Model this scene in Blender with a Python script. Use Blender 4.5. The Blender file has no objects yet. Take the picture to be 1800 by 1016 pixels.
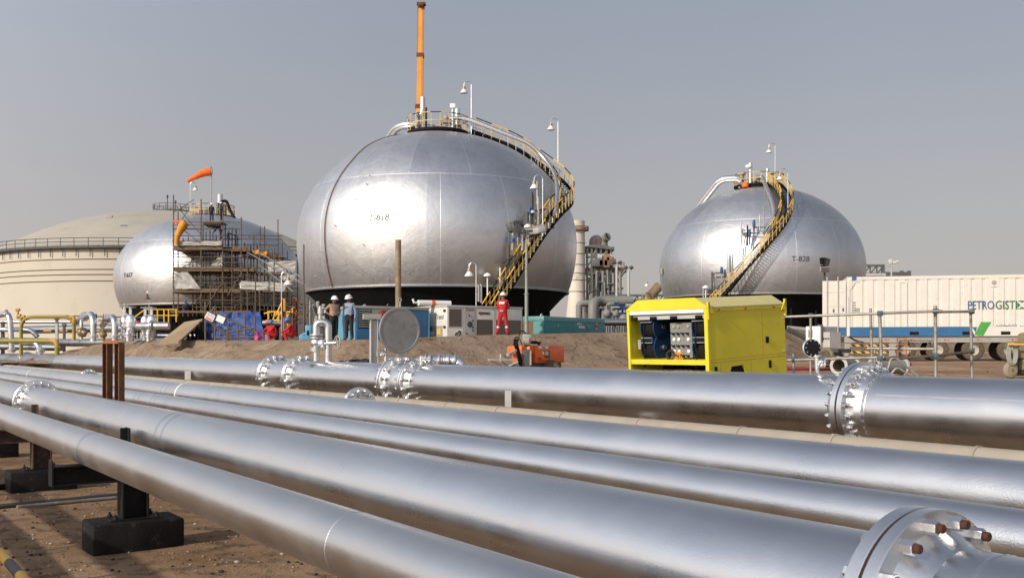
import bpy, bmesh, math, random
from mathutils import Vector, Matrix, Euler
PI = math.pi
R_ = math.radians
rnd = random.Random(7)
scene = bpy.context.scene
COL = scene.collection
F, HX, HY, EYE = 1800.0, 900.0, 613.0, 2.6

def V(*a): return Vector(a)
def at(px, py, Y):
    """world point seen at photo pixel (px, py) at depth Y"""
    return Vector(((px - HX) * Y / F, Y, EYE + (HY - py) * Y / F))
DV = Vector((-1218.0, 1800.0, 0)).normalized()      # direction of all the pipes
PV = Vector((DV.y, -DV.x, 0))                       # perpendicular, away from the camera
def lane(s, px, z=0.0):
    """point on a line parallel to the pipes, at perpendicular distance s, seen at column px; z is relative to the eye"""
    t = (px - HX) / F
    Y = s / (PV.x * t + PV.y)
    return Vector((t * Y, Y, EYE + z))
def lane_t(p): return DV.x * p.x + DV.y * p.y
def sd(s, t, z=0.0): return PV * s + DV * t + Vector((0, 0, EYE + z))

# ------------------------------------------------------------------ materials
def new_mat(name):
    m = bpy.data.materials.new(name); m.use_nodes = True
    nt = m.node_tree
    return m, nt, nt.nodes['Principled BSDF']
def N(nt, t, **kw):
    n = nt.nodes.new(t)
    for k, v in kw.items(): setattr(n, k, v)
    return n
def ramp(nt, fac, stops):
    r = N(nt, 'ShaderNodeValToRGB')
    els = r.color_ramp.elements
    while len(els) < len(stops): els.new(0.5)
    for e, (p, c) in zip(els, stops):
        e.position = p
        e.color = (*c, 1) if not isinstance(c, (int, float)) else (c, c, c, 1)
    nt.links.new(fac, r.inputs[0])
    return r.outputs[0]
def noise(nt, scale, detail=4, rough=0.55, vec=None, dist=0.0):
    n = N(nt, 'ShaderNodeTexNoise')
    n.inputs['Scale'].default_value = scale; n.inputs['Detail'].default_value = detail
    n.inputs['Roughness'].default_value = rough; n.inputs['Distortion'].default_value = dist
    if vec is not None: nt.links.new(vec, n.inputs['Vector'])
    return n.outputs[0]
def objco(nt, sc=(1, 1, 1), rot=(0, 0, 0)):
    t = N(nt, 'ShaderNodeTexCoord'); mp = N(nt, 'ShaderNodeMapping')
    mp.inputs['Scale'].default_value = sc; mp.inputs['Rotation'].default_value = rot
    nt.links.new(t.outputs['Object'], mp.inputs['Vector'])
    return mp.outputs[0]
def mixc(nt, fac, a, b, mode='MIX'):
    m = N(nt, 'ShaderNodeMix', data_type='RGBA', blend_type=mode)
    for i, x in ((0, fac), (6, a), (7, b)):
        if isinstance(x, (int, float)): m.inputs[i].default_value = x
        elif isinstance(x, (tuple, list)): m.inputs[i].default_value = (*x, 1)
        else: nt.links.new(x, m.inputs[i])
    return m.outputs[2]
def bump(nt, h, strength, dist=0.02, b=None):
    n = N(nt, 'ShaderNodeBump'); n.inputs['Strength'].default_value = strength
    n.inputs['Distance'].default_value = dist
    nt.links.new(h, n.inputs['Height'])
    if b is not None: nt.links.new(b, n.inputs['Normal'])
    return n.outputs[0]
def paint(name, col, rough=0.5, metal=0.0, var=0.18, scale=1.5, dirt=None, dirt_amt=0.35, bmp=0.0, bscale=30, spec=0.4):
    """painted / plain surface with blotchy wear and, if given, patches of dirt or rust"""
    m, nt, b = new_mat(name)
    co = objco(nt)
    n1 = noise(nt, scale, 5, 0.6, co)
    c = ramp(nt, n1, [(0.3, tuple(x * (1 - var) for x in col)), (0.7, tuple(min(1, x * (1 + var)) for x in col))])
    if dirt:
        n2 = noise(nt, scale * 2.3, 7, 0.7, co)
        f = ramp(nt, n2, [(0.62 - dirt_amt * .35, 0.0), (0.74, 0.9)])
        c = mixc(nt, f, c, dirt)
    nt.links.new(c, b.inputs['Base Color'])
    r = ramp(nt, noise(nt, scale * 4, 4, 0.6, co), [(0.3, max(0.05, rough - .1)), (0.7, min(1, rough + .12))])
    nt.links.new(r, b.inputs['Roughness'])
    b.inputs['Metallic'].default_value = metal
    b.inputs['Specular IOR Level'].default_value = spec
    if bmp: nt.links.new(bump(nt, noise(nt, bscale, 4, 0.6, co), bmp), b.inputs['Normal'])
    return m
def silver(name, col=(0.70, 0.695, 0.69), rough=0.29, metal=1.0, grain=0.08, gscale=55, stain=(0.35, 0.32, 0.28), streak=True):
    """aluminium-painted steel: pipe axis is local X"""
    m, nt, b = new_mat(name)
    co = objco(nt, (0.25, 1.6, 1.6)); iso = objco(nt)
    n1 = noise(nt, 1.3, 5, 0.6, co)
    c = ramp(nt, n1, [(0.30, tuple(x * .90 for x in col)), (0.70, tuple(min(1, x * 1.06) for x in col))])
    n2 = noise(nt, 2.6, 8, 0.72, iso, 0.6)
    f = ramp(nt, n2, [(0.60, 0.0), (0.85, 0.18)])
    c = mixc(nt, f, c, stain)
    n4 = noise(nt, 5.5, 9, 0.75, objco(nt, (1.0, .35, .35)), 1.2)
    c = mixc(nt, ramp(nt, n4, [(0.74, 0.0), (0.79, 0.22)]), c, (0.86, 0.86, 0.85))
    nt.links.new(c, b.inputs['Base Color'])
    r = ramp(nt, noise(nt, 1.1, 6, 0.65, iso), [(0.3, rough - .05), (0.7, rough + .09)])
    nt.links.new(r, b.inputs['Roughness'])
    b.inputs['Metallic'].default_value = metal
    g1 = bump(nt, noise(nt, gscale, 3, 0.6, iso), grain, 0.01)
    g2 = bump(nt, noise(nt, 1.7, 3, 0.5, iso), 0.05, 0.06, g1)
    nt.links.new(g2, b.inputs['Normal'])
    return m
MT = {}
def mk():
    M = MT
    M['pipe'] = silver('silver_pipe_paint')
    M['pipe_dull'] = silver('dull_silver_pipe_paint', (0.66, 0.65, 0.64), 0.33, 1.0, 0.1)
    M['pipe_grain'] = silver('pebbled_silver_pipe_paint', (0.72, 0.715, 0.71), 0.30, 1.0, 0.24, 60)
    M['flange'] = silver('silver_flange_paint', (0.74, 0.74, 0.74), 0.33, 1.0, 0.10, 45)
    M['steel'] = paint('bright_galvanised_steel', (0.62, 0.62, 0.61), 0.34, 0.9, .12, 6)
    M['galv'] = paint('dull_galvanised_tube', (0.36, 0.34, 0.30), 0.5, 0.55, .25, 3, (0.22, 0.15, 0.09), .4)
    M['scaf'] = paint('weathered_scaffold_tube', (0.125, 0.105, 0.082), 0.6, 0.3, .3, 3, (0.16, 0.09, 0.05), .5)
    M['stud'] = paint('rusty_stud_end', (0.075, 0.03, 0.016), 0.8, 0.1, .35, 30)
    M['gasket'] = paint('dark_gasket', (0.05, 0.025, 0.02), 0.8)
    M['black'] = paint('matt_black_paint', (0.009, 0.009, 0.009), 0.8, 0, .3, 2, spec=.2)
    M['blackg'] = paint('worn_black_paint', (0.010, 0.010, 0.010), 0.6, 0, .4, 4, (0.06, 0.05, 0.04), .1, .15, 40, spec=.25)
    M['rust'] = paint('rusted_steel', (0.17, 0.075, 0.035), 0.8, 0.15, .4, 5, (0.07, 0.045, 0.035), .5, .2, 60)
    M['rust_orange'] = paint('fresh_orange_rust', (0.36, 0.13, 0.04), 0.8, 0.05, .3, 8)
    M['rustpost'] = paint('pale_rusty_post', (0.28, 0.21, 0.14), 0.7, 0.2, .3, 2, (0.20, 0.10, 0.05), .55)
    M['yellow'] = paint('safety_yellow_paint', (0.78, 0.44, 0.04), 0.5, 0, .15, 4)
    M['paleyellow'] = paint('faded_yellow_rail_paint', (0.66, 0.43, 0.10), 0.55, 0, .15, 4)
    M['olive'] = paint('olive_yellow_pipe_paint', (0.27, 0.215, 0.035), 0.45, 0, .15, 2)
    M['ochre'] = paint('ochre_elbow_paint', (0.46, 0.27, 0.055), 0.5, 0, .15, 2)
    M['white'] = paint('white_paint', (0.78, 0.77, 0.73), 0.45, 0, .06, 2)
    M['hat'] = paint('white_hard_hat_plastic', (0.80, 0.80, 0.78), 0.3, 0, .03, 2)
    M['cream'] = paint('cream_container_paint', (0.64, 0.605, 0.54), 0.5, 0, .05, 1.5, (0.48, 0.42, 0.34), .08)
    M['offwhite'] = paint('offwhite_machine_paint', (0.62, 0.60, 0.54), 0.5, 0, .08, 1.5, (0.40, 0.36, 0.30), .12)
    M['grey'] = paint('grey_steel_paint', (0.33, 0.32, 0.29), 0.55, 0.1, .12, 2, (0.22, 0.19, 0.15), .2)
    M['lgrey'] = paint('light_grey_paint', (0.46, 0.45, 0.42), 0.55, 0.1, .1, 2)
    M['dgrey'] = paint('dark_grey_paint', (0.07, 0.07, 0.07), 0.55, 0.1, .2, 2)
    M['orange'] = paint('orange_machine_paint', (0.72, 0.13, 0.025), 0.4, 0, .08, 2)
    M['crane'] = paint('orange_boom_paint', (0.72, 0.30, 0.05), 0.45, 0, .1, 1)
    M['wind'] = paint('orange_windsock_cloth', (0.85, 0.14, 0.02), 0.75, 0, .1, 4)
    M['tanktan'] = paint('beige_tank_paint', (0.50, 0.455, 0.375), 0.65, 0, .05, .12, (0.42, 0.37, 0.29), .08)
    M['tankroof'] = paint('beige_roof_paint', (0.40, 0.365, 0.30), 0.7, 0, .08, .1, (0.31, 0.27, 0.22), .15)
    M['brown'] = paint('brown_band_paint', (0.14, 0.085, 0.04), 0.7, 0, .2, 1)
    M['teal'] = paint('teal_machine_paint', (0.015, 0.17, 0.18), 0.42, 0, .1, 2, (0.03, .11, .11), .2)
    M['teal2'] = paint('pale_teal_paint', (0.10, 0.26, 0.26), 0.45, 0, .1, 2)
    M['blue'] = paint('blue_machine_paint', (0.035, 0.13, 0.27), 0.45, 0, .12, 2)
    M['ltblue'] = paint('light_blue_machine_paint', (0.10, 0.28, 0.40), 0.45, 0, .1, 2)
    M['cblue'] = paint('container_blue_paint', (0.028, 0.12, 0.26), 0.5, 0, .1, 1.5, (0.10, .16, .24), .15)
    M['reel'] = paint('blue_reel_paint', (0.010, 0.04, 0.12), 0.45, 0, .1, 3)
    M['lime'] = paint('lime_yellow_panel_paint', (0.66, 0.56, 0.03), 0.40, 0, .06, 1.2, (.48, .42, .06), .2)
    M['limeroof'] = paint('dusty_yellow_roof_paint', (0.56, 0.50, 0.22), 0.6, 0, .06, 1.2)
    M['rubber'] = paint('black_rubber', (0.02, 0.019, 0.018), 0.7, 0, .2, 4)
    M['tyre'] = paint('dusty_tyre_rubber', (0.085, 0.068, 0.05), 0.85, 0, .25, 4, (0.17, 0.13, 0.09), .4)
    M['rim'] = paint('dusty_wheel_rim', (0.42, 0.38, 0.32), 0.55, 0.2, .15, 5)
    M['khaki'] = paint('khaki_machine_paint', (0.21, 0.18, 0.11), 0.65, 0, .2, 4, (.1, .08, .05), .4)
    M['tarp'] = paint('blue_tarpaulin', (0.025, 0.055, 0.19), 0.55, 0, .25, 3, None, 0, .4, 4)
    M['tarpw'] = paint('pale_canvas_sheet', (0.40, 0.385, 0.355), 0.7, 0, .18, 3, None, 0, .4, 4)
    M['tarpo'] = paint('orange_yellow_chute_cloth', (0.60, 0.26, 0.02), 0.6, 0, .2, 3, None, 0, .3, 6)
    M['plank'] = paint('scaffold_timber', (0.17, 0.11, 0.065), 0.85, 0, .3, 3, (0.09, .055, .03), .5, .2, 30)
    M['ramp'] = paint('plywood_ramp', (0.36, 0.26, 0.155), 0.8, 0, .12, 1.5, (0.25, .16, .09), .2)
    M['beige'] = paint('beige_pipe_jacket', (0.31, 0.27, 0.215), 0.65, 0, .1, 1.5, (0.42, .29, .2), .2, .1, 20)
    M['insul'] = paint('tan_insulation_jacket', (0.55, 0.40, 0.22), 0.7, 0, .1, 1.5)
    M['skin'] = paint('dark_skin', (0.16, 0.075, 0.045), 0.55, 0, .1, 12)
    M['tanshirt'] = paint('tan_shirt_cloth', (0.36, 0.23, 0.155), 0.85, 0, .12, 8)
    M['bluesh'] = paint('blue_grey_shirt_cloth', (0.22, 0.27, 0.35), 0.85, 0, .12, 8)
    M['trouser'] = paint('black_trouser_cloth', (0.018, 0.017, 0.019), 0.85, 0, .2, 8)
    M['navy'] = paint('navy_coverall_cloth', (0.022, 0.032, 0.07), 0.85, 0, .2, 8)
    M['redcov'] = paint('red_coverall_cloth', (0.44, 0.018, 0.022), 0.85, 0, .15, 8)
    M['refl'] = paint('silver_reflective_tape', (0.6, 0.57, 0.55), 0.4, 0.2, .05, 8)
    M['boot'] = paint('dusty_boot_leather', (0.075, 0.055, 0.04), 0.8, 0, .2, 10)
    M['hatblue'] = paint('blue_hard_hat_plastic', (0.03, 0.16, 0.42), 0.35)
    M['hatorange'] = paint('orange_hard_hat_plastic', (0.75, 0.17, 0.03), 0.35)
    M['pink'] = paint('pink_plastic_bag', (0.55, 0.05, 0.16), 0.5, 0, .2, 8)
    M['rustblack'] = paint('rusty_black_steel', (.06, .04, .03), .75, .1, .4, 5, (.16, .08, .04), .5)
    M['midgrey'] = paint('mid_grey_paint', (.21, .205, .19), .6, .1, .12, .5, (.2, .17, .13), .2)
    M['textbrown'] = paint('faded_brown_lettering', (.15, .115, .095), .8, 0, .4, 12)
    M['red'] = paint('red_paint', (0.5, 0.03, 0.02), 0.5)
    M['redhose'] = paint('red_hose_rubber', (0.22, 0.03, 0.025), 0.6)
    M['textdk'] = paint('dark_lettering', (0.07, 0.05, 0.045), 0.7)
    M['textblue'] = paint('blue_lettering', (0.025, 0.10, 0.22), 0.6)
    M['textgreen'] = paint('dark_green_lettering', (0.03, 0.14, 0.07), 0.6)
    M['green'] = paint('green_logo_paint', (0.07, 0.30, 0.06), 0.5)
    M['textwhite'] = paint('white_lettering', (0.75, 0.75, 0.72), 0.6)
    M['stack'] = paint('cream_stack_paint', (0.60, 0.55, 0.46), 0.6, 0, .06, .3, (0.35, .27, .19), .1)
    M['refgrey'] = paint('refinery_steel', (0.125, 0.12, 0.112), 0.6, 0.2, .2, .5)
    M['refrust'] = paint('refinery_rusty_orange', (0.24, 0.135, 0.075), 0.8, 0, .25, .5)
    M['lamp'] = paint('lamp_enamel', (0.72, 0.70, 0.66), 0.4, 0, .05, 6)
    M['lampneck'] = paint('lamp_brass_collar', (0.35, 0.26, 0.13), 0.5, 0.4)
    M['inst'] = paint('instrument_blue', (0.04, 0.09, 0.22), 0.45)
    m, nt, b = new_mat('floodlight_glass')
    b.inputs['Base Color'].default_value = (.12, .12, .12, 1); b.inputs['Roughness'].default_value = .12
    M['glass'] = m
    # vertical wire-mesh grille
    m, nt, b = new_mat('radiator_grille')
    w = N(nt, 'ShaderNodeTexWave', wave_type='BANDS', bands_direction='Z'); w.inputs['Scale'].default_value = 9
    nt.links.new(objco(nt), w.inputs['Vector'])
    nt.links.new(ramp(nt, w.outputs['Color'], [(0.3, (.05, .042, .035)), (.7, (.17, .14, .115))]), b.inputs['Base Color'])
    b.inputs['Roughness'].default_value = .7
    M['grille'] = m
    # diagonal yellow and black hazard paint
    m, nt, b = new_mat('hazard_stripes')
    w = N(nt, 'ShaderNodeTexWave', wave_type='BANDS', bands_direction='DIAGONAL'); w.inputs['Scale'].default_value = 2.1
    nt.links.new(objco(nt, (1, 1, 1)), w.inputs['Vector'])
    nt.links.new(ramp(nt, w.outputs['Color'], [(0.48, (.02, .02, .02)), (.52, (.72, .42, .04))]), b.inputs['Base Color'])
    b.inputs['Roughness'].default_value = .55
    M['hazard'] = m
    # clad shell of the spheroids: sheets laid out by UV
    m, nt, b = new_mat('aluminium_cladding_sheets')
    uv = N(nt, 'ShaderNodeTexCoord')
    br = N(nt, 'ShaderNodeTexBrick'); br.offset = 0.5; br.squash = 1
    br.inputs['Color1'].default_value = (0.0, 0, 0, 1); br.inputs['Color2'].default_value = (1, 1, 1, 1)
    br.inputs['Mortar'].default_value = (.5, .5, .5, 1)
    br.inputs['Scale'].default_value = 1; br.inputs['Mortar Size'].default_value = .0045
    br.inputs['Mortar Smooth'].default_value = .15
    br.inputs['Brick Width'].default_value = 1.0; br.inputs['Row Height'].default_value = 1.0
    nt.links.new(uv.outputs['UV'], br.inputs['Vector'])
    co = objco(nt)
    n1 = noise(nt, .45, 6, .6, co); n2 = noise(nt, 1.6, 7, .7, co, .5)
    c = ramp(nt, n1, [(.3, (.57, .57, .57)), (.7, (.68, .675, .67))])
    c = mixc(nt, .05, c, br.outputs['Color'], 'OVERLAY')
    c = mixc(nt, ramp(nt, n2, [(.58, 0.), (.75, .35)]), c, (.42, .38, .34))
    c = mixc(nt, br.outputs['Fac'], c, (.8, .8, .78))
    nt.links.new(c, b.inputs['Base Color'])
    ro = mixc(nt, .5, ramp(nt, n2, [(.3, .40), (.7, .56)]), mixc(nt, br.outputs['Color'], (.41, .41, .41), (.52, .52, .52)))
    nt.links.new(ro, b.inputs['Roughness'])
    b.inputs['Metallic'].default_value = 1.0
    b1 = bump(nt, br.outputs['Fac'], .35, .04)
    b2 = bump(nt, noise(nt, 1.0, 5, .6, co, .4), .25, .10, b1)
    b3 = bump(nt, noise(nt, 6, 3, .5, co), .05, .03, b2)
    nt.links.new(b3, b.inputs['Normal'])
    M['clad'] = m
mk()

# ------------------------------------------------------------------ geometry collector
class MB:
    def __init__(s): s.v = []; s.f = []; s.m = []; s.uv = None
    def add(s, vs, fs, mi=0, M=None):
        o = len(s.v)
        s.v += [tuple(M @ Vector(p)) if M is not None else tuple(p) for p in vs]
        s.f += [tuple(i + o for i in f) for f in fs]; s.m += [mi] * len(fs)
        return s
    def box(s, c, d, M=None, mi=0, bev=0.0):
        x, y, z = d[0] / 2, d[1] / 2, d[2] / 2
        if bev <= 0:
            vs = [(c[0] + a * x, c[1] + b * y, c[2] + e * z) for a in (-1, 1) for b in (-1, 1) for e in (-1, 1)]
            fs = [(0, 1, 3, 2), (4, 6, 7, 5), (0, 4, 5, 1), (2, 3, 7, 6), (0, 2, 6, 4), (1, 5, 7, 3)]
            return s.add(vs, fs, mi, M)
        b = min(bev, x * .9, y * .9, z * .9)
        bm = bmesh.new(); bmesh.ops.create_cube(bm, size=1)
        for v in bm.verts: v.co = Vector((v.co.x * 2 * x, v.co.y * 2 * y, v.co.z * 2 * z)) + Vector(c)
        bmesh.ops.bevel(bm, geom=bm.edges[:] + bm.verts[:], offset=b, segments=2, profile=.5, affect='EDGES')
        bm.verts.index_update()
        s.add([v.co[:] for v in bm.verts], [[v.index for v in f.verts] for f in bm.faces], mi, M); bm.free()
        return s
    def tube(s, p0, p1, r, n=8, r1=None, mi=0, caps=True):
        return s.path([p0, p1], r if r1 is None else [r, r1], n, mi, caps)
    def bar(s, p0, p1, w, h, mi=0, up=(0, 0, 1)):
        """rectangular bar from p0 to p1, w across, h along up"""
        p0, p1 = Vector(p0), Vector(p1); d = (p1 - p0)
        L = d.length; d.normalize(); u = Vector(up)
        a = d.cross(u)
        if a.length < 1e-4: a = d.cross(Vector((1, 0, 0)))
        a.normalize(); u = a.cross(d)
        M = Matrix((( d.x, a.x, u.x, (p0.x + p1.x) / 2), (d.y, a.y, u.y, (p0.y + p1.y) / 2), (d.z, a.z, u.z, (p0.z + p1.z) / 2), (0, 0, 0, 1)))
        return s.box((0, 0, 0), (L, w, h), M, mi)
    def path(s, pts, r, n=8, mi=0, caps=True, closed=False):
        pts = [Vector(p) for p in pts]; k = len(pts)
        rs = r if isinstance(r, (list, tuple)) else [r] * k
        tan = []
        for i in range(k):
            a = pts[i - 1] if (i > 0 or closed) else pts[i]
            b = pts[(i + 1) % k] if (i < k - 1 or closed) else pts[i]
            t = (b - a); t = t.normalized() if t.length > 1e-9 else Vector((0, 0, 1)); tan.append(t)
        ref = Vector((0, 0, 1)) if abs(tan[0].z) < .9 else Vector((1, 0, 0))
        u = tan[0].cross(ref).normalized(); vs = []
        for i in range(k):
            u = (u - tan[i] * u.dot(tan[i])).normalized(); w = tan[i].cross(u)
            for j in range(n):
                a = 2 * PI * j / n
                vs.append(pts[i] + (u * math.cos(a) + w * math.sin(a)) * rs[i])
        fs = []
        for i in range(k if closed else k - 1):
            i2 = (i + 1) % k
            for j in range(n):
                j2 = (j + 1) % n
                fs.append((i * n + j, i * n + j2, i2 * n + j2, i2 * n + j))
        if caps and not closed:
            fs.append(tuple(range(n))[::-1]); fs.append(tuple((k - 1) * n + j for j in range(n)))
        return s.add(vs, fs, mi)
    def lathe(s, prof, n=32, M=None, mi=0, a0=0, a1=2 * PI):
        """profile [(r, z)] about local Z"""
        full = abs(a1 - a0 - 2 * PI) < 1e-6; c = n if full else n + 1; vs = []
        for (r, z) in prof:
            for j in range(c):
                a = a0 + (a1 - a0) * j / n
                vs.append((r * math.cos(a), r * math.sin(a), z))
        fs = []
        for i in range(len(prof) - 1):
            for j in range(n):
                j2 = (j + 1) % c
                fs.append((i * c + j, i * c + j2, (i + 1) * c + j2, (i + 1) * c + j))
        return s.add(vs, fs, mi, M)
    def prism(s, poly, h, M=None, mi=0):
        """polygon in local XY extruded along local Z from 0 to h"""
        n = len(poly)
        vs = [(x, y, 0) for x, y in poly] + [(x, y, h) for x, y in poly]
        fs = [tuple(range(n))[::-1], tuple(range(n, 2 * n))] + [(i, (i + 1) % n, n + (i + 1) % n, n + i) for i in range(n)]
        return s.add(vs, fs, mi, M)
    def ball(s, c, r, n=12, mi=0, sc=(1, 1, 1)):
        k = max(4, n // 2)
        prof = [(math.sin(PI * i / k), -math.cos(PI * i / k)) for i in range(k + 1)]
        prof[0] = (1e-4, -1); prof[-1] = (1e-4, 1)
        M = Matrix.Translation(Vector(c)) @ Matrix.Diagonal((r * sc[0], r * sc[1], r * sc[2], 1))
        return s.lathe(prof, n, M, mi)
    def mesh(s, name, mats, angle=38):
        me = bpy.data.meshes.new(name); me.from_pydata(s.v, [], s.f)
        for m in (mats if isinstance(mats, (list, tuple)) else [mats]): me.materials.append(MT[m] if isinstance(m, str) else m)
        me.polygons.foreach_set('material_index', s.m)
        bm = bmesh.new(); bm.from_mesh(me); bmesh.ops.recalc_face_normals(bm, faces=bm.faces); bm.to_mesh(me); bm.free()
        me.polygons.foreach_set('use_smooth', [True] * len(me.polygons))
        me.set_sharp_from_angle(angle=R_(angle))
        if s.uv is not None:
            l = me.uv_layers.new(name='UVMap')
            for lp in me.loops: l.data[lp.index].uv = s.uv[lp.vertex_index]
        me.update()
        return me
    def obj(s, name, mats, parent=None, label=None, angle=38):
        o = bpy.data.objects.new(name, s.mesh(name, mats, angle)); COL.objects.link(o)
        if parent is not None:
            o.parent = parent
            o.matrix_parent_inverse = world_of(parent).inverted()
        WORLD[o.name] = Matrix.Identity(4)
        if label: o['label'] = label
        return o
WORLD = {}
def world_of(o): return WORLD.get(o.name, Matrix.Identity(4))
def thing(name, label, cat, loc=(0, 0, 0), group=None):
    o = bpy.data.objects.new(name, None); COL.objects.link(o); o.location = loc
    o.empty_display_size = .2; WORLD[o.name] = Matrix.Translation(Vector(loc))
    return tag(o, label, cat, group)
def tag(o, label, cat, group=None):
    o['label'] = label; o['category'] = cat
    if group: o['group'] = group
    return o
def structure(o): o['kind'] = 'structure'; return o
def inst(name, me, M, parent):
    """a part that shares mesh data, at world matrix M"""
    o = bpy.data.objects.new(name, me); COL.objects.link(o)
    o.parent = parent; o.matrix_parent_inverse = world_of(parent).inverted(); o.matrix_basis = M; WORLD[o.name] = M
    return o
def frame(o, x, y, z=None):
    x = Vector(x).normalized(); y = Vector(y); y = (y - x * y.dot(x)).normalized()
    zz = x.cross(y)
    return Matrix(((x.x, y.x, zz.x, o[0]), (x.y, y.y, zz.y, o[1]), (x.z, y.z, zz.z, o[2]), (0, 0, 0, 1)))
def rotz(loc, a): return Matrix.Translation(Vector(loc)) @ Matrix.Rotation(a, 4, 'Z')
def text_mb(mb, s, size, M, mi=0, ext=0.004, shear=0, spacing=1.0, wrap=None, bold=0.0):
    cu = bpy.data.curves.new('tmp_text', 'FONT'); cu.body = s; cu.size = size; cu.extrude = ext / 2
    cu.align_x = 'CENTER'; cu.align_y = 'CENTER'; cu.shear = shear; cu.space_character = spacing; cu.resolution_u = 3; cu.offset = bold
    o = bpy.data.objects.new('tmp_text', cu); COL.objects.link(o)
    bpy.context.view_layer.update()
    me = bpy.data.meshes.new_from_object(o.evaluated_get(bpy.context.evaluated_depsgraph_get()))
    vs = [v.co.copy() for v in me.vertices]; fs = [tuple(p.vertices) for p in me.polygons]
    bpy.data.objects.remove(o); bpy.data.curves.remove(cu); bpy.data.meshes.remove(me)
    if wrap: mb.add([wrap(p) for p in vs], fs, mi)
    else: mb.add(vs, fs, mi, M)
    return mb
def arc(c, a, b, t0, t1, n):
    """points c + a cos t + b sin t"""
    c, a, b = Vector(c), Vector(a), Vector(b)
    return [c + a * math.cos(t0 + (t1 - t0) * i / n) + b * math.sin(t0 + (t1 - t0) * i / n) for i in range(n + 1)]
def bend(pts, rad, n=6):
    """round the corners of a polyline"""
    pts = [Vector(p) for p in pts]; out = [pts[0]]
    for i in range(1, len(pts) - 1):
        a = (pts[i - 1] - pts[i]); b = (pts[i + 1] - pts[i]); la, lb = a.length, b.length
        r = min(rad, la * .49, lb * .49); a.normalize(); b.normalize()
        p0, p1 = pts[i] + a * r, pts[i] + b * r
        for k in range(n + 1):
            t = k / n
            out.append(p0 * (1 - t) ** 2 + pts[i] * 2 * t * (1 - t) + p1 * t * t)
    out.append(pts[-1]); return out
# ------------------------------------------------------------------ camera, light
cam = bpy.data.cameras.new('camera'); co = bpy.data.objects.new('camera', cam); COL.objects.link(co)
co.location = (0, 0, EYE); co.rotation_euler = (PI / 2, 0, 0)
cam.sensor_width = 36; cam.lens = 36.0; cam.shift_y = (HY - 508) / 1800.0
cam.clip_start = .1; cam.clip_end = 9000
scene.camera = co
scene.render.resolution_x, scene.render.resolution_y = 1024, 577
SUN_AZ = Vector((-0.72, -0.69, 0)).normalized(); SUN_EL = R_(27)
sun = bpy.data.lights.new('sun', 'SUN'); sun.energy = 3.6; sun.angle = R_(1.2); sun.color = (1, .905, .775)
so = bpy.data.objects.new('sun', sun); COL.objects.link(so)
sdir = SUN_AZ * math.cos(SUN_EL) + Vector((0, 0, math.sin(SUN_EL)))
so.rotation_euler = sdir.to_track_quat('Z', 'Y').to_euler(); so.location = (-30, -30, 60)
w = bpy.data.worlds.new('World'); scene.world = w; w.use_nodes = True
nt = w.node_tree; bg = nt.nodes['Background']
sky = nt.nodes.new('ShaderNodeTexSky'); sky.sky_type = 'NISHITA'; sky.sun_disc = False
sky.sun_elevation = SUN_EL; sky.sun_rotation = math.atan2(SUN_AZ.x, SUN_AZ.y)
sky.air_density = 1.0; sky.dust_density = 2.2; sky.ozone_density = 1.0; sky.altitude = 0
# dusty air evens the clear sky out: blend it with a pale haze that is a little warmer low down
tc = nt.nodes.new('ShaderNodeTexCoord'); sx_ = nt.nodes.new('ShaderNodeSeparateXYZ'); nt.links.new(tc.outputs['Generated'], sx_.inputs[0])
hz = ramp(nt, sx_.outputs['Z'], [(0.0, (.485, .425, .40)), (.14, (.425, .395, .39)), (.32, (.33, .355, .40)), (.52, (.20, .22, .262)), (1.0, (.105, .12, .165))])
# forward scattering: the dusty air is brighter toward the sun
dp = nt.nodes.new('ShaderNodeVectorMath'); dp.operation = 'DOT_PRODUCT'; nt.links.new(tc.outputs['Generated'], dp.inputs[0]); dp.inputs[1].default_value = tuple(sdir)
mr = nt.nodes.new('ShaderNodeMapRange'); mr.interpolation_type = 'SMOOTHSTEP'; mr.inputs['From Min'].default_value = -.45; mr.inputs['From Max'].default_value = .95
mr.inputs['To Min'].default_value = 9.9; mr.inputs['To Max'].default_value = 33.0; nt.links.new(dp.outputs['Value'], mr.inputs['Value'])
vm = nt.nodes.new('ShaderNodeVectorMath'); vm.operation = 'SCALE'; nz = noise(nt, 2.2, 5, .55, tc.outputs['Generated'], .3); nz2 = mixc(nt, 1.0, hz, ramp(nt, nz, [(.3, (.975, .97, .97)), (.7, (1.03, 1.03, 1.035))]), 'MULTIPLY')
nt.links.new(nz2, vm.inputs[0]); nt.links.new(mr.outputs[0], vm.inputs['Scale'])
bg.inputs['Strength'].default_value = .10
nt.links.new(mixc(nt, .78, sky.outputs[0], vm.outputs[0]), bg.inputs['Color'])
scene.view_settings.view_transform = 'Standard'; scene.view_settings.look = 'None'
scene.view_settings.exposure = 0.12; scene.view_settings.gamma = 1
scene.cycles.max_bounces = 6

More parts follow.
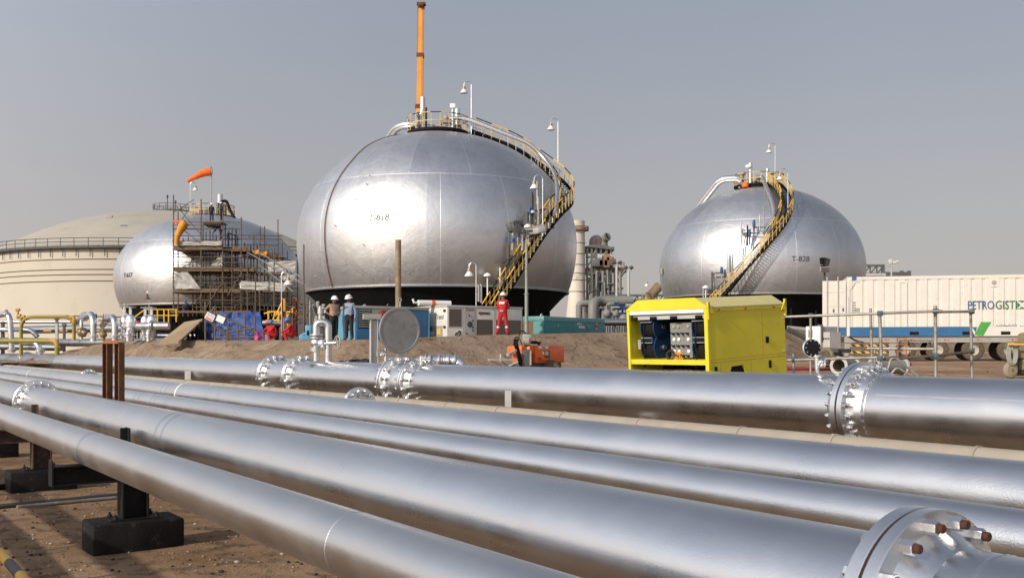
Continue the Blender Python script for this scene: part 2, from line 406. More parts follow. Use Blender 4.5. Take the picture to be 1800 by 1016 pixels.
# ------------------------------------------------------------------ ground
def interp(tab, x):
    if x <= tab[0][0]: return tab[0][1]
    for (a, b), (c, d) in zip(tab, tab[1:]):
        if x <= c:
            t = (x - a) / (c - a); t = t * t * (3 - 2 * t)
            return b + (d - b) * t
    return tab[-1][1]
GTAB = [(-60, -3.0), (6.0, -3.0), (9.0, -2.4), (11.5, -1.8), (13.6, -1.30), (16.5, -.97), (20, -.74), (26, -.72), (42, -.62), (60, -.55), (200, -.5)]
from mathutils import noise as mn
def gz(x, y):
    s = PV.x * x + PV.y * y
    z = interp(GTAB, s)
    k = 1.0 if math.hypot(x, y) < 120 else 0.0
    z += k * (.035 * mn.noise((x * .35, y * .35, 0)) + .02 * mn.noise((x * 1.3, y * 1.3, 3)))
    return EYE + z
def axis(ranges):
    out = []
    for a, b, n in ranges: out += [a + (b - a) * i / n for i in range(n)]
    out.append(ranges[-1][1]); return out
S_ = axis([(-3000, -60, 4), (-60, -4, 14), (-4, 8, 48), (8, 28, 60), (28, 120, 46), (120, 600, 12), (600, 5000, 6)])
T_ = axis([(-3000, -90, 4), (-90, -4, 30), (-4, 24, 100), (24, 120, 96), (120, 700, 20), (700, 6000, 6)])
g = MB(); nT = len(T_)
for s in S_:
    for t in T_:
        p = PV * s + DV * t; g.v.append((p.x, p.y, gz(p.x, p.y)))
for i in range(len(S_) - 1):
    for j in range(nT - 1):
        g.f.append((i * nT + j, i * nT + j + 1, (i + 1) * nT + j + 1, (i + 1) * nT + j)); g.m.append(0)
m, nt, b = new_mat('sandy_oily_soil_painted_shade')
co_ = objco(nt)
n1 = noise(nt, .28, 8, .62, co_); n2 = noise(nt, 2.2, 8, .7, co_); n3 = noise(nt, 14, 6, .7, co_)
c = ramp(nt, n1, [(.30, (.20, .115, .06)), (.5, (.31, .20, .12)), (.70, (.42, .30, .19))])
c = mixc(nt, ramp(nt, n2, [(.50, 0.), (.64, .85)]), c, (.09, .058, .036))
c = mixc(nt, ramp(nt, n3, [(.57, 0.), (.68, .65)]), c, (.46, .35, .24))
vo = N(nt, 'ShaderNodeTexVoronoi'); vo.inputs['Scale'].default_value = 26; nt.links.new(co_, vo.inputs['Vector'])
c = mixc(nt, ramp(nt, vo.outputs['Distance'], [(.10, .55), (.22, 0.)]), c, (.42, .35, .27))
# the trench floor is a little darker, oily soil; the yard beyond is paler, driven-on sand
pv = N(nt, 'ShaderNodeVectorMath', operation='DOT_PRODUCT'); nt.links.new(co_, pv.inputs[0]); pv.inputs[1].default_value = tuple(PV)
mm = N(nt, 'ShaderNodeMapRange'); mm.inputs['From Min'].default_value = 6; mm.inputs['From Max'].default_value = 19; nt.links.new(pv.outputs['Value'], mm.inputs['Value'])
c = mixc(nt, 1.0, c, ramp(nt, mm.outputs[0], [(0, (.80, .77, .74)), (.28, (.34, .32, .30)), (.56, (.34, .32, .30)), (.85, (1.05, 1.02, 1.0))]), 'MULTIPLY')  # near-black strip: shade painted in so the big pipe's underside reflects dark
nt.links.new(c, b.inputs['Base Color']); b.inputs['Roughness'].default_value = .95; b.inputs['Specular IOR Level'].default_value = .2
bb = bump(nt, n3, .55, .03); bb = bump(nt, n2, .5, .08, bb); bb = bump(nt, vo.outputs['Distance'], .3, -.02, bb)
nt.links.new(bb, b.inputs['Normal'])
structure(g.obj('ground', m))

# loose stones in the trench: one mass nobody would count
st = MB()
for k in range(2600):
    if k < 2250: p = PV * rnd.uniform(.6, 6.3) + DV * rnd.uniform(1, 24)
    else: p = PV * rnd.uniform(14, 40) + DV * rnd.uniform(-22, 24)
    r = rnd.choice((.008, .012, .012, .018, .03)) * rnd.uniform(.7, 1.4)
    st.ball((p.x, p.y, gz(p.x, p.y) + r * .3), r, 6, rnd.choice((0, 0, 0, 2, 2, 1)), (rnd.uniform(.7, 1.3), rnd.uniform(.7, 1.3), .6))
o = st.obj('gravel', [paint('brown_stone', (.26, .18, .12), .9), paint('pale_stone', (.38, .33, .27), .9), paint('dark_clinker', (.04, .034, .03), .9)], None, None, 60); o['kind'] = 'stuff'

# the dike: crest polyline (photo column, photo row, depth)
CREST = [(60, 640, 74), (110, 622, 72), (160, 607, 69), (225, 598, 66), (330, 598, 60), (430, 598, 54.5), (520, 597.5, 48), (585, 597, 42), (620, 597, 40.3), (700, 595, 40.2),
         (760, 592, 41), (830, 589.5, 42.3), (900, 587.5, 43.5), (980, 586, 44.5), (1061, 584.5, 46), (1130, 584, 48), (1250, 582, 54), (1400, 580, 62), (1600, 582, 72), (1900, 584, 82), (2500, 590, 90)]
cr = [at(*c) for c in CREST]
fine = []
for a, b2 in zip(cr, cr[1:]):
    k = max(1, int((b2 - a).length / .45))
    fine += [a.lerp(b2, i / k) for i in range(k)]
fine.append(cr[-1])
# smooth the corners
for _ in range(6):
    fine = [fine[0]] + [(fine[i - 1] + fine[i] * 2 + fine[i + 1]) / 4 for i in range(1, len(fine) - 1)] + [fine[-1]]
bmB = MB(); NR = 22
ROWS = [i / 15 for i in range(16)]
nf = len(fine)
for i, p in enumerate(fine):
    a, c2 = fine[max(0, i - 1)], fine[min(nf - 1, i + 1)]
    tdir = (c2 - a).normalized(); out = Vector((tdir.y, -tdir.x, 0)).normalized()
    if out.y > 0 and abs(out.y) > .2: out = -out
    px = p.x / p.y * F + HX
    wild = interp([(100, 1.), (450, 1.), (600, .45), (760, .25), (2500, .2)], px)
    W = 3.6; gl = EYE - .95
    for u in ROWS:
        q = p + out * (W * (1 - u)); prof = u ** 1.05
        z = gl + (p.z - gl) * (prof if u < .93 else 1 - (1 - u) * .55)
        g1 = mn.noise((q.x * .55 + q.y * .2, q.y * .55, 1.7)) * .30 + mn.noise((q.x * 1.6, q.y * 1.6, 5)) * .12
        env = math.sin(PI * min(1, u)) if u < 1 else 0
        z += wild * (g1 * 1.5 + .22 * mn.noise((q.x * .9 + q.z * 1.6 + u * 3.2, q.y * .35, 8.1))) * env * 1.1 + wild * .03 * mn.noise((q.x * 1.5, q.y * 1.5, 9))
        bmB.v.append((q.x, q.y, z))
    for (dy, dz) in ((1.0, -.06), (2.5, -.2), (5, None)):
        q = p + Vector((0, dy, 0)); z = p.z + dz if dz is not None else EYE + min(.2, p.z - EYE - .25)
        bmB.v.append((q.x, q.y, z))
nr = len(ROWS) + 3
for i in range(nf - 1):
    for j in range(nr - 1):
        bmB.f.append((i * nr + j, (i + 1) * nr + j, (i + 1) * nr + j + 1, i * nr + j + 1)); bmB.m.append(0)
m, nt, b = new_mat('packed_dike_earth')
co_ = objco(nt); st_ = objco(nt, (1.3, 1.3, .18), (0, R_(35), 0))
n1 = noise(nt, .5, 7, .62, co_); n2 = noise(nt, 1.5, 8, .7, st_, .8); n3 = noise(nt, 9, 6, .7, co_)
c = ramp(nt, n1, [(.3, (.22, .152, .102)), (.55, (.315, .228, .158)), (.75, (.38, .285, .205))])
c = mixc(nt, ramp(nt, n2, [(.52, 0.), (.66, .8)]), c, (.085, .052, .034))
c = mixc(nt, ramp(nt, n3, [(.62, 0.), (.74, .4)]), c, (.36, .27, .19))
nt.links.new(c, b.inputs['Base Color']); b.inputs['Roughness'].default_value = .95; b.inputs['Specular IOR Level'].default_value = .15
bb = bump(nt, n3, .6, .07); bb = bump(nt, n2, .9, .18, bb); nt.links.new(bb, b.inputs['Normal'])
structure(bmB.obj('earth_dike', m, None, None, 70))
bf = MB()  # unseen floor, given a dark tone to darken the tank bottoms' reflections
for i, p in enumerate(fine):
    for dy in (4.9, 20, 60, 260): bf.v.append((p.x * (1 + dy / 260 * .5), p.y + dy, EYE + min(.2, p.z - EYE - .25) - (.012 if dy < 10 else .0)))
for i in range(nf - 1):
    for j in range(3): bf.f.append((i * 4 + j, (i + 1) * 4 + j, (i + 1) * 4 + j + 1, i * 4 + j + 1)); bf.m.append(0)
structure(bf.obj('basin_floor', paint('dark_reflected_floor', (.105, .078, .056), .95, 0, .4, .3, (.05, .04, .03), .5, .4, 12, spec=.15), None, None, 70))
def crest_at(px):
    best = min(fine, key=lambda p: abs(p.x / p.y * F + HX - px)); return best.copy()
PLZ = EYE + .2     # level inside the dike
# ------------------------------------------------------------------ pipelines
XV = DV.copy()
def pipe_frame(p):                     # local X along the pipe toward the viewer's right, Y across, Z up
    return frame(p, -DV, PV)
def pipe_axis_frame(p):                # local Z along the pipe
    x = Vector((0, 0, 1)); y = -DV
    return Matrix(((0, PV.x, -DV.x, p.x), (0, PV.y, -DV.y, p.y), (-1, 0, 0, p.z), (0, 0, 0, 1)))
def pipe_body(root, s, z, r, px0, px1, mat, segs=72):
    a, b = lane(s, px0, z), lane(s, px1, z)
    t0, t1 = lane_t(b), lane_t(a)
    L = t1 - t0; mb = MB()
    k = max(2, int(L / 4)); pr = [(r, L * i / k) for i in range(k + 1)]
    mb.lathe([(.001, 0)] + pr + [(.001, L)], segs)
    me = mb.mesh('pipe_run', mat)
    # local Z of the lathe along the pipe -> rotate so that object X is the pipe axis
    me.transform(Matrix(((0, 0, 1, 0), (1, 0, 0, 0), (0, 1, 0, 0), (0, 0, 0, 1))))
    M = frame(sd(s, t1, z), -DV, PV)
    return inst('pipe_run', me, M, root)
def hexnut(mb, M, r, h, mi=0):
    mb.lathe([(.001, 0), (r, 0), (r, h * .86), (r * .88, h), (.001, h)], 6, M, mi)
def flange(root, s, z, px, r, R, th, n, bolt_r, hub=1, gap=.012, pair=True, parts=True, mat='flange', stud=True, nuts=True):
    """bolted joint of two flanges at column px. hub: weld-neck length factor"""
    c = lane(s, px, z); A = pipe_axis_frame(c)
    mb = MB(); hl = r * .30 * hub
    def half(sg):
        pr = [(r * 1.001, sg * (gap / 2 + .0)), (R - .006, sg * gap / 2), (R, sg * (gap / 2 + .006)), (R, sg * (gap / 2 + th - .006)), (R - .006, sg * (gap / 2 + th)),
              (r * 1.17, sg * (gap / 2 + th + .001)), (r * 1.13, sg * (gap / 2 + th + hl * .15)), (r * 1.012, sg * (gap / 2 + th + hl)), (r * .99, sg * (gap / 2 + th + hl + .02))]
        mb.lathe(pr, 72, A)
    half(1)
    if pair: half(-1)
    fl = mb.obj('flange', mat, root)
    gk = MB(); gk.lathe([(r * .9, -gap * .45), (R - .03, -gap * .45), (R - .03, gap * .45), (r * .9, gap * .45)], 48, A)
    gk.obj('gasket', 'gasket', fl)
    rb = (R + r * 1.12) / 2
    tot = 2 * th + gap if pair else th + gap
    one = MB(); e = bolt_r; big = stud == 2; nh = 3.0 if big else 1.9
    for sg in (1, -1):
        S = Matrix.Translation((0, 0, sg * (tot / 2 if pair else (tot if sg > 0 else .0)))) @ (Matrix.Identity(4) if sg > 0 else Matrix.Rotation(PI, 4, 'X'))
        hexnut(one, S, e * 1.62, e * (nh if sg > 0 or not big else 1.7))
        if nuts: hexnut(one, S @ Matrix.Translation((0, 0, e * 1.9)) @ Matrix.Rotation(.4, 4, 'Z'), e * 1.55, e * 1.5)
        q = 3.4 if nuts else (nh if sg > 0 or not big else 1.0); out_ = rnd.uniform(.8, 1.1) if sg > 0 or not big else .4
        one.lathe([(e, -tot * .5), (e, e * (q + out_)), (e * .8, e * (q + out_ + .2)), (.001, e * (q + out_ + .2))], 12, S, 1)
    me = one.mesh('stud_bolt', [mat, 'stud' if stud == 2 else mat], 30)
    for k in range(n):
        a = 2 * PI * (k + .5) / n
        M = A @ Matrix.Translation((rb * math.cos(a), rb * math.sin(a), 0)) @ Matrix.Rotation(a + rnd.uniform(0, 1), 4, 'Z')
        if parts: inst('stud_bolt', me, M, fl)
        else:
            fl.data.from_pydata if False else None
            one_v = MB()
    return fl
def flange_small(root, s, z, px, r, R, th, n, bolt_r, mat='flange', pair=True):
    """a far joint: its bolt heads are too small to be pieces of their own"""
    c = lane(s, px, z); A = pipe_axis_frame(c); mb = MB()
    for sg in ((1, -1) if pair else (1,)):
        mb.lathe([(r, sg * .004), (R, sg * .004), (R, sg * th), (r * 1.15, sg * th), (r * 1.0, sg * (th + .12))], 48, A)
    rb = (R + r * 1.1) / 2
    for k in range(n):
        a = 2 * PI * k / n
        Mx = A @ Matrix.Translation((rb * math.cos(a), rb * math.sin(a), -(th + bolt_r * 2.2)))
        hexnut(mb, Mx, bolt_r * 1.7, th * 2 + bolt_r * 4.4)
    return mb.obj('flange', mat, root)
def weld(root, s, z, px, r, w=.012, mat='flange', bead=True):
    c = lane(s, px, z); A = pipe_axis_frame(c); mb = MB(); n = 120
    vs, fs = [], []
    for i in range(n):
        a = 2 * PI * i / n
        for k in range(5):
            q = -w + 2 * w * k / 4; h = r + .0035 * (1 - (q / w) ** 2) * (1 + (.6 if i % 2 else -.3) * bead) - .0012
            vs.append((h * math.cos(a), h * math.sin(a), q + .002 * math.sin(a * 9)))
    for i in range(n):
        for k in range(4): fs.append((i * 5 + k, ((i + 1) % n) * 5 + k, ((i + 1) % n) * 5 + k + 1, i * 5 + k + 1))
    mb.add(vs, fs, 0, A); return mb.obj('weld_seam', mat, root, None, 80)
def band(root, s, z, px, r, w, t, mat, name='band'):
    A = pipe_axis_frame(lane(s, px, z)); mb = MB()
    mb.lathe([(r, -w / 2), (r + t, -w / 2), (r + t, w / 2), (r, w / 2)], 64, A); return mb.obj(name, mat, root)
G = 'silver pipelines side by side'
MT['bandcoat'] = silver('field_coat_band', (.50, .52, .56), .36)
MT['oldcoat'] = silver('older_grey_pipe_coat', (.40, .40, .41), .38)
P1 = dict(s=3.255, z=-1.443, r=.25); P2 = dict(s=4.36, z=-1.306, r=.387); P3 = dict(s=7.42, z=-1.443, r=.25)
P4 = dict(s=8.91, z=-1.347, r=.346); P6 = dict(s=12.76, z=-.886, r=.50)
def pl(P, label, pxl=-230, pxr=2600):
    return thing('steel_pipeline', label, 'pipeline', lane(P['s'], 600, P['z'] - P['r']), G)
r1 = pl(P1, 'nearest and lowest silver pipe, resting on the black concrete footed support')
pipe_body(r1, px0=-230, px1=2600, mat='pipe_dull', **P1)
weld(r1, P1['s'], P1['z'], 626, P1['r']); weld(r1, P1['s'], P1['z'], -60, P1['r'])
r2 = pl(P2, 'thick silver pipe with the large flange and rusty stud ends in the bottom right corner')
pipe_body(r2, px0=-230, px1=2600, mat='pipe', **P2)
flange(r2, P2['s'], P2['z'], 1621, P2['r'], .548, .074, 16, .0225, 1.15, .017, True, True, 'flange', 2, False)
weld(r2, P2['s'], P2['z'], 1566, P2['r'], .014); weld(r2, P2['s'], P2['z'], 1760, P2['r'], .018)
flange(r2, P2['s'], P2['z'], 66, P2['r'], .552, .05, 18, .024, .9, .010, True, True, 'flange', 1, False)
r3 = pl(P3, 'slim pebbled silver pipe between two thicker pipes, third from the front')
pipe_body(r3, px0=-230, px1=2600, mat='pipe_grain', **P3)
weld(r3, P3['s'], P3['z'], 340, P3['r'])
for q in (318, 330): band(r2, P2['s'], P2['z'], q, P2['r'], .10, .0015, 'bandcoat', 'coating_band')
for q in (168, 1080): band(r1, P1['s'], P1['z'], q, P1['r'], .12, .0015, 'bandcoat', 'coating_band')
for q in (250, 258, 280, 287): band(r3, P3['s'], P3['z'], q, P3['r'], .05, .002, 'bandcoat', 'coating_band')
r4 = pl(P4, 'silver pipe with a bright white weld ring, fourth from the front')
pipe_body(r4, px0=-230, px1=2600, mat='pipe_grain', **P4)
band(r4, P4['s'], P4['z'], 60, P4['r'], .12, .004, 'white', 'weld_ring'); band(r4, P4['s'], P4['z'], 328, P4['r'], .09, .004, 'white', 'weld_ring')
for q in (302, 310): band(r4, P4['s'], P4['z'], q, P4['r'], .06, .002, 'bandcoat', 'coating_band')
# flange of a short riser seen above the fourth pipe
rf = thing('pipe_flange', 'grey bolted flange showing over the fourth pipe below the round plate', 'flange', lane(9.75, 632, -1.6))
flange(rf, 9.75, -1.21, 632, .19, .375, .05, 12, .03, 1, .012, True, True, 'flange', 1, True)
a, b = lane(9.75, 628, -1.21), lane(9.75, 637, -1.21)
mb = MB(); mb.tube(a, b, .19, 24); mb.tube(lane(9.75, 632, -1.3), lane(9.75, 632, -2.4), .12, 12); mb.obj('pipe_run', 'pipe', rf)
rf2 = thing('pipe_flange', 'small grey flange showing over the fourth pipe left of the rusty posts', 'flange', lane(9.75, 157, -1.6))
flange(rf2, 9.75, -1.24, 157, .19, .36, .05, 12, .03, 1, .012, True, True, 'flange', 1, True)
mb = MB(); mb.tube(lane(9.75, 155, -1.24), lane(9.75, 159, -1.24), .19, 24); mb.tube(lane(9.75, 157, -1.3), lane(9.75, 157, -2.4), .12, 12); mb.obj('pipe_run', 'pipe', rf2)
# beige jacketed pipe
P5 = dict(s=10.6, z=-1.215, r=.135)
r5 = thing('jacketed_pipeline', 'small beige jacketed pipe with banded joints below the big flanged pipe', 'pipeline', lane(10.6, 600, -1.35))
pipe_body(r5, px0=-230, px1=2600, mat='beige', segs=40, **P5)
for q in (330, 420, 478, 550, 636, 707, 790, 880, 993, 1128, 1305, 1470, 1720, 2000): band(r5, P5['s'], P5['z'], q, P5['r'], .035, .012, 'beige', 'joint_band')
# pipe running behind and under the top one at the left
# top pipe
r6 = pl(P6, 'biggest silver pipe along the back with several bolted flanges and the round plate')
s6, z6, R6 = P6['s'], P6['z'], P6['r']
pipe_body(r6, px0=-230, px1=2600, mat='pipe', **P6)
flange(r6, s6, z6, 1521, R6, .69, .085, 24, .026, 1.2, .03, True, True, 'flange', 1, True)
weld(r6, s6, z6, 1497, R6, .012); weld(r6, s6, z6, 1556, R6, .016)
fb = flange(r6, s6, z6, 704, R6, .68, .085, 16, .036, 1.0, .06, True, True, 'flange', 1, True)
flange(r6, s6, z6, 741, R6, .68, .085, 16, .036, 1.0, .03, True, True, 'flange', 1, True)
mb = MB(); A = pipe_axis_frame(lane(s6, 722, z6))
mb.lathe([(R6, -.42), (.56, -.34), (.585, -.1), (.60, 0), (.585, .1), (.56, .34), (R6, .42)], 72, A); mb.obj('valve_body', 'flange', r6)
flange(r6, s6, z6, 486, R6, .68, .085, 16, .036, 1.0, .03, True, True, 'flange', 1, True)
flange(r6, s6, z6, 531, R6, .68, .085, 16, .036, 1.0, .03, True, True, 'flange', 1, True)
flange_small(r6, s6, z6, 208, R6, .67, .1, 20, .04); flange_small(r6, s6, z6, 46, R6, .67, .12, 20, .05)
ca, cb = lane(s6, -230, z6), lane(s6, 108, z6); mb = MB(); Lc = (lane_t(ca) - lane_t(cb)); mb.lathe([(R6 + .0015, 0), (R6 + .0015, Lc)], 64, pipe_axis_frame(ca)); mb.obj('older_coat', 'oldcoat', r6)
# lapped seam of the jacket on the right-hand length
t0, t1 = lane_t(lane(s6, 1572, z6)), lane_t(lane(s6, 2600, z6))
th = R_(28); rr = R6 + .001
mb = MB(); A0 = sd(s6, t0, z6); A1 = sd(s6, t1, z6)
offp = -PV * math.cos(th) * rr + Vector((0, 0, math.sin(th) * rr)); mb.bar(A0 + offp, A1 + offp, .03, .007, 0, offp.normalized()); mb.obj('lapped_seam', 'flange', r6)
# spectacle blind: plain disc on a neck above the joint
c = lane(s6, 694, z6); yb = c.y
top_c = Vector((c.x, c.y, 0)); dc = at(702.5, 581, c.y); A = pipe_axis_frame(Vector((dc.x, dc.y, dc.z)))
Rb = 40.5 * c.y / F * 1.0
bl = MB(); bl.lathe([(.001, -.03), (Rb - .008, -.03), (Rb, -.022), (Rb, .022), (Rb - .008, .03), (Rb * .90, .03), (Rb * .885, .02), (.001, .02)], 72, A)
blo = bl.obj('spectacle_blind', paint('weathered_grey_plate', (.27, .265, .255), .55, .35, .15, 2.5, (.20, .14, .085), .22), r6, 'round grey blind plate standing above the joint')
nk = MB(); zt = dc.z - Rb + .02; zb = EYE + z6 + .5
M = pipe_axis_frame(Vector((dc.x, dc.y, (zt + zb) / 2)))
nk.box((0, 0, 0), (zt - zb, .16, .05), M); nk.obj('blind_neck', 'grey', blo)
# lifting lug, little branch with a globe valve and a black blind on the right
def small_valve(root, base, h, r, side, wheel=True, name='branch_valve', mat='flange'):
    mb = MB(); b = Vector(base); up = Vector((0, 0, 1)); sd_ = Vector(side).normalized()
    mb.tube(b, b + up * h, r, 14)
    q = b + up * (h * .72); mb.tube(q, q + sd_ * r * 3.2, r * 1.1, 12)
    for k in (1.4, 3.0):
        mb.tube(q + sd_ * r * k, q + sd_ * r * (k + .5), r * 2.1, 16)
    o = mb.obj(name, mat, root)
    if wheel:
        wh = MB(); cc = q + sd_ * r * 5; sx = sd_.cross(up)
        wh.path(arc(cc, sx * r * 2.4, up * r * 2.4, 0, 2 * PI, 20)[:-1], r * .3, 6, 0, False, True)
        for k in range(3):
            a = k * 2.1; wh.tube(cc, cc + (sx * math.cos(a) + up * math.sin(a)) * r * 2.4, r * .22, 5)
        wh.tube(q + sd_ * r * 3, cc, r * .35, 6); wh.obj('handwheel', 'grey', o)
    return o
Yd = lane(s6, 1436, 0).y - .28; A_ = lambda px, py, dY=0: at(px, py, Yd + dY)
mb = MB(); mb.path(bend([A_(1455, 664, .02), A_(1437.5, 659), A_(1436, 650), A_(1435.5, 622)], .10), .034, 16)
v = mb.obj('drain_branch', 'flange', r6)
mb = MB(); mb.tube(A_(1436, 637), A_(1446, 637), .05, 16)
for (xa, xb_, r_) in ((1440, 1443, .085), (1445.5, 1448.5, .088)): mb.tube(A_(xa, 637), A_(xb_, 637), r_, 22)
mb.tube(A_(1436, 627.5), A_(1436, 624.5), .075, 20); mb.obj('branch_flange', 'flange', v)
bc = A_(1428, 611.5, -.02); n_ = Vector((.10, -1, .08)).normalized()
Fm = n_.to_track_quat('Z', 'Y').to_matrix().to_4x4(); Fm.translation = bc
mb = MB(); mb.lathe([(.001, -.02), (.125, -.02), (.129, -.012), (.129, .012), (.125, .02), (.001, .02)], 40, Fm)
mb.lathe([(.125, -.065), (.138, -.06), (.138, -.03), (.125, -.025)], 40, Fm, 1)
for k in range(10):
    a = 2 * PI * k / 10; hexnut(mb, Fm @ Matrix.Translation((.11 * math.cos(a), .11 * math.sin(a), .02)), .010, .012, 1)
mb.tube(bc + Vector((0, .03, -.1)), A_(1436, 624), .034, 10, None, 1)
mb.obj('blind_cover', ['black', 'flange'], v)
# tall bypass with gate valve on the left
vb = thing('gate_valve_assembly', 'silver bypass loop with a handwheel gate valve standing on the big pipe', 'valve', lane(s6, 567, z6 + .5))
Yv = lane(s6, 567, 0).y
def A_(px, py, dY=0): return at(px, py, Yv + dY)
zt6 = EYE + z6 + R6 - .03
mb = MB()
mb.path(bend([A_(556, 592), A_(556, 566.5), A_(577, 566.5), A_(577, 637)], .30, 10), .112, 20)
mb.path([A_(556, 641), A_(556, 634), A_(556, 612)], [.26, .092, .088], 20)
body = mb.obj('bypass_pipe', 'pipe', vb)
for y0, r_, mt in ((587.5, .20, 'flange'), (590.6, .17, 'dgrey'), (592.5, .20, 'flange'), (611.5, .205, 'flange'), (615, .205, 'flange')):
    mb = MB(); mb.tube(A_(556, y0), A_(556, y0 + 2), r_, 24); mb.obj('flange', mt, vb)
mb = MB(); mb.ball(A_(556, 602.5), .165, 20, 0, (1.05, 1, 1.1)); mb.tube(A_(556, 603), A_(568, 604, -.1), .10, 16); mb.tube(A_(566, 597, -.1), A_(568, 611, -.1), .08, 12); mb.tube(A_(568, 604, -.1), A_(591, 602, -.25), .035, 10); mb.obj('valve_body', 'flange', vb)
wc = A_(593, 602, -.3); up = Vector((0, 0, 1))
ax_ = Vector((.75, .55, -.05)).normalized(); sx = ax_.cross(up).normalized()
mb = MB(); mb.path(arc(wc, sx * .20, up * .20, 0, 2 * PI, 24)[:-1], .02, 8, 0, False, True)
for k in range(4): a = k * PI / 2 + .4; mb.tube(wc, wc + sx * .2 * math.cos(a) + up * .2 * math.sin(a), .015, 6)
mb.obj('handwheel', 'grey', vb)
mb = MB(); mb.tube(A_(563, 565), A_(563, 552), .05, 12); mb.tube(A_(563, 552), A_(563, 543), .085, 12); mb.tube(A_(563, 543), A_(563, 538), .045, 10); mb.path(bend([A_(563, 549), A_(572, 550), A_(572, 543), A_(566, 541)], .1), .018, 6); mb.obj('vent_valve', 'steel', vb)
# small valves against the blind
o = small_valve(r6, lane(s6 - .1, 678, z6 + .48), .42, .045, (-1, -.3, 0), True, 'drain_valve'); o = small_valve(r6, lane(s6 - .2, 741, z6 + .48), .22, .06, (1, 0, 0), False, 'drain_valve')
# silver-wrapped hose coil behind the joint
hb = thing('hose_coil', 'ribbed silver duct lying behind the bolted joint', 'duct', lane(s6 + 1, 775, -.9))
base = lane(s6 + 1.0, 775, 0).y
mb = MB(); pts = [at(745, 638, base), at(758, 636, base), at(780, 634, base), at(797, 634, base), at(812, 643, base)]; pts = bend(pts, .6, 8)
rs = [.16 + .02 * (k % 2) for k in range(len(pts))]
mb.path(pts, rs, 18); mb.obj('duct', 'flange', hb)
for px in (757, 772, 789, 800): mb = MB(); q = at(px, 634.5, base); mb.lathe([(.16, -.02), (.205, -.02), (.205, .02), (.16, .02)], 24, frame(q, (0, 0, 1), (0, 1, 0))); mb.obj('clamp_ring', 'steel', hb)
# tangle of black hoses
hp = thing('hose_pile', 'tangled heap of black hoses lying at the foot of the dike', 'hose', at(630, 650, 33))
for k in range(11):
    x = 603 + k * 5.0; a_ = rnd.uniform(.5, 1.0); mb = MB(); c = at(x, 641, 33 + rnd.uniform(-.3, .3)); tilt = rnd.uniform(-.6, .6)
    mb.path(arc(c, V(.13 * a_ + .05, rnd.uniform(-.1, .1), .05 * tilt), V(.10 * tilt, .05, .17 * a_), 0, rnd.uniform(4.0, 6.2), 16), .035, 7); mb.obj('hose', ('rubber', 'rubber', 'dgrey')[k % 3], hp)
for k in range(3): mb = MB(); mb.path(bend([at(606 + k * 15, 640, 32.9), at(616 + k * 15, 634, 32.8), at(630 + k * 14, 638, 32.9), at(640 + k * 6, 642, 32.9)], .3), .04, 7); mb.obj('hose', ('lgrey', 'rubber', 'rubber')[k], hp)
# clamp bracket standing in front of the pipe
bk = thing('angle_post', 'short pale steel angle post standing in front of the biggest pipe', 'post', lane(11.9, 893, -1.5))
mb = MB(); c = lane(12.1, 893, 0); p0 = at(893, 730, c.y); p1 = at(893, 686, c.y); mb.box(((p0.x + p1.x) / 2, c.y, (p0.z + p1.z) / 2), (.135, .02, p1.z - p0.z)); mb.box((p0.x - .06, c.y + .06, (p0.z + p1.z) / 2), (.015, .1, p1.z - p0.z)); mb.obj('angle_bar', 'lgrey', bk)
bk2 = thing('angle_post', 'small pale steel post under the biggest pipe right of the rusty posts', 'post', lane(11.9, 330, -1.5))
mb = MB(); c = lane(12.1, 330, 0); p0 = at(330, 675, c.y); p1 = at(330, 652, c.y); mb.box((p0.x, c.y, (p0.z + p1.z) / 2), (.23, .02, p1.z - p0.z)); mb.box((p0.x - .1, c.y + .06, (p0.z + p1.z) / 2), (.02, .1, p1.z - p0.z)); mb.obj('angle_bar', 'lgrey', bk2)
# ------------------------------------------------------------------ supports
def support(t, label, col='blackg', sC=3.95, sA=2.8, sB=5.1):
    zb = P1['z'] - P1['r']; gp0 = sd(sC, t, 0); gl = gz(gp0.x, gp0.y) - EYE
    root = thing('pipe_support', label, 'pipe support', sd(sC, t, gl), 'black pipe supports')
    M = frame(sd(sC, t, 0), DV, -PV)      # local x along the pipes, y toward the viewer, z up
    def B(c, d, bev=0): return MB().box(c, d, M, 0, bev)
    q = .43
    B((0, 0, gl + q / 2 - .1), (.80, 1.32, q + .2), .04).obj('concrete_footing', 'bitumen', root)
    zt = gl + q; zc = zb - .30
    B((0, .0, zt + .012), (.46, .75, .025)).obj('base_plate', 'blackg', root)
    for sx in (-1, 1):
        for sy in (-1, 1):
            mb = MB(); hexnut(mb, M @ Matrix.Translation((sx * .18, sy * .30, zt + .02)), .035, .04); mb.tube(M @ Vector((sx * .18, sy * .30, zt + .05)), M @ Vector((sx * .18, sy * .30, zt + .10)), .016, 8); mb.obj('anchor_bolt', 'blackg', root)
    h = zc - zt - .02; mb = MB(); cz = zt + .025 + h / 2
    mb.box((0, .18, cz), (.34, .025, h), M); mb.box((0, -.18, cz), (.34, .025, h), M); mb.box((0, 0, cz), (.02, .334, h), M); mb.obj('column', col, root)
    L = sB - sA; yc = sC - (sA + sB) / 2
    mb = MB(); zt2 = zb - .012; zb2 = zc
    mb.box((0, yc, zt2 - .011), (.28, L, .02), M); mb.box((0, yc, zb2 + .015), (.28, L, .02), M); mb.box((0, yc, (zt2 + zb2) / 2), (.018, L - .01, zt2 - zb2 - .05), M); mb.box((0, yc + L / 2 + .006, (zt2 + zb2) / 2 + .04), (.285, .02, zt2 - zb2 + .09), M); mb.obj('cross_beam', col, root)
    mb = MB(); mb.box((0, sC - 3.87, zb + .25), (.26, .02, .50), M); mb.box((0.0, sC - 3.87 + .06, zb + .25), (.02, .10, .50), M); mb.obj('pipe_stop', col, root)
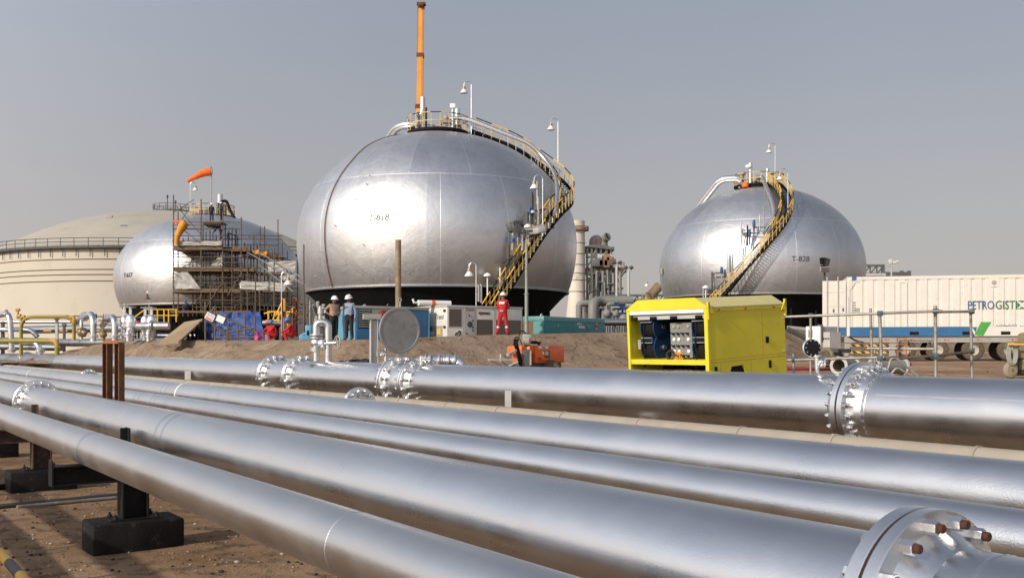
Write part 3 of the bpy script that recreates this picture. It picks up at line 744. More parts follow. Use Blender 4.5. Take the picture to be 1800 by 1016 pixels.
MT['bitumen'] = paint('bitumen_coated_concrete', (.011, .0105, .010), .75, 0, .4, 3, (.09, .075, .06), .10, .4, 22, spec=.2)
support(16.1, 'black pipe support with a concrete footing, nearest one at lower left')
support(23.9, 'rusty black pipe support at the left edge under the nearest pipe', 'rustblack')
support(31.7, 'black pipe support beyond the left edge under the nearest pipe')
for s_, z_, r_, nm in ((P3['s'], P3['z'], P3['r'], 'third'), (P4['s'], P4['z'], P4['r'], 'fourth'), (s6, z6, R6, 'biggest')):
    for q in (40, 420, 1150):
        b0 = lane(s_, q, 0); t = lane_t(b0); M = frame(sd(s_, t, 0), DV, -PV); g0 = gz(b0.x, b0.y) - EYE; zb = z_ - r_
        rt = thing('pipe_sleeper', f'low dark concrete block carrying the {nm} pipe', 'pipe support', sd(s_, t, g0), 'concrete sleepers under the ' + nm + ' pipe')
        MB().box((0, 0, (g0 - .1 + zb - .02) / 2), (.35, r_ * 2.2, zb - .02 - g0 + .1), M, 0, .02).obj('concrete_block', 'grey', rt)
        MB().box((0, 0, zb - .008), (.3, r_ * 1.6, .016), M).obj('wear_plate', 'rust', rt)
# rusty goalpost of two H columns and a channel
gp = lane(5.9, 199, 0); Yg = gp.y
root = thing('rusty_portal', 'rusty steel portal of two H columns standing behind the second pipe', 'steel frame', at(199, 613 + 2.95 * F / Yg, Yg))
zt = at(0, 602, Yg).z
for px in (189, 210):
    mb = MB(); q = at(px, 613, Yg); zb = EYE - 3.05; h = zt - zb; cz = (zt + zb) / 2
    M = rotz((q.x, q.y, 0), R_(-28))
    mb.box((-.075, 0, cz), (.016, .17, h), M); mb.box((.075, 0, cz), (.016, .17, h), M); mb.box((0, 0, cz), (.134, .012, h), M); mb.obj('column', 'rust', root)
mb = MB(); q0, q1 = at(181, 601, Yg - .1), at(208, 601, Yg - .1); mb.bar(q0, q1, .02, .08); mb.bar(q0 + Vector((0, .06, .035)), q1 + Vector((0, .06, .035)), .1, .012); mb.obj('top_channel', 'rust_orange', root)
# stray tubes lying on the soil behind the support
for k, (pa, pb, r_, lab) in enumerate((((-20, 893), (230, 866), .05, 'dark steel tube lying on the soil behind the support'), ((30, 890), (226, 870), .035, 'thin grey tube lying beside the dark one on the soil'), ((-20, 858), (92, 846), .07, 'short dark tube on the soil by the rusty support'))):
    def gp_(px, py):
        Yq = 2.95 * F / (py - HY); return at(px, py, Yq)
    mb = MB(); a, b = gp_(*pa), gp_(*pb); a.z = gz(a.x, a.y) + r_ * .8; b.z = gz(b.x, b.y) + r_ * .8
    o = mb.tube(a, b, r_, 14).obj('steel_tube', ['dgrey', 'galv', 'black'][k]); tag(o, lab, 'tube')
# two slim service lines between the rail and the nearest pipe, below the edge of the picture; their shadows show
for (s_, z_, r_, lab) in ((.9, -2.15, .11, 'slim grey service pipe low beside the guard rail'), (.7, -1.55, .13, 'slim grey service pipe raised beside the guard rail')):
    t_ = thing('service_pipe', lab, 'pipe', sd(s_, 4, -3)); mb = MB(); mb.tube(sd(s_, 2, z_), sd(s_, 60, z_), r_, 18); mb.obj('pipe_run', 'pipe_dull', t_)
    for k in range(6): mb = MB(); mb.tube(sd(s_, 4 + k * 9, -3.05), sd(s_, 4 + k * 9, z_ - r_), .05, 8); mb.obj('stand', 'blackg', t_)
# yellow and black guard rail beside the photographer
root = thing('guard_rail', 'yellow and black striped guard rail in the bottom left corner', 'railing', sd(1.45, 4, -3.0))
t_a, t_b = -2.0, 17
for h, nm, rr in ((1.03, 'top_rail', .045), (.62, 'mid_rail', .04), (.2, 'low_rail', .04)):
    mb = MB(); k = 0; t = t_a
    while t < t_b: mb.tube(sd(1.45, t, -3.0 + h), sd(1.45, t + .62, -3.0 + h), rr, 16, None, k % 2, False); k += 1; t += .62
    mb.obj(nm, ['yellow', 'dgrey'], root)
for k in range(8):
    mb = MB(); t = t_a + .3 + k * 2.6; mb.tube(sd(1.45, t, -3.05), sd(1.45, t, -1.97), .045, 12); mb.obj('post', 'yellow', root)
# ------------------------------------------------------------------ spheroid tanks
class Tank:
    def __init__(s, cx, D, R, ye, yt, yr, rr):
        s.D = D; s.c = Vector(((cx - HX) / F * D, D, 0)); s.R = R
        z = lambda y: EYE + (HY - y) * D / F
        s.ze, s.zt, s.zr = z(ye), z(yt), z(yr); s.rr = rr * R
        s.b1 = s.zt - s.ze; s.b2 = (s.ze - s.zr) / math.sqrt(1 - rr * rr)
    def r(s, z):
        q = (z - s.ze) / (s.b1 if z > s.ze else s.b2)
        return s.R * math.sqrt(max(0.0, 1 - q * q))
    def p(s, phi, z, off=0.0, minR=None):
        r = s.r(z)
        # offset along the surface normal
        b = s.b1 if z > s.ze else s.b2
        nz = (z - s.ze) / (b * b); nr = r / (s.R * s.R); l = math.hypot(nz, nr) or 1
        rad = r + off * nr / l; zz = z + off * nz / l
        if minR is not None: rad = max(r + off, minR); zz = z
        return Vector((s.c.x + rad * math.sin(phi), s.c.y - rad * math.cos(phi), zz))
    def hit(s, px, py, off=0.0, minR=None):
        """point on (or off) the front of the shell that is seen at a pixel"""
        best = None
        for i in range(-100, 101):
            phi = i * R_(100) / 100
            z = EYE + (HY - py) * (s.D - s.R * .8 * math.cos(phi)) / F
            for _ in range(4):
                q = s.p(phi, min(z, s.zt - 1e-3), off, minR); z = EYE + (HY - py) * q.y / F
            e = abs(q.x / q.y * F + HX - px)
            if best is None or e < best[0]: best = (e, q, phi, z)
        return best[1], best[2], best[3]
def make_shell(root, T, npan=14, rows=(0, .36, .74, 1.0)):
    prof = []
    a0 = -math.asin(min(1, (T.ze - T.zr) / T.b2)); n = 64
    for i in range(n + 1):
        a = a0 + (PI / 2 - a0) * i / n
        b = T.b1 if a > 0 else T.b2
        prof.append((max(.02, T.R * math.cos(a)), T.ze + b * math.sin(a)))
    L = [0]
    for (r0, z0), (r1, z1) in zip(prof, prof[1:]): L.append(L[-1] + math.hypot(r1 - r0, z1 - z0))
    m = MB(); m.uv = []; k = 128
    Mx = Matrix.Translation((T.c.x, T.c.y, 0))
    for (r, z), l in zip(prof, L):
        for j in range(k + 1):
            a = 2 * PI * j / k - PI / 2
            m.v.append((T.c.x + r * math.cos(a), T.c.y + r * math.sin(a), z)); m.uv.append((npan * j / k + .3, l / L[-1] * 2.353 + .004))
    for i in range(n):
        for j in range(k):
            m.f.append((i * (k + 1) + j, i * (k + 1) + j + 1, (i + 1) * (k + 1) + j + 1, (i + 1) * (k + 1) + j)); m.m.append(0)
    sh = m.obj('shell', 'clad', root, None, 60)
    b = MB(); b.lathe([(T.rr - .02, T.zr - .04), (T.rr + .10, T.zr - .05), (T.rr + .12, T.zr + .04), (T.rr + .01, T.zr + .08)], 128, Mx); b.obj('rim_ring', 'steel', root)
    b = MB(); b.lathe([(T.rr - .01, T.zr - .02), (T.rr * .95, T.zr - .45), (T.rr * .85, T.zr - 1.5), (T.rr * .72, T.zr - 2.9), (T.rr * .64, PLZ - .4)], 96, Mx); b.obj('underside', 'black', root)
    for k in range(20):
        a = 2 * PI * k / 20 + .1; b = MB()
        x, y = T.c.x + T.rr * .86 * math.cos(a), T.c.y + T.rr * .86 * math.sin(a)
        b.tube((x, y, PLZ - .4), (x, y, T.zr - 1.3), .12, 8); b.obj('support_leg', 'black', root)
    return sh
def tank_text(root, T, s, px, py, size, shear=0.0, mat='textdk', bold=0.0):
    q, phi, z = T.hit(px, py); r = T.r(z); mb = MB()
    def wrap(p): return T.p(phi + p.x / r, z + p.y * .97, .03 + p.z)
    # split long edges so that the letters follow the curve
    text_mb(mb, s, size, None, 0, .004, shear, 1.0, wrap, bold); return mb.obj('tank_number', mat, root)
def stair(root, T, pts, width, name='staircase', step=.21, rail_h=1.05, every=2, stringer='black', light='steel', rail=True):
    """pts: ascending centre line. Treads, stringers, handrails and balusters are parts of the flight"""
    fine = bend(pts, 2.2, 10)
    L = [0]
    for a, b in zip(fine, fine[1:]): L.append(L[-1] + max((b.z - a.z) / step, (b - a).length / .34))
    n = int(L[-1]); P = []
    for k in range(n + 1):
        i = max(j for j in range(len(L)) if L[j] <= k + 1e-9); i = min(i, len(fine) - 2)
        P.append(fine[i].lerp(fine[i + 1], min(1, (k - L[i]) / max(1e-6, L[i + 1] - L[i]))))
    wd = []
    for k in range(n + 1):
        t = P[min(n, k + 2)] - P[max(0, k - 2)]; t.z = 0; t.normalize(); wd.append(Vector((t.y, -t.x, 0)))
    ma, mb_ = MB(), MB()
    for sg, m in ((1, ma), (-1, mb_)):
        vs = []
        for k in range(n + 1):
            e = P[k] + wd[k] * sg * width / 2
            for (dw, dz) in ((-.025, -.2), (.025, -.2), (.025, .1), (-.025, .1)): vs.append(e + wd[k] * dw + Vector((0, 0, dz)))
        fs = []
        for k in range(n):
            for j in range(4): fs.append((k * 4 + j, k * 4 + (j + 1) % 4, k * 4 + 4 + (j + 1) % 4, k * 4 + 4 + j))
        fs += [(0, 1, 2, 3), tuple(n * 4 + j for j in (3, 2, 1, 0))]
        m.add(vs, fs)
    st = ma.obj(name, stringer, root); mb_.obj('stringer', stringer, st)
    tr = MB(); tr.box((0, 0, 0), (width - .06, .25, .035)); tme = tr.mesh('tread', 'black')
    bl = MB(); bl.tube((0, 0, 0), (0, 0, rail_h), .03, 6); bme = bl.mesh('baluster', 'paleyellow')
    for k in range(n):
        t = Vector((-wd[k].y, wd[k].x, 0)); inst('tread', tme, frame(P[k], wd[k], t), st)
    if rail:
        for sg in (1, -1):
            for k in range(0, n + 1, every):
                inst('baluster', bme, Matrix.Translation(P[k] + wd[k] * sg * (width / 2 + .04)), st)
            for h, nm, rr in ((rail_h, 'handrail', .04), (.55, 'mid_rail', .022)):
                m = MB()
                for q, k in enumerate(range(0, n - 1, 2)):
                    k2 = min(n, k + 2)
                    pp = [P[i] + wd[i] * sg * (width / 2 + .04) + Vector((0, 0, h)) for i in range(k, k2 + 1)]
                    m.path(pp, rr, 6, (q // 2) % 2 if nm == 'handrail' else 0)
                m.obj(nm, ['yellow', 'black'] if nm == 'handrail' else 'paleyellow', st)
    return st, P
def platform(root, T, z, r, a_skip=None, cx=0, cy=0, rail_h=1.1, n=22):
    c = T.c + Vector((cx, cy, 0)); Mx = Matrix.Translation((c.x, c.y, 0))
    b = MB(); b.lathe([(.01, z - .06), (r, z - .06), (r, z + .12), (r - .02, z + .12), (r - .02, z), (.01, z)], 40, Mx); b.lathe([(r * .93, z - .5), (r * .95, z - .06), (.9 * r, z - .06)], 40, Mx); pf = b.obj('top_platform', 'black', root)
    bl = MB(); bl.tube((0, 0, 0), (0, 0, rail_h), .026, 6); bme = bl.mesh('baluster', 'paleyellow')
    skip = lambda a: a_skip and a_skip[0] < a < a_skip[1]
    for k in range(n):
        a = 2 * PI * k / n
        if skip(a): continue
        inst('baluster', bme, Matrix.Translation((c.x + r * math.cos(a), c.y + r * math.sin(a), z + .1)), pf)
    for h, mats in ((rail_h + .1, ['paleyellow', 'black']), (.6, ['paleyellow', 'paleyellow'])):
        m = MB(); q = 36
        for k in range(q):
            a0, a1 = 2 * PI * k / q, 2 * PI * (k + 1) / q
            if skip((a0 + a1) / 2): continue
            m.path([(c.x + r * math.cos(a0 + (a1 - a0) * i / 3), c.y + r * math.sin(a0 + (a1 - a0) * i / 3), z + h) for i in range(4)], .035, 6, 1 if (k // 2) % 2 else 0)
        m.obj('handrail', mats, pf)
    return pf
def vent(root, base, h, r, name='vent_stack', mat='steel', cap=False):
    m = MB(); b = Vector(base); m.tube(b, b + V(0, 0, h), r, 18); m.tube(b, b + V(0, 0, .1), r * 1.6, 18)
    if cap: m.tube(b + V(0, 0, h - .1), b + V(0, 0, h + .35), r * 1.5, 16)
    return m.obj(name, mat, root)
def gooseneck(p, h, side, label, arm=.55, sc=1.0, group=None, mats=('steel', 'lamp', 'lampneck')):
    """post at p, height h, lamp hangs on the side given"""
    t = thing('gooseneck_lamp', label, 'lamp', p, group); b = Vector(p); sd_ = Vector(side).normalized(); a = arm / 2 * sc
    m = MB(); top = b + V(0, 0, h - a)
    m.path([b, top] + arc(top + sd_ * a, -sd_ * a, V(0, 0, a), 0, PI, 12)[1:] + [top + sd_ * 2 * a - V(0, 0, .12 * sc)], .035 * sc, 8); m.obj('post', mats[0], t)
    q = top + sd_ * 2 * a - V(0, 0, .12 * sc); Mx = Matrix.Translation(q)
    m = MB(); m.lathe([(.001, 0), (.10 * sc, -.01), (.13 * sc, -.10 * sc), (.12 * sc, -.22 * sc)], 20, Mx); m.obj('lamp_collar', mats[2], t)
    m = MB(); m.lathe([(.12 * sc, -.2 * sc), (.15 * sc, -.26 * sc), (.27 * sc, -.42 * sc), (.28 * sc, -.50 * sc), (.26 * sc, -.50 * sc), (.12 * sc, -.26 * sc)], 24, Mx); m.lathe([(.001, -.27 * sc), (.11 * sc, -.3 * sc), (.12 * sc, -.45 * sc), (.001, -.5 * sc)], 14, Mx); m.obj('lamp_shade', mats[1], t)
    return t
def gauge(root, q, h, r, mat='grey', top='inst', tr=.15, th=.45):
    m = MB(); m.tube(q, q + V(0, 0, h), r, 10); o = m.obj('level_gauge', mat, root)
    if top:
        m = MB(); m.lathe([(.001, 0), (tr, 0), (tr, th * .6), (tr * .8, th * .65), (tr * .8, th), (.001, th)], 12, Matrix.Translation(q + V(0, 0, h))); m.obj('gauge_head', top, o)
    return o

# ---- middle spheroid
TA = Tank(770, 78, 10.55, 430, 237, 516.5, .935)
ta = thing('spheroid_tank', 'largest silver spheroid tank, numbered T-818, in the middle of the picture', 'storage tank', (TA.c.x, TA.c.y, PLZ), 'silver spheroid tanks')
make_shell(ta, TA)
tank_text(ta, TA, 'T-818', 664, 383, .62, .12, 'textbrown', .006)
zf = lambda y, d=78: EYE + (HY - y) * d / F
# staircase
lo0 = Vector((TA.c.x + 12.1 * math.sin(R_(14)), TA.c.y - 12.1 * math.cos(R_(14)), PLZ))
lo1 = Vector((TA.c.x + 11.2 * math.sin(R_(49)), TA.c.y - 11.2 * math.cos(R_(49)), EYE + (613 - 381) * 71 / F))
def onA(phi, y, off, dy=0):
    z = zf(y)
    for _ in range(5):
        q = TA.p(R_(phi), min(z, TA.zt - .01), off); z += (EYE + (HY - y) * q.y / F) - q.z
    return q
up = [onA(66, 356, .5), onA(77, 336, .42), onA(86, 316, .40), onA(92, 296, .42), onA(96, 275, .55), onA(98, 256, .5), onA(100, 243, .45)]
stA, PA = stair(ta, TA, [lo0, lo1] + up + [Vector((TA.c.x + 2.3, TA.c.y + .3, TA.zt + .35))], .9)
# white stringer edge line and hangers along the crest
n0 = int(len(PA) * .45)
for k in range(n0, len(PA), 2):
    a = PA[k]; f_ = Vector((0, -1, 0)); m = MB(); m.path([a + f_ * .5 + V(0, 0, .02), a + f_ * .52 - V(0, 0, .38), a + f_ * .42 - V(0, 0, .42)], .03, 5); m.obj('stair_hanger', 'steel', stA)
pfA = platform(ta, TA, TA.zt + .0, 2.35, (-.25, .35))
# pipe following the stair, down along the gauges
pp = [V(TA.c.x + .6, TA.c.y - 1.2, TA.zt + .95), V(TA.c.x + 2.2, TA.c.y - 1.4, TA.zt + .95)] + [onA(76, 253, 1.0), onA(78, 276, .75), onA(73, 297, .6), onA(64, 320, .55), onA(56, 352, .5), onA(50, 400, .5)]
m = MB(); m.path(bend(pp, 1.2, 8), .15, 14); m.obj('stair_side_pipe', 'steel', ta)
# thick vapour pipe going over to the left
q = lambda px, py, d=78: at(px, py, d)
m = MB(); m.path(bend([q(742, 222, 77.5), q(718, 219, 77.5), q(697, 224, 78), q(672, 262, 80), q(668, 300, 83)], 1.0, 8), .30, 18); m.obj('vapour_pipe', 'steel', ta)
m = MB(); m.path(bend([q(739, 236, 77), q(739, 205, 77), q(743, 196, 77), q(743, 171, 77)], .4, 6), .2, 16); m.obj('vent_stack', 'steel', ta)
vent(ta, q(749, 236, 77.5), 2.0, .08, 'vent_stack', 'dgrey')
m = MB(); m.tube(q(734, 235, 76.6), q(734, 226, 76.6), .22, 16); m.obj('relief_valve', 'orange', ta)
m = MB(); m.tube(q(734, 226, 76.6), q(734, 208, 76.6), .12, 12); m.tube(q(734, 222, 76.6), q(734, 219, 76.6), .25, 14); m.tube(q(733.5, 207, 76.6), q(733.5, 198, 76.6), .16, 12); m.obj('relief_pipe', 'grey', ta)
vent(ta, q(795.5, 226, 76.2), 1.6, .07, 'instrument_post', 'steel'); m = MB(); m.box(q(796, 187, 76.2), (.42, .3, .34), None, 0, .04); m.obj('instrument_box', 'white', ta)
vent(ta, q(804, 222, 77.6), 1.3, .2, 'vent_stack', 'steel')
m = MB(); m.tube(q(790, 236, 77), q(790, 226, 77), .34, 14); m.tube(q(805, 236, 77.5), q(805, 224, 77.5), .3, 14); m.tube(q(779, 216, 76.6), q(800, 216, 76.6), .12, 12); m.tube(q(775, 216, 76.6), q(777, 216, 76.6), .2, 12); m.tube(q(784, 216, 76.6), q(784, 207, 76.6), .1, 8); m.ball(q(784, 208, 76.6), .2, 10); m.tube(q(783, 232, 76.6), q(783, 224, 76.6), .13, 8); m.obj('top_nozzles', 'grey', ta)
# brown cable running over the shell
m = MB(); pts = []
for i in range(40):
    a = i / 39; y = 236 + (506 - 236) * a
    ph = R_(interp([(0, -62), (.12, -50), (.35, -43), (1, -43)], a)); z = TA.zt - .02 - (TA.zt - TA.zr - .1) * a ** 1.25
    pts.append(TA.p(ph, z, .05))
m.path(pts, .032, 6); m.obj('brown_cable', 'rust', ta)
# instrument clusters along the flight
for (px, py, h, mt, tp) in ((903, 432, 1.1, 'grey', None), (908, 432, .6, 'grey', 'inst'), (880, 510, 1.5, 'steel', None), (884, 505, .7, 'dgrey', None), (896, 470, 1.5, 'dgrey', None), (899, 440, .5, 'grey', 'inst'),
                        (935, 395, 2.2, 'dgrey', None), (940, 395, 2.0, 'grey', None), (945, 395, 1.9, 'steel', None), (926, 425, 2.0, 'dgrey', None), (929, 388, .4, 'steel', 'inst'), (918, 440, 1.4, 'steel', None), (946, 360, 1.6, 'grey', None), (843, 530, 1.1, 'grey', None), (846, 532, 1.2, 'steel', None)):
    g_, _, _ = TA.hit(px, py, .55, 9.9); gauge(ta, g_, h, .09, mt, tp)
for (px, py) in ((929, 400), (856, 486), (935, 375)):
    g_, _, _ = TA.hit(px, py, .6, 9.9); m = MB(); m.lathe([(.26, 0), (.24, .12), (.1, .22), (.001, .24)], 14, Matrix.Translation(g_)); m.tube(g_ - V(0, 0, 1.3), g_, .05, 6); m.obj('instrument_dome', 'white', ta)
for (x0, y0, x1, y1) in ((920, 408, 950, 396), (922, 420, 948, 405), (880, 462, 905, 448), (930, 372, 960, 368)):
    a, _, _ = TA.hit(x0, y0, .6, 9.9); b, _, _ = TA.hit(x1, y1, .7, 9.9); m = MB(); m.tube(a, b, .06, 6); m.obj('instrument_bracket', 'dgrey', ta)
# little fixings that stick out of the sheets
for (px, py) in ((650, 310), (644, 325), (628, 352), (590, 397), (565, 442), (556, 485), (684, 490), (684, 535), (720, 480), (765, 470), (640, 430)):
    g_, ph, z = TA.hit(px, py); m = MB(); m.tube(g_, TA.p(ph, z, .16), .03, 6); m.obj('shell_peg', 'lgrey', ta)
gooseneck(q(828.5, 236, 77), 3.95, (-1, -.1, 0), 'tall lamp post at the head of the stairs on the T-818 tank', .55, 1.0, None)
g_, _, _ = TA.hit(981, 292, .5); gooseneck(onA(92, 288, 1.35), 3.45, (-1, -.15, 0), 'lamp post on the outer side of the stairs on the T-818 tank', .55, 1.0)
gooseneck(at(954, 415, 69), 4.1, (-1, -.1, 0), 'lamp with a brass collar hanging in front of the T-818 stairs', .55, 1.05)
gooseneck(at(837, 560, 62.5), 3.4, (-1, 0, 0), 'white lamp on a bent post beside the foot of the T-818 stairs', .42, 1.0)

# ---- right spheroid
TB = Tank(1337, 105, 10.25, 473, 331, 525, .955)
tb = thing('spheroid_tank', 'silver spheroid tank on the right, numbered T-828, with yellow stairs up its front', 'storage tank', (TB.c.x, TB.c.y, PLZ), 'silver spheroid tanks')
make_shell(tb, TB)
tank_text(tb, TB, 'T-828', 1406, 455.5, .72, 0, 'textdk', 0)
zfB = lambda y: EYE + (HY - y) * 105 / F
pts = []
for (px, py, off) in ((1247, 545, 1.7), (1310, 478, 1.3), (1346, 432, .95)):
    q_, _, _ = TB.hit(px, py, off, TB.R + off * .8); pts.append(q_)
for (px, py, off) in ((1370, 405, .8), (1382, 385, .75), (1384, 368, .7), (1378, 350, .6), (1368, 335, .55)):
    q_, _, _ = TB.hit(px, py, off); pts.append(q_)
pts.append(V((1358 - HX) / F * 103.3, 103.3, TB.zt + .30))
stB, PB = stair(tb, TB, pts, 1.0)
platform(tb, TB, TB.zt + .08, 2.5, (-1.25, -.5), -.2, 0)
q = at
m = MB(); m.path(bend([q(1302, 318, 104), q(1296, 314, 104), q(1266, 315, 104.5), q(1222, 372, 107), q(1215, 400, 110)], 1.2, 8), .34, 16); m.obj('vapour_pipe', 'steel', tb)
m = MB(); m.path(bend([q(1330, 312, 103), q(1340, 311, 103), TB.hit(1348, 340, .5)[0], TB.hit(1358, 362, .5)[0], TB.hit(1362, 385, .5)[0], TB.hit(1350, 410, .5)[0]], 1, 6), .2, 12); m.obj('stair_side_pipe', 'steel', tb)
vent(tb, q(1319, 331, 104), 2.55, .2); vent(tb, q(1349, 331, 105), 2.0, .18); m = MB(); m.ball(q(1316, 293, 103.8), .28, 12, 0, (1.3, 1, .8)); m.obj('instrument_head', 'white', tb)
m = MB(); m.tube(q(1310, 329, 103), q(1310, 322, 103), .35, 16); m.obj('relief_valve', 'orange', tb)
m = MB()
for (px, y0, y1, r_) in ((1303, 331, 306, .3), (1325, 331, 318, .25), (1333, 331, 314, .2), (1340, 331, 322, .25), (1356, 331, 304, .28)): m.tube(q(px, y0, 104.2), q(px, y1, 104.2), r_, 10); m.tube(q(px, y1 + 2, 104.2), q(px, y1, 104.2), r_ * 1.5, 10)
m.obj('top_nozzles', 'grey', tb)
for (px, py, h, mt, tp) in ((1325, 408, .5, 'black', 'inst'), (1314, 432, 1.9, 'black', None), (1317, 430, .8, 'dgrey', 'inst'), (1304, 445, 3.0, 'steel', None), (1344, 405, 2.2, 'grey', None), (1336, 405, 1.4, 'steel', None), (1281, 480, 2.2, 'grey', None), (1277, 480, 2.0, 'steel', None),
                        (1268, 490, .5, 'grey', 'inst'), (1253, 515, 1.8, 'steel', None), (1251, 515, 2.0, 'dgrey', None), (1237, 528, 1.2, 'steel', None), (1319, 425, .9, 'dgrey', None), (1300, 450, 1.2, 'grey', None)):
    g_, _, _ = TB.hit(px, py, .6, TB.R * .99); gauge(tb, g_, h, .065, mt, tp, .15, .6)
for (px, py) in ((1240, 507), (1305, 407)):
    g_, _, _ = TB.hit(px, py, .7, TB.R * .99); m = MB(); m.lathe([(.32, 0), (.3, .16), (.1, .28), (.001, .3)], 14, Matrix.Translation(g_)); m.tube(g_ - V(0, 0, 1.2), g_, .06, 6); m.obj('instrument_dome', 'white', tb)
for (x0, y0, x1, y1) in ((1305, 410, 1335, 410), (1250, 481, 1272, 479), (1325, 400, 1345, 400)):
    a, _, _ = TB.hit(x0, y0, .6, TB.R * .99); b, _, _ = TB.hit(x1, y1, .7, TB.R * .99); m = MB(); m.tube(a, b, .06, 6); m.obj('instrument_bracket', 'dgrey', tb)
gooseneck(q(1362.5, 330, 104), 4.5, (-1, 0, 0), 'tall lamp post on top of the T-828 tank', .6, 1.05)
g_, _, _ = TB.hit(1386, 384, .9); gooseneck(g_, 4.1, (-1, -.1, 0), 'lamp on a bent post beside the upper stairs of the T-828 tank', .75, 1.05)
m = MB(); a, _, _ = TB.hit(1162, 477, .2); m.box(a, (.25, .5, .6)); m.obj('shell_box', 'grey', tb)

# ---- left spheroid
TC = Tank(370, 110, 9.75, 492, 379, 541, .93)
tc_ = thing('spheroid_tank', 'silver spheroid tank on the left, numbered T-617, wrapped in scaffolding', 'storage tank', (TC.c.x, TC.c.y, PLZ), 'silver spheroid tanks')
make_shell(tc_, TC)
tank_text(tc_, TC, 'T-617', 225, 484, .62, .1, 'textdk', .012)
platform(tc_, TC, TC.zt - .22, 2.3, None, .2, 0, 1.1, 26)
vent(tc_, q(387, 380, 109), 2.3, .3)
for (px, y1, d, r_) in ((382, 357, 108.5, .14), (390, 360, 110, .5), (360, 366, 109.5, .6), (352, 368, 109, .3)): m = MB(); m.tube(q(px, 382, d), q(px, y1, d), r_, 14); m.obj('top_nozzle', 'grey', tc_)
m = MB(); m.path(bend([q(386, 378, 108.7), q(386, 356, 108.7), q(398, 352, 109), q(405, 372, 109), q(412, 383, 108)], 1, 8), .16, 10); m.obj('vent_hose', 'black', tc_)
m = MB(); m.path(arc(V(TC.c.x, TC.c.y, 0), V(TC.rr + .16, 0, 0), V(0, TC.rr + .16, 0), 0, 2 * PI, 90)[:-1], .05, 5, 0, False, True); 
for i in range(len(m.v)): m.v[i] = (m.v[i][0], m.v[i][1], m.v[i][2] + TC.zr + .75)
m.obj('rim_cable', 'lgrey', tc_)
gooseneck(q(334.5, 372, 108), 3.1, (1, 0, 0), 'lamp on a bent post on top of the scaffolded T-617 tank', .55, 1.0)
ws = thing('windsock', 'orange windsock on a pole above the T-617 tank', 'windsock', q(371, 378, 108))
m = MB(); m.tube(q(371.5, 380, 108), q(371.5, 307, 108), .06, 8); m.obj('pole', 'grey', ws)
m = MB(); c0, c1 = q(371, 301, 108), q(329, 319, 107.5); pts = [c0, c0.lerp(c1, .35) + V(0, 0, .16), c0.lerp(c1, .7) + V(0, 0, .06), c1]
pts = bend(pts, 1, 5); k = len(pts); m.path(pts, [.46 - .30 * i / (k - 1) + .02 * math.sin(i * 1.7) for i in range(k)], 16); m.obj('sock', 'wind', ws)
m = MB(); m.path(arc(c0, V(0, .47, 0), V(0, 0, .47), 0, 2 * PI, 20)[:-1], .03, 6, 0, False, True); m.obj('hoop', 'grey', ws)
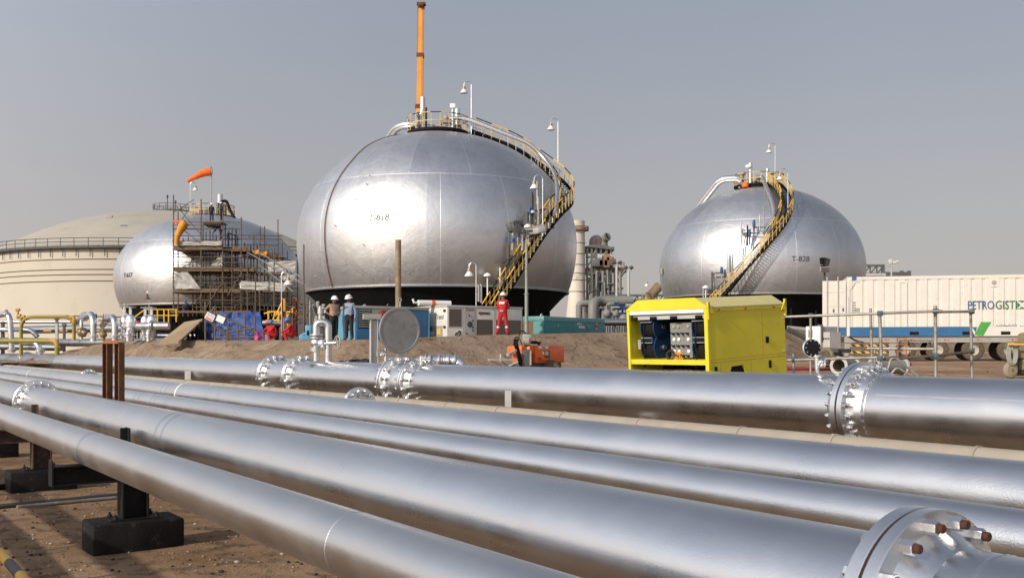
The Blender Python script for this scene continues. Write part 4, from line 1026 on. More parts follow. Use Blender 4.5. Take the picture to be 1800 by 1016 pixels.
# ------------------------------------------------------------------ people
def person(label, loc, yaw, J, mats, hat='hat', H=1.78, belt=None, tape=False, extra=None, group=None):
    """J overrides joints (metres for a 1.78 m person, x = person's left as seen facing the viewer, -y = forward)"""
    k = H / 1.78
    D = dict(pel=(0, 0, .96), sp=(0, .01, 1.12), ch=(0, .01, 1.32), nk=(0, 0, 1.49), hb=(0, -.02, 1.58), hc=(0, -.035, 1.66), ht=(0, -.03, 1.74), ns=(0, -.135, 1.635),
             shL=(.185, .01, 1.435), elL=(.25, .04, 1.15), wrL=(.26, -.06, .92), shR=(-.185, .01, 1.435), elR=(-.25, .04, 1.15), wrR=(-.26, -.06, .92),
             hpL=(.095, 0, .91), knL=(.11, -.02, .51), anL=(.12, .03, .10), toL=(.14, -.14, .05), hpR=(-.095, 0, .91), knR=(-.11, -.02, .51), anR=(-.12, .03, .10), toR=(-.14, -.14, .05))
    D.update(J)
    R = dict(pel=.150, sp=.145, ch=.160, nk=.062, hb=.078, hc=.098, ht=.070, ns=.022, shL=.078, elL=.052, wrL=.036, shR=.078, elR=.052, wrR=.036, hpL=.105, knL=.070, anL=.050, toL=.042, hpR=.105, knR=.070, anR=.050, toR=.042)
    if mats.get('wide'): R.update({a: R[a] * 1.18 for a in ('pel', 'sp', 'ch', 'hpL', 'hpR', 'knL', 'knR')}); R['anL'] = R['anR'] = .075
    E = [('pel', 'sp', 'shirt'), ('sp', 'ch', 'shirt'), ('ch', 'nk', 'shirt'), ('nk', 'hb', 'skin'), ('hb', 'hc', 'skin'), ('hc', 'ht', 'skin'), ('hc', 'ns', 'skin'),
         ('ch', 'shL', 'shirt'), ('shL', 'elL', 'shirt'), ('elL', 'wrL', 'fore'), ('ch', 'shR', 'shirt'), ('shR', 'elR', 'shirt'), ('elR', 'wrR', 'fore'),
         ('pel', 'hpL', 'trou'), ('hpL', 'knL', 'trou'), ('knL', 'anL', 'trou'), ('anL', 'toL', 'boot'), ('pel', 'hpR', 'trou'), ('hpR', 'knR', 'trou'), ('knR', 'anR', 'trou'), ('anR', 'toR', 'boot')]
    P = {a: Vector(v) for a, v in D.items()}
    for s in 'LR':                      # hands with five fingers
        w_, e_ = P['wr' + s], P['el' + s]; d = (w_ - e_).normalized(); side = d.cross(Vector((0, 0, 1)) if abs(d.z) < .9 else Vector((0, 1, 0))).normalized(); nrm = side.cross(d)
        pm = 'pm' + s; P[pm] = w_ + d * .075; R[pm] = .034; E.append(('wr' + s, pm, 'skin'))
        for q, (o, l) in enumerate(((-.030, .075), (-.010, .085), (.010, .08), (.030, .062))):
            a, b = f'f{q}a{s}', f'f{q}b{s}'; P[a] = P[pm] + side * o + d * (.02 + l * .5); P[b] = P[a] + d * l * .45 - nrm * l * .35; R[a] = .010; R[b] = .008; E += [(pm, a, 'skin'), (a, b, 'skin')]
        P['tha' + s] = w_ + d * .05 + side * -.05; P['thb' + s] = P['tha' + s] + d * .045 - nrm * .015; R['tha' + s] = .012; R['thb' + s] = .009; E += [('wr' + s, 'tha' + s, 'skin'), ('tha' + s, 'thb' + s, 'skin')]
    names = list(P); ix = {a: i for i, a in enumerate(names)}
    me = bpy.data.meshes.new('tmp'); me.from_pydata([P[a] * k for a in names], [(ix[a], ix[b]) for a, b, _ in E], [])
    o = bpy.data.objects.new('tmp', me); COL.objects.link(o)
    o.modifiers.new('s', 'SKIN'); sv = me.skin_vertices[0].data
    for a in names: sv[ix[a]].radius = (R[a] * k * (1.12 if a in ('pel', 'sp', 'ch') else 1),) * 2; sv[ix[a]].use_root = a == 'pel'
    o.modifiers['s'].use_smooth_shade = True
    ss = o.modifiers.new('u', 'SUBSURF'); ss.levels = 1; ss.render_levels = 1
    bpy.context.view_layer.update()
    body = bpy.data.meshes.new_from_object(o.evaluated_get(bpy.context.evaluated_depsgraph_get()))
    bpy.data.objects.remove(o)
    M = rotz(loc, yaw)
    keys = ['shirt', 'fore', 'trou', 'boot', 'skin', 'tape']
    for q in keys: body.materials.append(MT[mats.get(q, 'refl')])
    segs = [(P[a] * k, P[b] * k, keys.index(t), (a, b)) for a, b, t in E]
    for pl_ in body.polygons:
        c = pl_.center; best = None
        for a, b, t, nm in segs:
            ab = b - a; u = max(0, min(1, (c - a).dot(ab) / max(1e-9, ab.length_squared))); dd = (c - (a + ab * u)).length
            rr = R[nm[0]] * (1 - u) + R[nm[1]] * u; dd -= rr * k * .9
            if best is None or dd < best[0]: best = (dd, t, nm, u)
        t = best[1]
        if best[2][0].startswith('pel') and best[2][1] == 'sp' and best[3] < .30: t = 2
        if tape and best[2][0][:2] == 'kn' and .32 < best[3] < .55: t = 5
        if tape and best[2][0][:2] == 'el' and .45 < best[3] < .75: t = 5
        pl_.material_index = t; pl_.use_smooth = True
    body.transform(M); body.name = 'person'
    root = bpy.data.objects.new('person', body); COL.objects.link(root); WORLD[root.name] = Matrix.Identity(4)
    tag(root, label, 'person', group)
    hc, ht = P['hc'] * k, P['ht'] * k; upv = (ht - P['hb'] * k).normalized(); fw = (P['ns'] * k - hc); fw = (fw - upv * fw.dot(upv)).normalized()
    z_ = (hc + upv * .035); x_ = fw.cross(upv).normalized()
    F_ = Matrix(((x_.x, fw.x, upv.x, z_.x), (x_.y, fw.y, upv.y, z_.y), (x_.z, fw.z, upv.z, z_.z), (0, 0, 0, 1)))
    if hat:
        mb = MB(); Mh = M @ F_ @ Matrix.Diagonal((1, 1.18, 1, 1))
        mb.lathe([(.150, -.012), (.152, 0), (.125, .012), (.122, .05), (.10, .10), (.06, .132), (.001, .142)], 20, Mh)
        mb.bar(M @ F_ @ Vector((0, -.1, .125)), M @ F_ @ Vector((0, .1, .125)), .04, .03, 0, M.to_3x3() @ upv)
        mb.obj('hard_hat', hat, root)
    mb = MB()
    for sx in (-1, 1): mb.ball(M @ F_ @ Vector((.036 * sx, .088, -.03)), .013, 8, 0)
    mb.obj('eyes', 'black', root)
    if belt:
        mb = MB(); c = P['pel'] * k; mb.lathe([(.165, .0), (.175, .005), (.175, .045), (.165, .05)], 24, M @ Matrix.Translation((c.x, c.y, c.z + .02)) @ Matrix.Diagonal((1.12, .92, 1, 1))); mb.obj('belt', belt, root)
    if extra: extra(root, M, P, k)
    return root
c1 = crest_at(584); c2 = crest_at(620); c3 = crest_at(892)
person('man in a tan shirt and white hard hat with one hand on his hip', (c1.x - .02, c1.y + .1, c1.z - .03), R_(38),
       dict(elL=(.33, .10, 1.17), wrL=(.19, -.07, 1.05), elR=(-.40, .10, 1.20), wrR=(-.18, .0, 1.05), hc=(0, -.05, 1.655), ns=(.02, -.14, 1.61), knL=(.10, -.03, .51), anL=(.10, .03, .10)),
       dict(shirt='tanshirt', fore='tanshirt', trou='trouser', boot='boot', skin='skin', wide=True), belt='black')
person('man in a blue grey shirt and white hard hat, one arm raised to his chest', (c2.x - .02, c2.y + .1, c2.z - .03), R_(-22),
       dict(elR=(-.27, -.02, 1.19), wrR=(-.13, -.22, 1.36), hc=(0, -.05, 1.655), ht=(0, -.06, 1.74), ns=(-.01, -.15, 1.60), elL=(.27, .03, 1.15), wrL=(.28, -.02, .90), anR=(-.13, .0, .10), toR=(-.18, -.16, .05)),
       dict(shirt='bluesh', fore='bluesh', trou='trouser', boot='boot', skin='skin', wide=True), belt='black')
def back_patch(root, M, P, k):
    mb = MB(); mb.box((.0, .178 * k, 1.36 * k), (.24, .012, .10), M); mb.obj('back_patch', 'refl', root)
    mb = MB(); mb.box((.0, .172 * k, 1.02 * k), (.16, .06, .07), M, 0, .01); mb.obj('tool_pouch', 'grey', root)
person('worker in red coveralls and white hard hat seen from behind on the dike', (c3.x, c3.y + .1, c3.z - .03), R_(165),
       dict(elL=(.25, -.04, 1.16), wrL=(.10, -.24, 1.13), elR=(-.25, -.04, 1.16), wrR=(-.08, -.26, 1.12), knL=(.17, -.03, .52), anL=(.25, .03, .10), toL=(.29, -.14, .05), knR=(-.14, -.03, .52), anR=(-.20, .03, .10), toR=(-.24, -.14, .05), hc=(0, -.05, 1.655), ns=(0, -.14, 1.60)),
       dict(shirt='redcov', fore='redcov', trou='redcov', boot='boot', skin='skin', wide=True), tape=True, belt='redcov', extra=back_patch)
# crouching workers by the tarpaulin
sit = dict(pel=(0, .05, .32), sp=(0, 0, .50), ch=(0, -.08, .68), nk=(0, -.13, .84), hb=(0, -.17, .92), hc=(0, -.20, 1.0), ht=(0, -.21, 1.08), ns=(0, -.30, .95), shL=(.18, -.09, .80), elL=(.25, -.25, .60), wrL=(.12, -.42, .52), shR=(-.18, -.09, .80), elR=(-.25, -.25, .60), wrR=(-.12, -.42, .52),
           hpL=(.10, .02, .32), knL=(.17, -.38, .48), anL=(.15, -.25, .10), toL=(.16, -.42, .05), hpR=(-.10, .02, .32), knR=(-.17, -.38, .48), anR=(-.15, -.25, .10), toR=(-.16, -.42, .05))
redm = dict(shirt='redcov', fore='redcov', trou='redcov', boot='boot', skin='skin', wide=True)
def on_crest(px, dy=.5):
    c = crest_at(px); return (c.x, c.y + dy, c.z - .12)
person('crouching worker in red with a blue hard hat beside the light blue vice', on_crest(509, .7), R_(-70), sit, redm, hat='hatblue', H=1.85)
person('crouching worker in red with an orange hard hat by the blue tarpaulin', on_crest(469.5, .9), R_(-40), sit, redm, hat='hatorange', H=1.8)
person('crouching worker in red with a blue hard hat, next to the orange hatted worker', on_crest(479.5, .5), R_(-75), sit, redm, hat='hatblue', H=1.72)
mb = MB(); p_ = on_crest(472, .2); mb.lathe([(.001, 0), (.13, 0), (.16, .3), (.17, .32), (.15, .32), (.12, .03), (.001, .03)], 20, Matrix.Translation((p_[0], p_[1], p_[2] + .1))); tag(mb.obj('bucket', 'ltblue'), 'light blue bucket in front of the crouching red workers', 'bucket')
mb = MB(); p_ = on_crest(449, .4); mb.lathe([(.001, 0), (.16, 0), (.20, .10), (.17, .24), (.07, .36), (.06, .40), (.11, .50), (.09, .52), (.001, .44)], 14, Matrix.Translation((p_[0], p_[1], p_[2] + .05)));
mb.v = [(x + .09 * mn.noise((x * 6, y * 6, z * 6)), y + .06 * mn.noise((x * 6, z * 6, 3)), z) for x, y, z in mb.v]; tag(mb.obj('plastic_bag', 'pink'), 'bright pink plastic bag on the dike beside the blue tarpaulin', 'bag')
vt = thing('pipe_vice', 'light blue pipe vice machine standing on the dike left of the gate valve', 'machine', on_crest(533, .8)); B0 = Vector(on_crest(537, .8))
mb = MB(); mb.box(B0 + V(0, 0, .45), (.30, .3, .7), None, 0, .03); mb.obj('machine_head', 'ltblue', vt)
mb = MB(); mb.box(B0 + V(-.28, 0, .18), (.3, .25, .3), None, 0, .03); mb.tube(B0 + V(-.4, 0, .3), B0 + V(-.1, .0, .45), .06, 8); mb.obj('machine_base', 'ltblue', vt)
mb = MB(); mb.tube(B0 + V(-.02, -.16, .35), B0 + V(-.02, -.15, .55), .05, 10); mb.obj('dial', 'black', vt)

# ------------------------------------------------------------------ machines on the dike
def mframe(px0, Y0, px1, Y1, zb):
    p0 = at(px0, HY, Y0); p1 = at(px1, HY, Y1); x = (p1 - p0); L = x.length; x.normalize(); y = Vector((-x.y, x.x, 0))
    return Matrix(((x.x, y.x, 0, p0.x), (x.y, y.y, 0, p0.y), (0, 0, 1, zb), (0, 0, 0, 1))), L
def Bx(root, nm, mat, M, x0, x1, y0, y1, z0, z1, bev=0.0):
    return MB().box(((x0 + x1) / 2, (y0 + y1) / 2, (z0 + z1) / 2), (x1 - x0, y1 - y0, z1 - z0), M, 0, bev).obj(nm, mat, root)
def front_text(root, M, s, x, z, size, mat, y=-.006, shear=0, bold=0, nm='lettering'):
    mb = MB(); text_mb(mb, s, size, M @ Matrix.Translation((x, y, z)) @ Matrix.Rotation(PI / 2, 4, 'X'), 0, .004, shear, 1, None, bold); return mb.obj(nm, mat, root)
def side_text(root, M, s, y, z, size, mat, x=-.006, shear=0, bold=0):   # on the left end of a machine
    mb = MB(); text_mb(mb, s, size, M @ Matrix.Translation((x, y, z)) @ Matrix.Rotation(-PI / 2, 4, 'Z') @ Matrix.Rotation(PI / 2, 4, 'X'), 0, .004, shear, 1, None, bold); return mb.obj('lettering', mat, root)
# blue compressor
M, L = mframe(626, 41.6, 754, 43.6, PLZ); h = EYE + 75 * 41.6 / F - PLZ
bc = thing('air_compressor', 'blue compressor with a louvred panel and grey top behind the two men', 'compressor', M.translation)
Bx(bc, 'body', 'blue', M, 0, L, 0, 1.9, 0, h - .1, .03); Bx(bc, 'lid', 'grey', M, -.03, L + .02, -.03, 1.93, h - .1, h + .02, .03)
Bx(bc, 'end_panel', 'ltblue', M, -.02, 0.0, .05, 1.85, .1, h - .14); Bx(bc, 'end_door', 'ltblue', M, -.035, -.02, .55, 1.0, .75, h - .35); mb = MB(); mb.tube(M @ Vector((-.05, .6, .6)), M @ Vector((-.02, .6, .6)), .05, 10); mb.obj('latch', 'dgrey', bc)
Bx(bc, 'logo_panel', 'grey', M, .72, 1.9, -.012, 0, h - .55, h - .1)
for k in range(9): Bx(bc, 'louvre', 'ltblue' if False else 'grey', M, .12, .66, -.02, .0, .68 + k * .095, .725 + k * .095)
Bx(bc, 'louvre_recess', 'black', M, .1, .68, -.006, .0, .63, h - .14)
front_text(bc, M, 'IR', 1.28, h - .32, .30, 'red', -.02, .2, .012); mb = MB(); mb.path([M @ Vector((1.28 + .3 * math.cos(a), -.018, h - .32 + .16 * math.sin(a))) for a in [R_(20 + 22 * i) for i in range(15)]], .018, 6); mb.obj('logo_ring', 'red', bc)
mb = MB(); mb.path(arc(M @ Vector((.85, .9, h)), M.to_3x3() @ Vector((.07, 0, 0)), V(0, 0, .1), 0, PI, 10), .03, 6); mb.obj('lifting_eye', 'lgrey', bc)
Bx(bc, 'edge_post', 'ltblue', M, L - .02, L + .02, -.025, .01, 0, h - .12)
# white chiller package
M, L = mframe(786, 43.2, 918, 45.6, PLZ); h = EYE + 75.5 * 43.2 / F - PLZ
wc_ = thing('chiller_unit', 'offwhite machine with wire grilles and a white silencer on its roof', 'machine', M.translation)
Bx(wc_, 'body', 'offwhite', M, 0, L, 0, 2.6, 0, h - .05, .02); Bx(wc_, 'roof', 'lgrey', M, -.03, L + .03, -.03, 2.63, h - .05, h + .03, .02)
g1 = Bx(wc_, 'grille', 'grille', M, .10, .72, -.012, .0, .75, h - .14); Bx(wc_, 'frame', 'lgrey', M, .06, .76, -.008, .0, .70, h - .09)
Bx(wc_, 'grille', 'grille', M, 1.52, 2.36, -.012, 0, .2, h - .55); Bx(wc_, 'grille', 'grille', M, 2.55, L - .08, -.012, 0, .2, h - .55)
Bx(wc_, 'control_panel', 'lgrey', M, .86, 1.40, -.02, 0, .25, h - .1); 
for (x, z, r_) in ((1.14, .85, .13),): mb = MB(); mb.lathe([(.001, 0), (r_, 0), (r_, .03), (r_ * .8, .04), (.001, .04)], 20, M @ Matrix.Translation((x, -.02, z)) @ Matrix.Rotation(PI / 2, 4, 'X')); mb.obj('round_gauge', 'dgrey', wc_)
for (x, z) in ((1.30, 1.0), (1.30, .72), (1.30, .58), (.98, .45), (1.3, .35), (1.12, 1.22)): Bx(wc_, 'knob', 'black', M, x - .03, x + .03, -.05, -.02, z - .03, z + .03, .008)
for x in (.80, 1.45, 2.45): Bx(wc_, 'panel_strip', 'lgrey', M, x - .02, x + .02, -.012, 0, .05, h - .06)
front_text(wc_, M, 'Trent', 1.12, 1.48, .19, 'textdk', -.026, .3); front_text(wc_, M, 'KJR00003', 1.92, h - .28, .15, 'textdk', -.008, 0, .008); front_text(wc_, M, 'c2', .56, .42, .34, 'textdk', -.008, 0, .02)
Bx(wc_, 'green_sticker', 'green', M, 2.72, 2.88, -.01, 0, h - .40, h - .2)
side_text(wc_, M, 'Trent', .62, 1.15, .30, 'textdk', -.01, .3); side_text(wc_, M, 'Trent', 1.75, 1.15, .30, 'textdk', -.01, .3)
Bx(wc_, 'side_panel', 'grey', M, -.012, 0, .35, 2.1, .1, .78); Bx(wc_, 'warning_sticker', 'yellow', M, -.018, -.012, .5, .75, .42, .65); Bx(wc_, 'white_sticker', 'white', M, -.018, -.012, 1.0, 1.35, .35, .55); Bx(wc_, 'blue_sticker', 'cblue', M, -.018, -.012, 1.2, 1.5, .60, .74); Bx(wc_, 'orange_sticker', 'ochre', M, -.018, -.012, 1.6, 1.85, .30, .62)
for z in (.72, h - .2): Bx(wc_, 'door_hinge', 'black', M, -.03, 0, .1, .26, z - .05, z + .05)
mb = MB(); a, b = M @ Vector((-.75, 1.1, h + .14)), M @ Vector((.75, .9, h + .14)); mb.tube(a, b, .125, 18); mb.path([M @ Vector((-.75, 1.1, h + .14)), M @ Vector((-.95, 1.12, h + .16)), M @ Vector((-1.0, 1.13, h + .3))], .05, 10); sl = mb.obj('silencer', 'white', wc_)
mb = MB(); a, b = M @ Vector((-.15, 1.02, h + .14)), M @ Vector((-.0, 1.0, h + .14)); mb.tube(a, b, .135, 18); mb.obj('orange_band', 'orange', sl)
# teal generator
M, L = mframe(956, 45.0, 1063, 49.5, PLZ); h = EYE + 57.5 * 45 / F - PLZ
tg = thing('generator_set', 'low teal generator with a pale top band on the dike beside the light tower', 'generator', M.translation)
Bx(tg, 'body', 'teal', M, 0, L, 0, 1.5, 0, h - .22, .02); Bx(tg, 'top_band', 'teal2', M, -.01, L + .01, -.01, 1.51, h - .22, h, .03); Bx(tg, 'end_panel', 'teal2', M, -.016, 0, .02, .55, .1, h - .22); Bx(tg, 'radiator_end', 'brown', M, -.014, 0, .56, 1.48, .1, h - .22)
for x in (L * .215, L * .46, L * .71): Bx(tg, 'door_seam', 'dgrey', M, x - .006, x + .006, -.004, .0, .1, h - .24)
Bx(tg, 'vent', 'black', M, .28, .62, -.006, 0, .30, .42); Bx(tg, 'vent', 'black', M, L * .5, L * .54, -.006, 0, .36, .46); Bx(tg, 'vent', 'black', M, L * .65, L * .69, -.006, 0, .25, .52)
for x in (L * .215, L * .71): Bx(tg, 'handle', 'grey', M, x - .04, x + .04, -.03, 0, h - .45, h - .33)
front_text(tg, M, 'AIRMAN', L * .56, .95, .12, 'textwhite', -.008); front_text(tg, M, 'PDS920S', L * .60, .80, .15, 'textwhite', -.008, 0, .004); front_text(tg, M, '\u25C6', L * .85, .86, .3, 'red', -.008); front_text(tg, M, 'AP', L * .85, .98, .11, 'textwhite', -.014); front_text(tg, M, 'NC', L * .85, .74, .11, 'textwhite', -.014)
mb = MB(); mb.path(arc(M @ Vector((.9, .7, h)), M.to_3x3() @ Vector((.08, 0, 0)), V(0, 0, .12), 0, PI, 10), .03, 6); mb.obj('lifting_eye', 'lgrey', tg)
# orange mobile light tower
Yt = 36.5; g0 = EYE - .86; M, L = mframe(942, 35.9, 992.5, 37.6, g0); kz = lambda y, d=Yt: EYE + (HY - y) * d / F - g0
lt = thing('light_tower', 'orange trailer light tower whose grey mast rises in front of the stairs', 'light tower', at(928, 655, Yt))
Bx(lt, 'canopy', 'orange', M, 0, L, 0, 1.0, kz(638), kz(607), .05); Bx(lt, 'canopy_end', 'orange', M, -.32, -.01, .05, 1.0, kz(622), kz(608), .04); Bx(lt, 'chassis', 'dgrey', M, -.3, L - .08, .1, .95, kz(648), kz(638.3))
Bx(lt, 'name_strip', 'white', M, .18, .84, -.006, 0, kz(612.5), kz(608.2)); front_text(lt, M, 'HiLight', .50, kz(610.4), .085, 'textdk', -.01); Bx(lt, 'dark_panel', 'dgrey', M, .60, .90, -.008, 0, kz(629), kz(616)); Bx(lt, 'white_label', 'white', M, .44, .56, -.006, 0, kz(622.5), kz(618.5)); Bx(lt, 'blue_label', 'cblue', M, .90, .955, -.010, 0, kz(631), kz(616))
for z in (618.5, 623): Bx(lt, 'logo_bar', 'textwhite', M, .63, .84, -.012, -.008, kz(z) - .02, kz(z) + .02)
front_text(lt, M, 'Atlas Copco', .735, kz(620.8), .045, 'textwhite', -.012); front_text(lt, M, 'HiLight', .24, kz(630), .09, 'textdk', -.008, .2); Bx(lt, 'vent_slot', 'redhose', M, .12, .75, -.006, 0, kz(635), kz(633.5))
mb = MB(); mb.path(bend([M @ Vector((-.05, .4, kz(608))), M @ Vector((.2, .4, kz(600.5))), M @ Vector((.72, .4, kz(600.5))), M @ Vector((.9, .4, kz(607)))], .1), .035, 6); mb.box((.45, .4, kz(602.5)), (.6, .3, .08), M); mb.obj('roof_frame', 'black', lt)
p = lambda px, py, d=Yt: at(px, py, d)
mb = MB()
for (y0, y1, r_) in ((648, 612, .14), (612, 585, .10)): mb.tube(p(926, y0, 36), p(926, y1, 36), r_, 4 if r_ > .12 else 10)
mb.obj('mast_base', 'dgrey', lt); MB().box(p(926, 630, 35.75), (.34, .26, .62), None, 0, .02).obj('mast_column', 'dgrey', lt); MB().box(p(932.5, 629, 35.6), (.06, .03, .5)).obj('column_ladder', 'grey', lt)
mb = MB(); mb.box(p(926, 596, 35.9), (.3, .25, .35), None, 0, .04); mb.tube(p(922, 600, 35.7), p(930, 600, 35.7), .15, 14); mb.obj('mast_pivot', 'grey', lt)
mb = MB()
for (y0, y1, r_) in ((598, 565, .07), (575, 516, .062), (520, 470, .053), (475, 430, .046), (435, 402, .04)):
    mb.tube(p(925.5, y0, 36), p(925.5, y1, 36), r_, 12); mb.tube(p(925.5, y1 + 1.5, 36), p(925.5, y1, 36), r_ * 1.5, 12)
ms = mb.obj('mast', paint('grey_green_mast_paint', (.27, .29, .25), .5, .3, .1, 2), lt)
mb = MB(); mb.box(p(925.5, 403, 36), (1.15, .1, .08)); mb.prism([(-.45, 0), (.45, 0), (.1, .14), (-.1, .14)], .08, Matrix.Translation(p(925.5, 406.5, 36.04)) @ Matrix.Rotation(-PI / 2, 4, 'X')); ab = mb.obj('lamp_bar', 'grey', lt)
def flood(root, c, nrm, w, h_, d=.2, mat='dgrey'):
    z = Vector(nrm).normalized(); x = z.cross(Vector((0, 0, 1))).normalized(); y = z.cross(x); Mx = Matrix(((x.x, y.x, z.x, c[0]), (x.y, y.y, z.y, c[1]), (x.z, y.z, z.z, c[2]), (0, 0, 0, 1)))
    mb = MB(); mb.box((0, 0, 0), (w, h_, d), Mx, 0, .03)
    for k in range(6): mb.box((-w * .42 + k * w * .168, 0, -d * .7), (.02, h_ * .8, d * .5), Mx)
    o = mb.obj('floodlight', mat, root); mb = MB(); mb.box((0, 0, d / 2 + .004), (w * .88, h_ * .86, .012), Mx); mb.obj('lens', 'glass', o); return o
flood(lt, p(898, 400, 36.1), (-.8, .3, -.3), .34, .34, .2); flood(lt, p(908, 405, 35.9), (-.6, -.1, -.8), .36, .3, .2); flood(lt, p(909, 398, 36.1), (-.3, .5, -.5), .34, .3, .2)
flood(lt, p(948, 405, 35.9), (.2, .1, -1), .42, .34, .2, 'lgrey'); flood(lt, p(941, 409, 36.2), (.3, .5, -.7), .36, .3, .2)
mb = MB(); mb.bar(p(858, 632.5, 35.2), p(923, 632, 35.8), .06, .06); mb.bar(p(860, 633, 35.2), p(893, 648, 36.3), .05, .05); mb.bar(p(915, 634, 36), p(886, 646, 36), .05, .05); mb.bar(p(880, 634, 35.5), p(892, 643, 36), .05, .05); mb.tube(p(880, 632, 35.4), p(880, 622, 35.4), .03, 6); mb.obj('outrigger', 'lgrey', lt)
mb = MB(); mb.bar(p(917, 645, 35.7), p(907, 605, 35.5), .10, .12); mb.box(p(906.5, 602, 35.5), (.16, .14, .24)); mb.path(arc(p(908, 597, 35.5), V(.06, 0, 0), V(0, 0, .1), 0, 2 * PI, 12)[:-1], .022, 5, 0, False, True); mb.obj('folded_leg', 'black', lt)
mb = MB(); mb.tube(p(907, 616, 35.4), p(894, 623, 35.2), .05, 8); mb.tube(p(894, 621, 35.2), p(894, 626, 35.2), .09, 10); mb.obj('jack_crank', 'grey', lt)
mb = MB(); mb.path(bend([p(918, 607, 35.8), p(911, 590, 35.8), p(917, 580, 35.8), p(924, 585, 35.9)], .3), .018, 6); mb.obj('cable', 'black', lt)
for (px, d) in ((968, 36.6),): mb = MB(); c = at(px, 649, d); mb.lathe([(.001, -.1), (.3, -.1), (.34, -.06), (.34, .06), (.3, .1), (.001, .1)], 28, frame(c, (1, 0, 0), (0, 0, 1)) @ Matrix.Identity(4)); mb.obj('wheel', 'tyre', lt)
# small white light tower on the right, with its wheels
M, L = mframe(1416, 44.5, 1441, 43.8, EYE - .68); kz2 = lambda y, d=44.2: (HY - y) * d / F + .68
wt = thing('light_tower', 'small white light tower trailer parked beside the end of the white container', 'light tower', M.translation)
Bx(wt, 'canopy', 'white', M, 0, L, 0, 1.1, kz2(612), kz2(573.5), .03); Bx(wt, 'grille', 'grey', M, .14, .42, -.01, 0, kz2(593), kz2(579.5)); Bx(wt, 'end_panel', 'grey', M, L, L + .02, .05, 1.05, kz2(611), kz2(574.5)); Bx(wt, 'chassis', 'dgrey', M, .0, L + .9, .1, .9, kz2(620), kz2(613))
Bx(wt, 'control_box', 'lgrey', M, L + .03, L + .42, .15, .8, kz2(612), kz2(584))
for k in range(4): Bx(wt, 'switch', 'black', M, L + .07 + k * .09, L + .11 + k * .09, .13, .15, kz2(597), kz2(594))
for x in (.55, L + .3): mb = MB(); mb.lathe([(.001, -.09), (.26, -.09), (.31, -.05), (.31, .05), (.26, .09), (.001, .09)], 24, M @ Matrix.Translation((x, .0, .31)) @ Matrix.Rotation(PI / 2, 4, 'X')); mb.obj('wheel', 'tyre', wt)
mb = MB(); mb.lathe([(.30, -.16), (.42, -.16), (.42, .1), (.30, .1)], 20, M @ Matrix.Translation((L + .3, .1, .33)) @ Matrix.Rotation(PI / 2, 4, 'X'), 0, 0, PI); mb.obj('mudguard', 'khaki', wt)
mb = MB(); mb.tube(M @ Vector((L + .02, .1, kz2(600))), M @ Vector((L + .02, .1, kz2(571))), .05, 8); mb.tube(M @ Vector((.4, .4, kz2(573))), M @ Vector((.4, .4, kz2(570))), .08, 8); mb.obj('mast_stub', 'dgrey', wt)
mb = MB(); mb.tube(M @ Vector((L + .6, .2, .5)), M @ Vector((L + 1.4, -.2, .42)), .06, 8); mb.tube(M @ Vector((L + 1.3, -.2, .05)), M @ Vector((L + 1.3, -.2, .6)), .05, 8); mb.obj('drawbar', 'black', wt)
# floodlight mast behind the container
fm = thing('floodlight_mast', 'black floodlights on a mast in front of the right tank above the container end', 'light tower', at(1449, 620, 66))
mb = MB(); mb.tube(at(1449.5, 622, 66), at(1449.5, 478, 66), .06, 8); mb.obj('mast', 'dgrey', fm)
flood(fm, at(1447, 459, 66), (-.3, .8, -.2), .42, .42, .2, 'black'); flood(fm, at(1453, 461, 65.8), (.5, -.8, -.3), .38, .45, .2, 'black'); flood(fm, at(1449.5, 474, 65.7), (.1, -1, -.2), .6, .34, .14, 'grey')
mb = MB(); mb.bar(at(1443, 468, 66), at(1456, 466, 66), .08, .1); mb.obj('cross_bar', 'black', fm)
# lone rusty post in front of the big tank, and the I-shaped post with a cap
mb = MB(); Yp = 40.5; mb.tube(at(700, 625, Yp), at(700, 422, Yp), .115, 20); mb.tube(at(700, 422.6, Yp), at(700, 422, Yp), .10, 20); pr = thing('steel_post', 'tall rusty tube post standing in front of the big tank', 'post', at(700, 625, Yp)); mb.obj('tube', 'rustpost', pr)
mb = MB(); c = at(703, 527, Yp - .13); mb.path(arc(c, V(.06, 0, 0), V(0, 0, .07), 0, 2 * PI, 12)[:-1], .018, 6, 0, False, True); mb.box(c + V(0, .02, -.2), (.06, .03, .24)); mb.obj('padlock_ring', 'grey', pr)
ip = thing('beam_post', 'pale grey H section post with a wide cap left of the round plate', 'post', at(657, 650, 30)); Yi = 30
mb = MB(); z0, z1 = EYE - 1.0, at(0, 561, Yi).z; cx = at(657, 0, Yi).x
Mi = rotz((cx, Yi, 0), R_(18)); mb.box((-.1, 0, (z0 + z1) / 2), (.015, .24, z1 - z0), Mi); mb.box((.1, 0, (z0 + z1) / 2), (.015, .24, z1 - z0), Mi); mb.box((0, 0, (z0 + z1) / 2), (.186, .015, z1 - z0), Mi); mb.obj('column', 'lgrey', ip)
mb = MB(); mb.box((-.06, 0, z1 + .075), (.50, .26, .15), Mi); mb.obj('cap_beam', 'grey', ip)
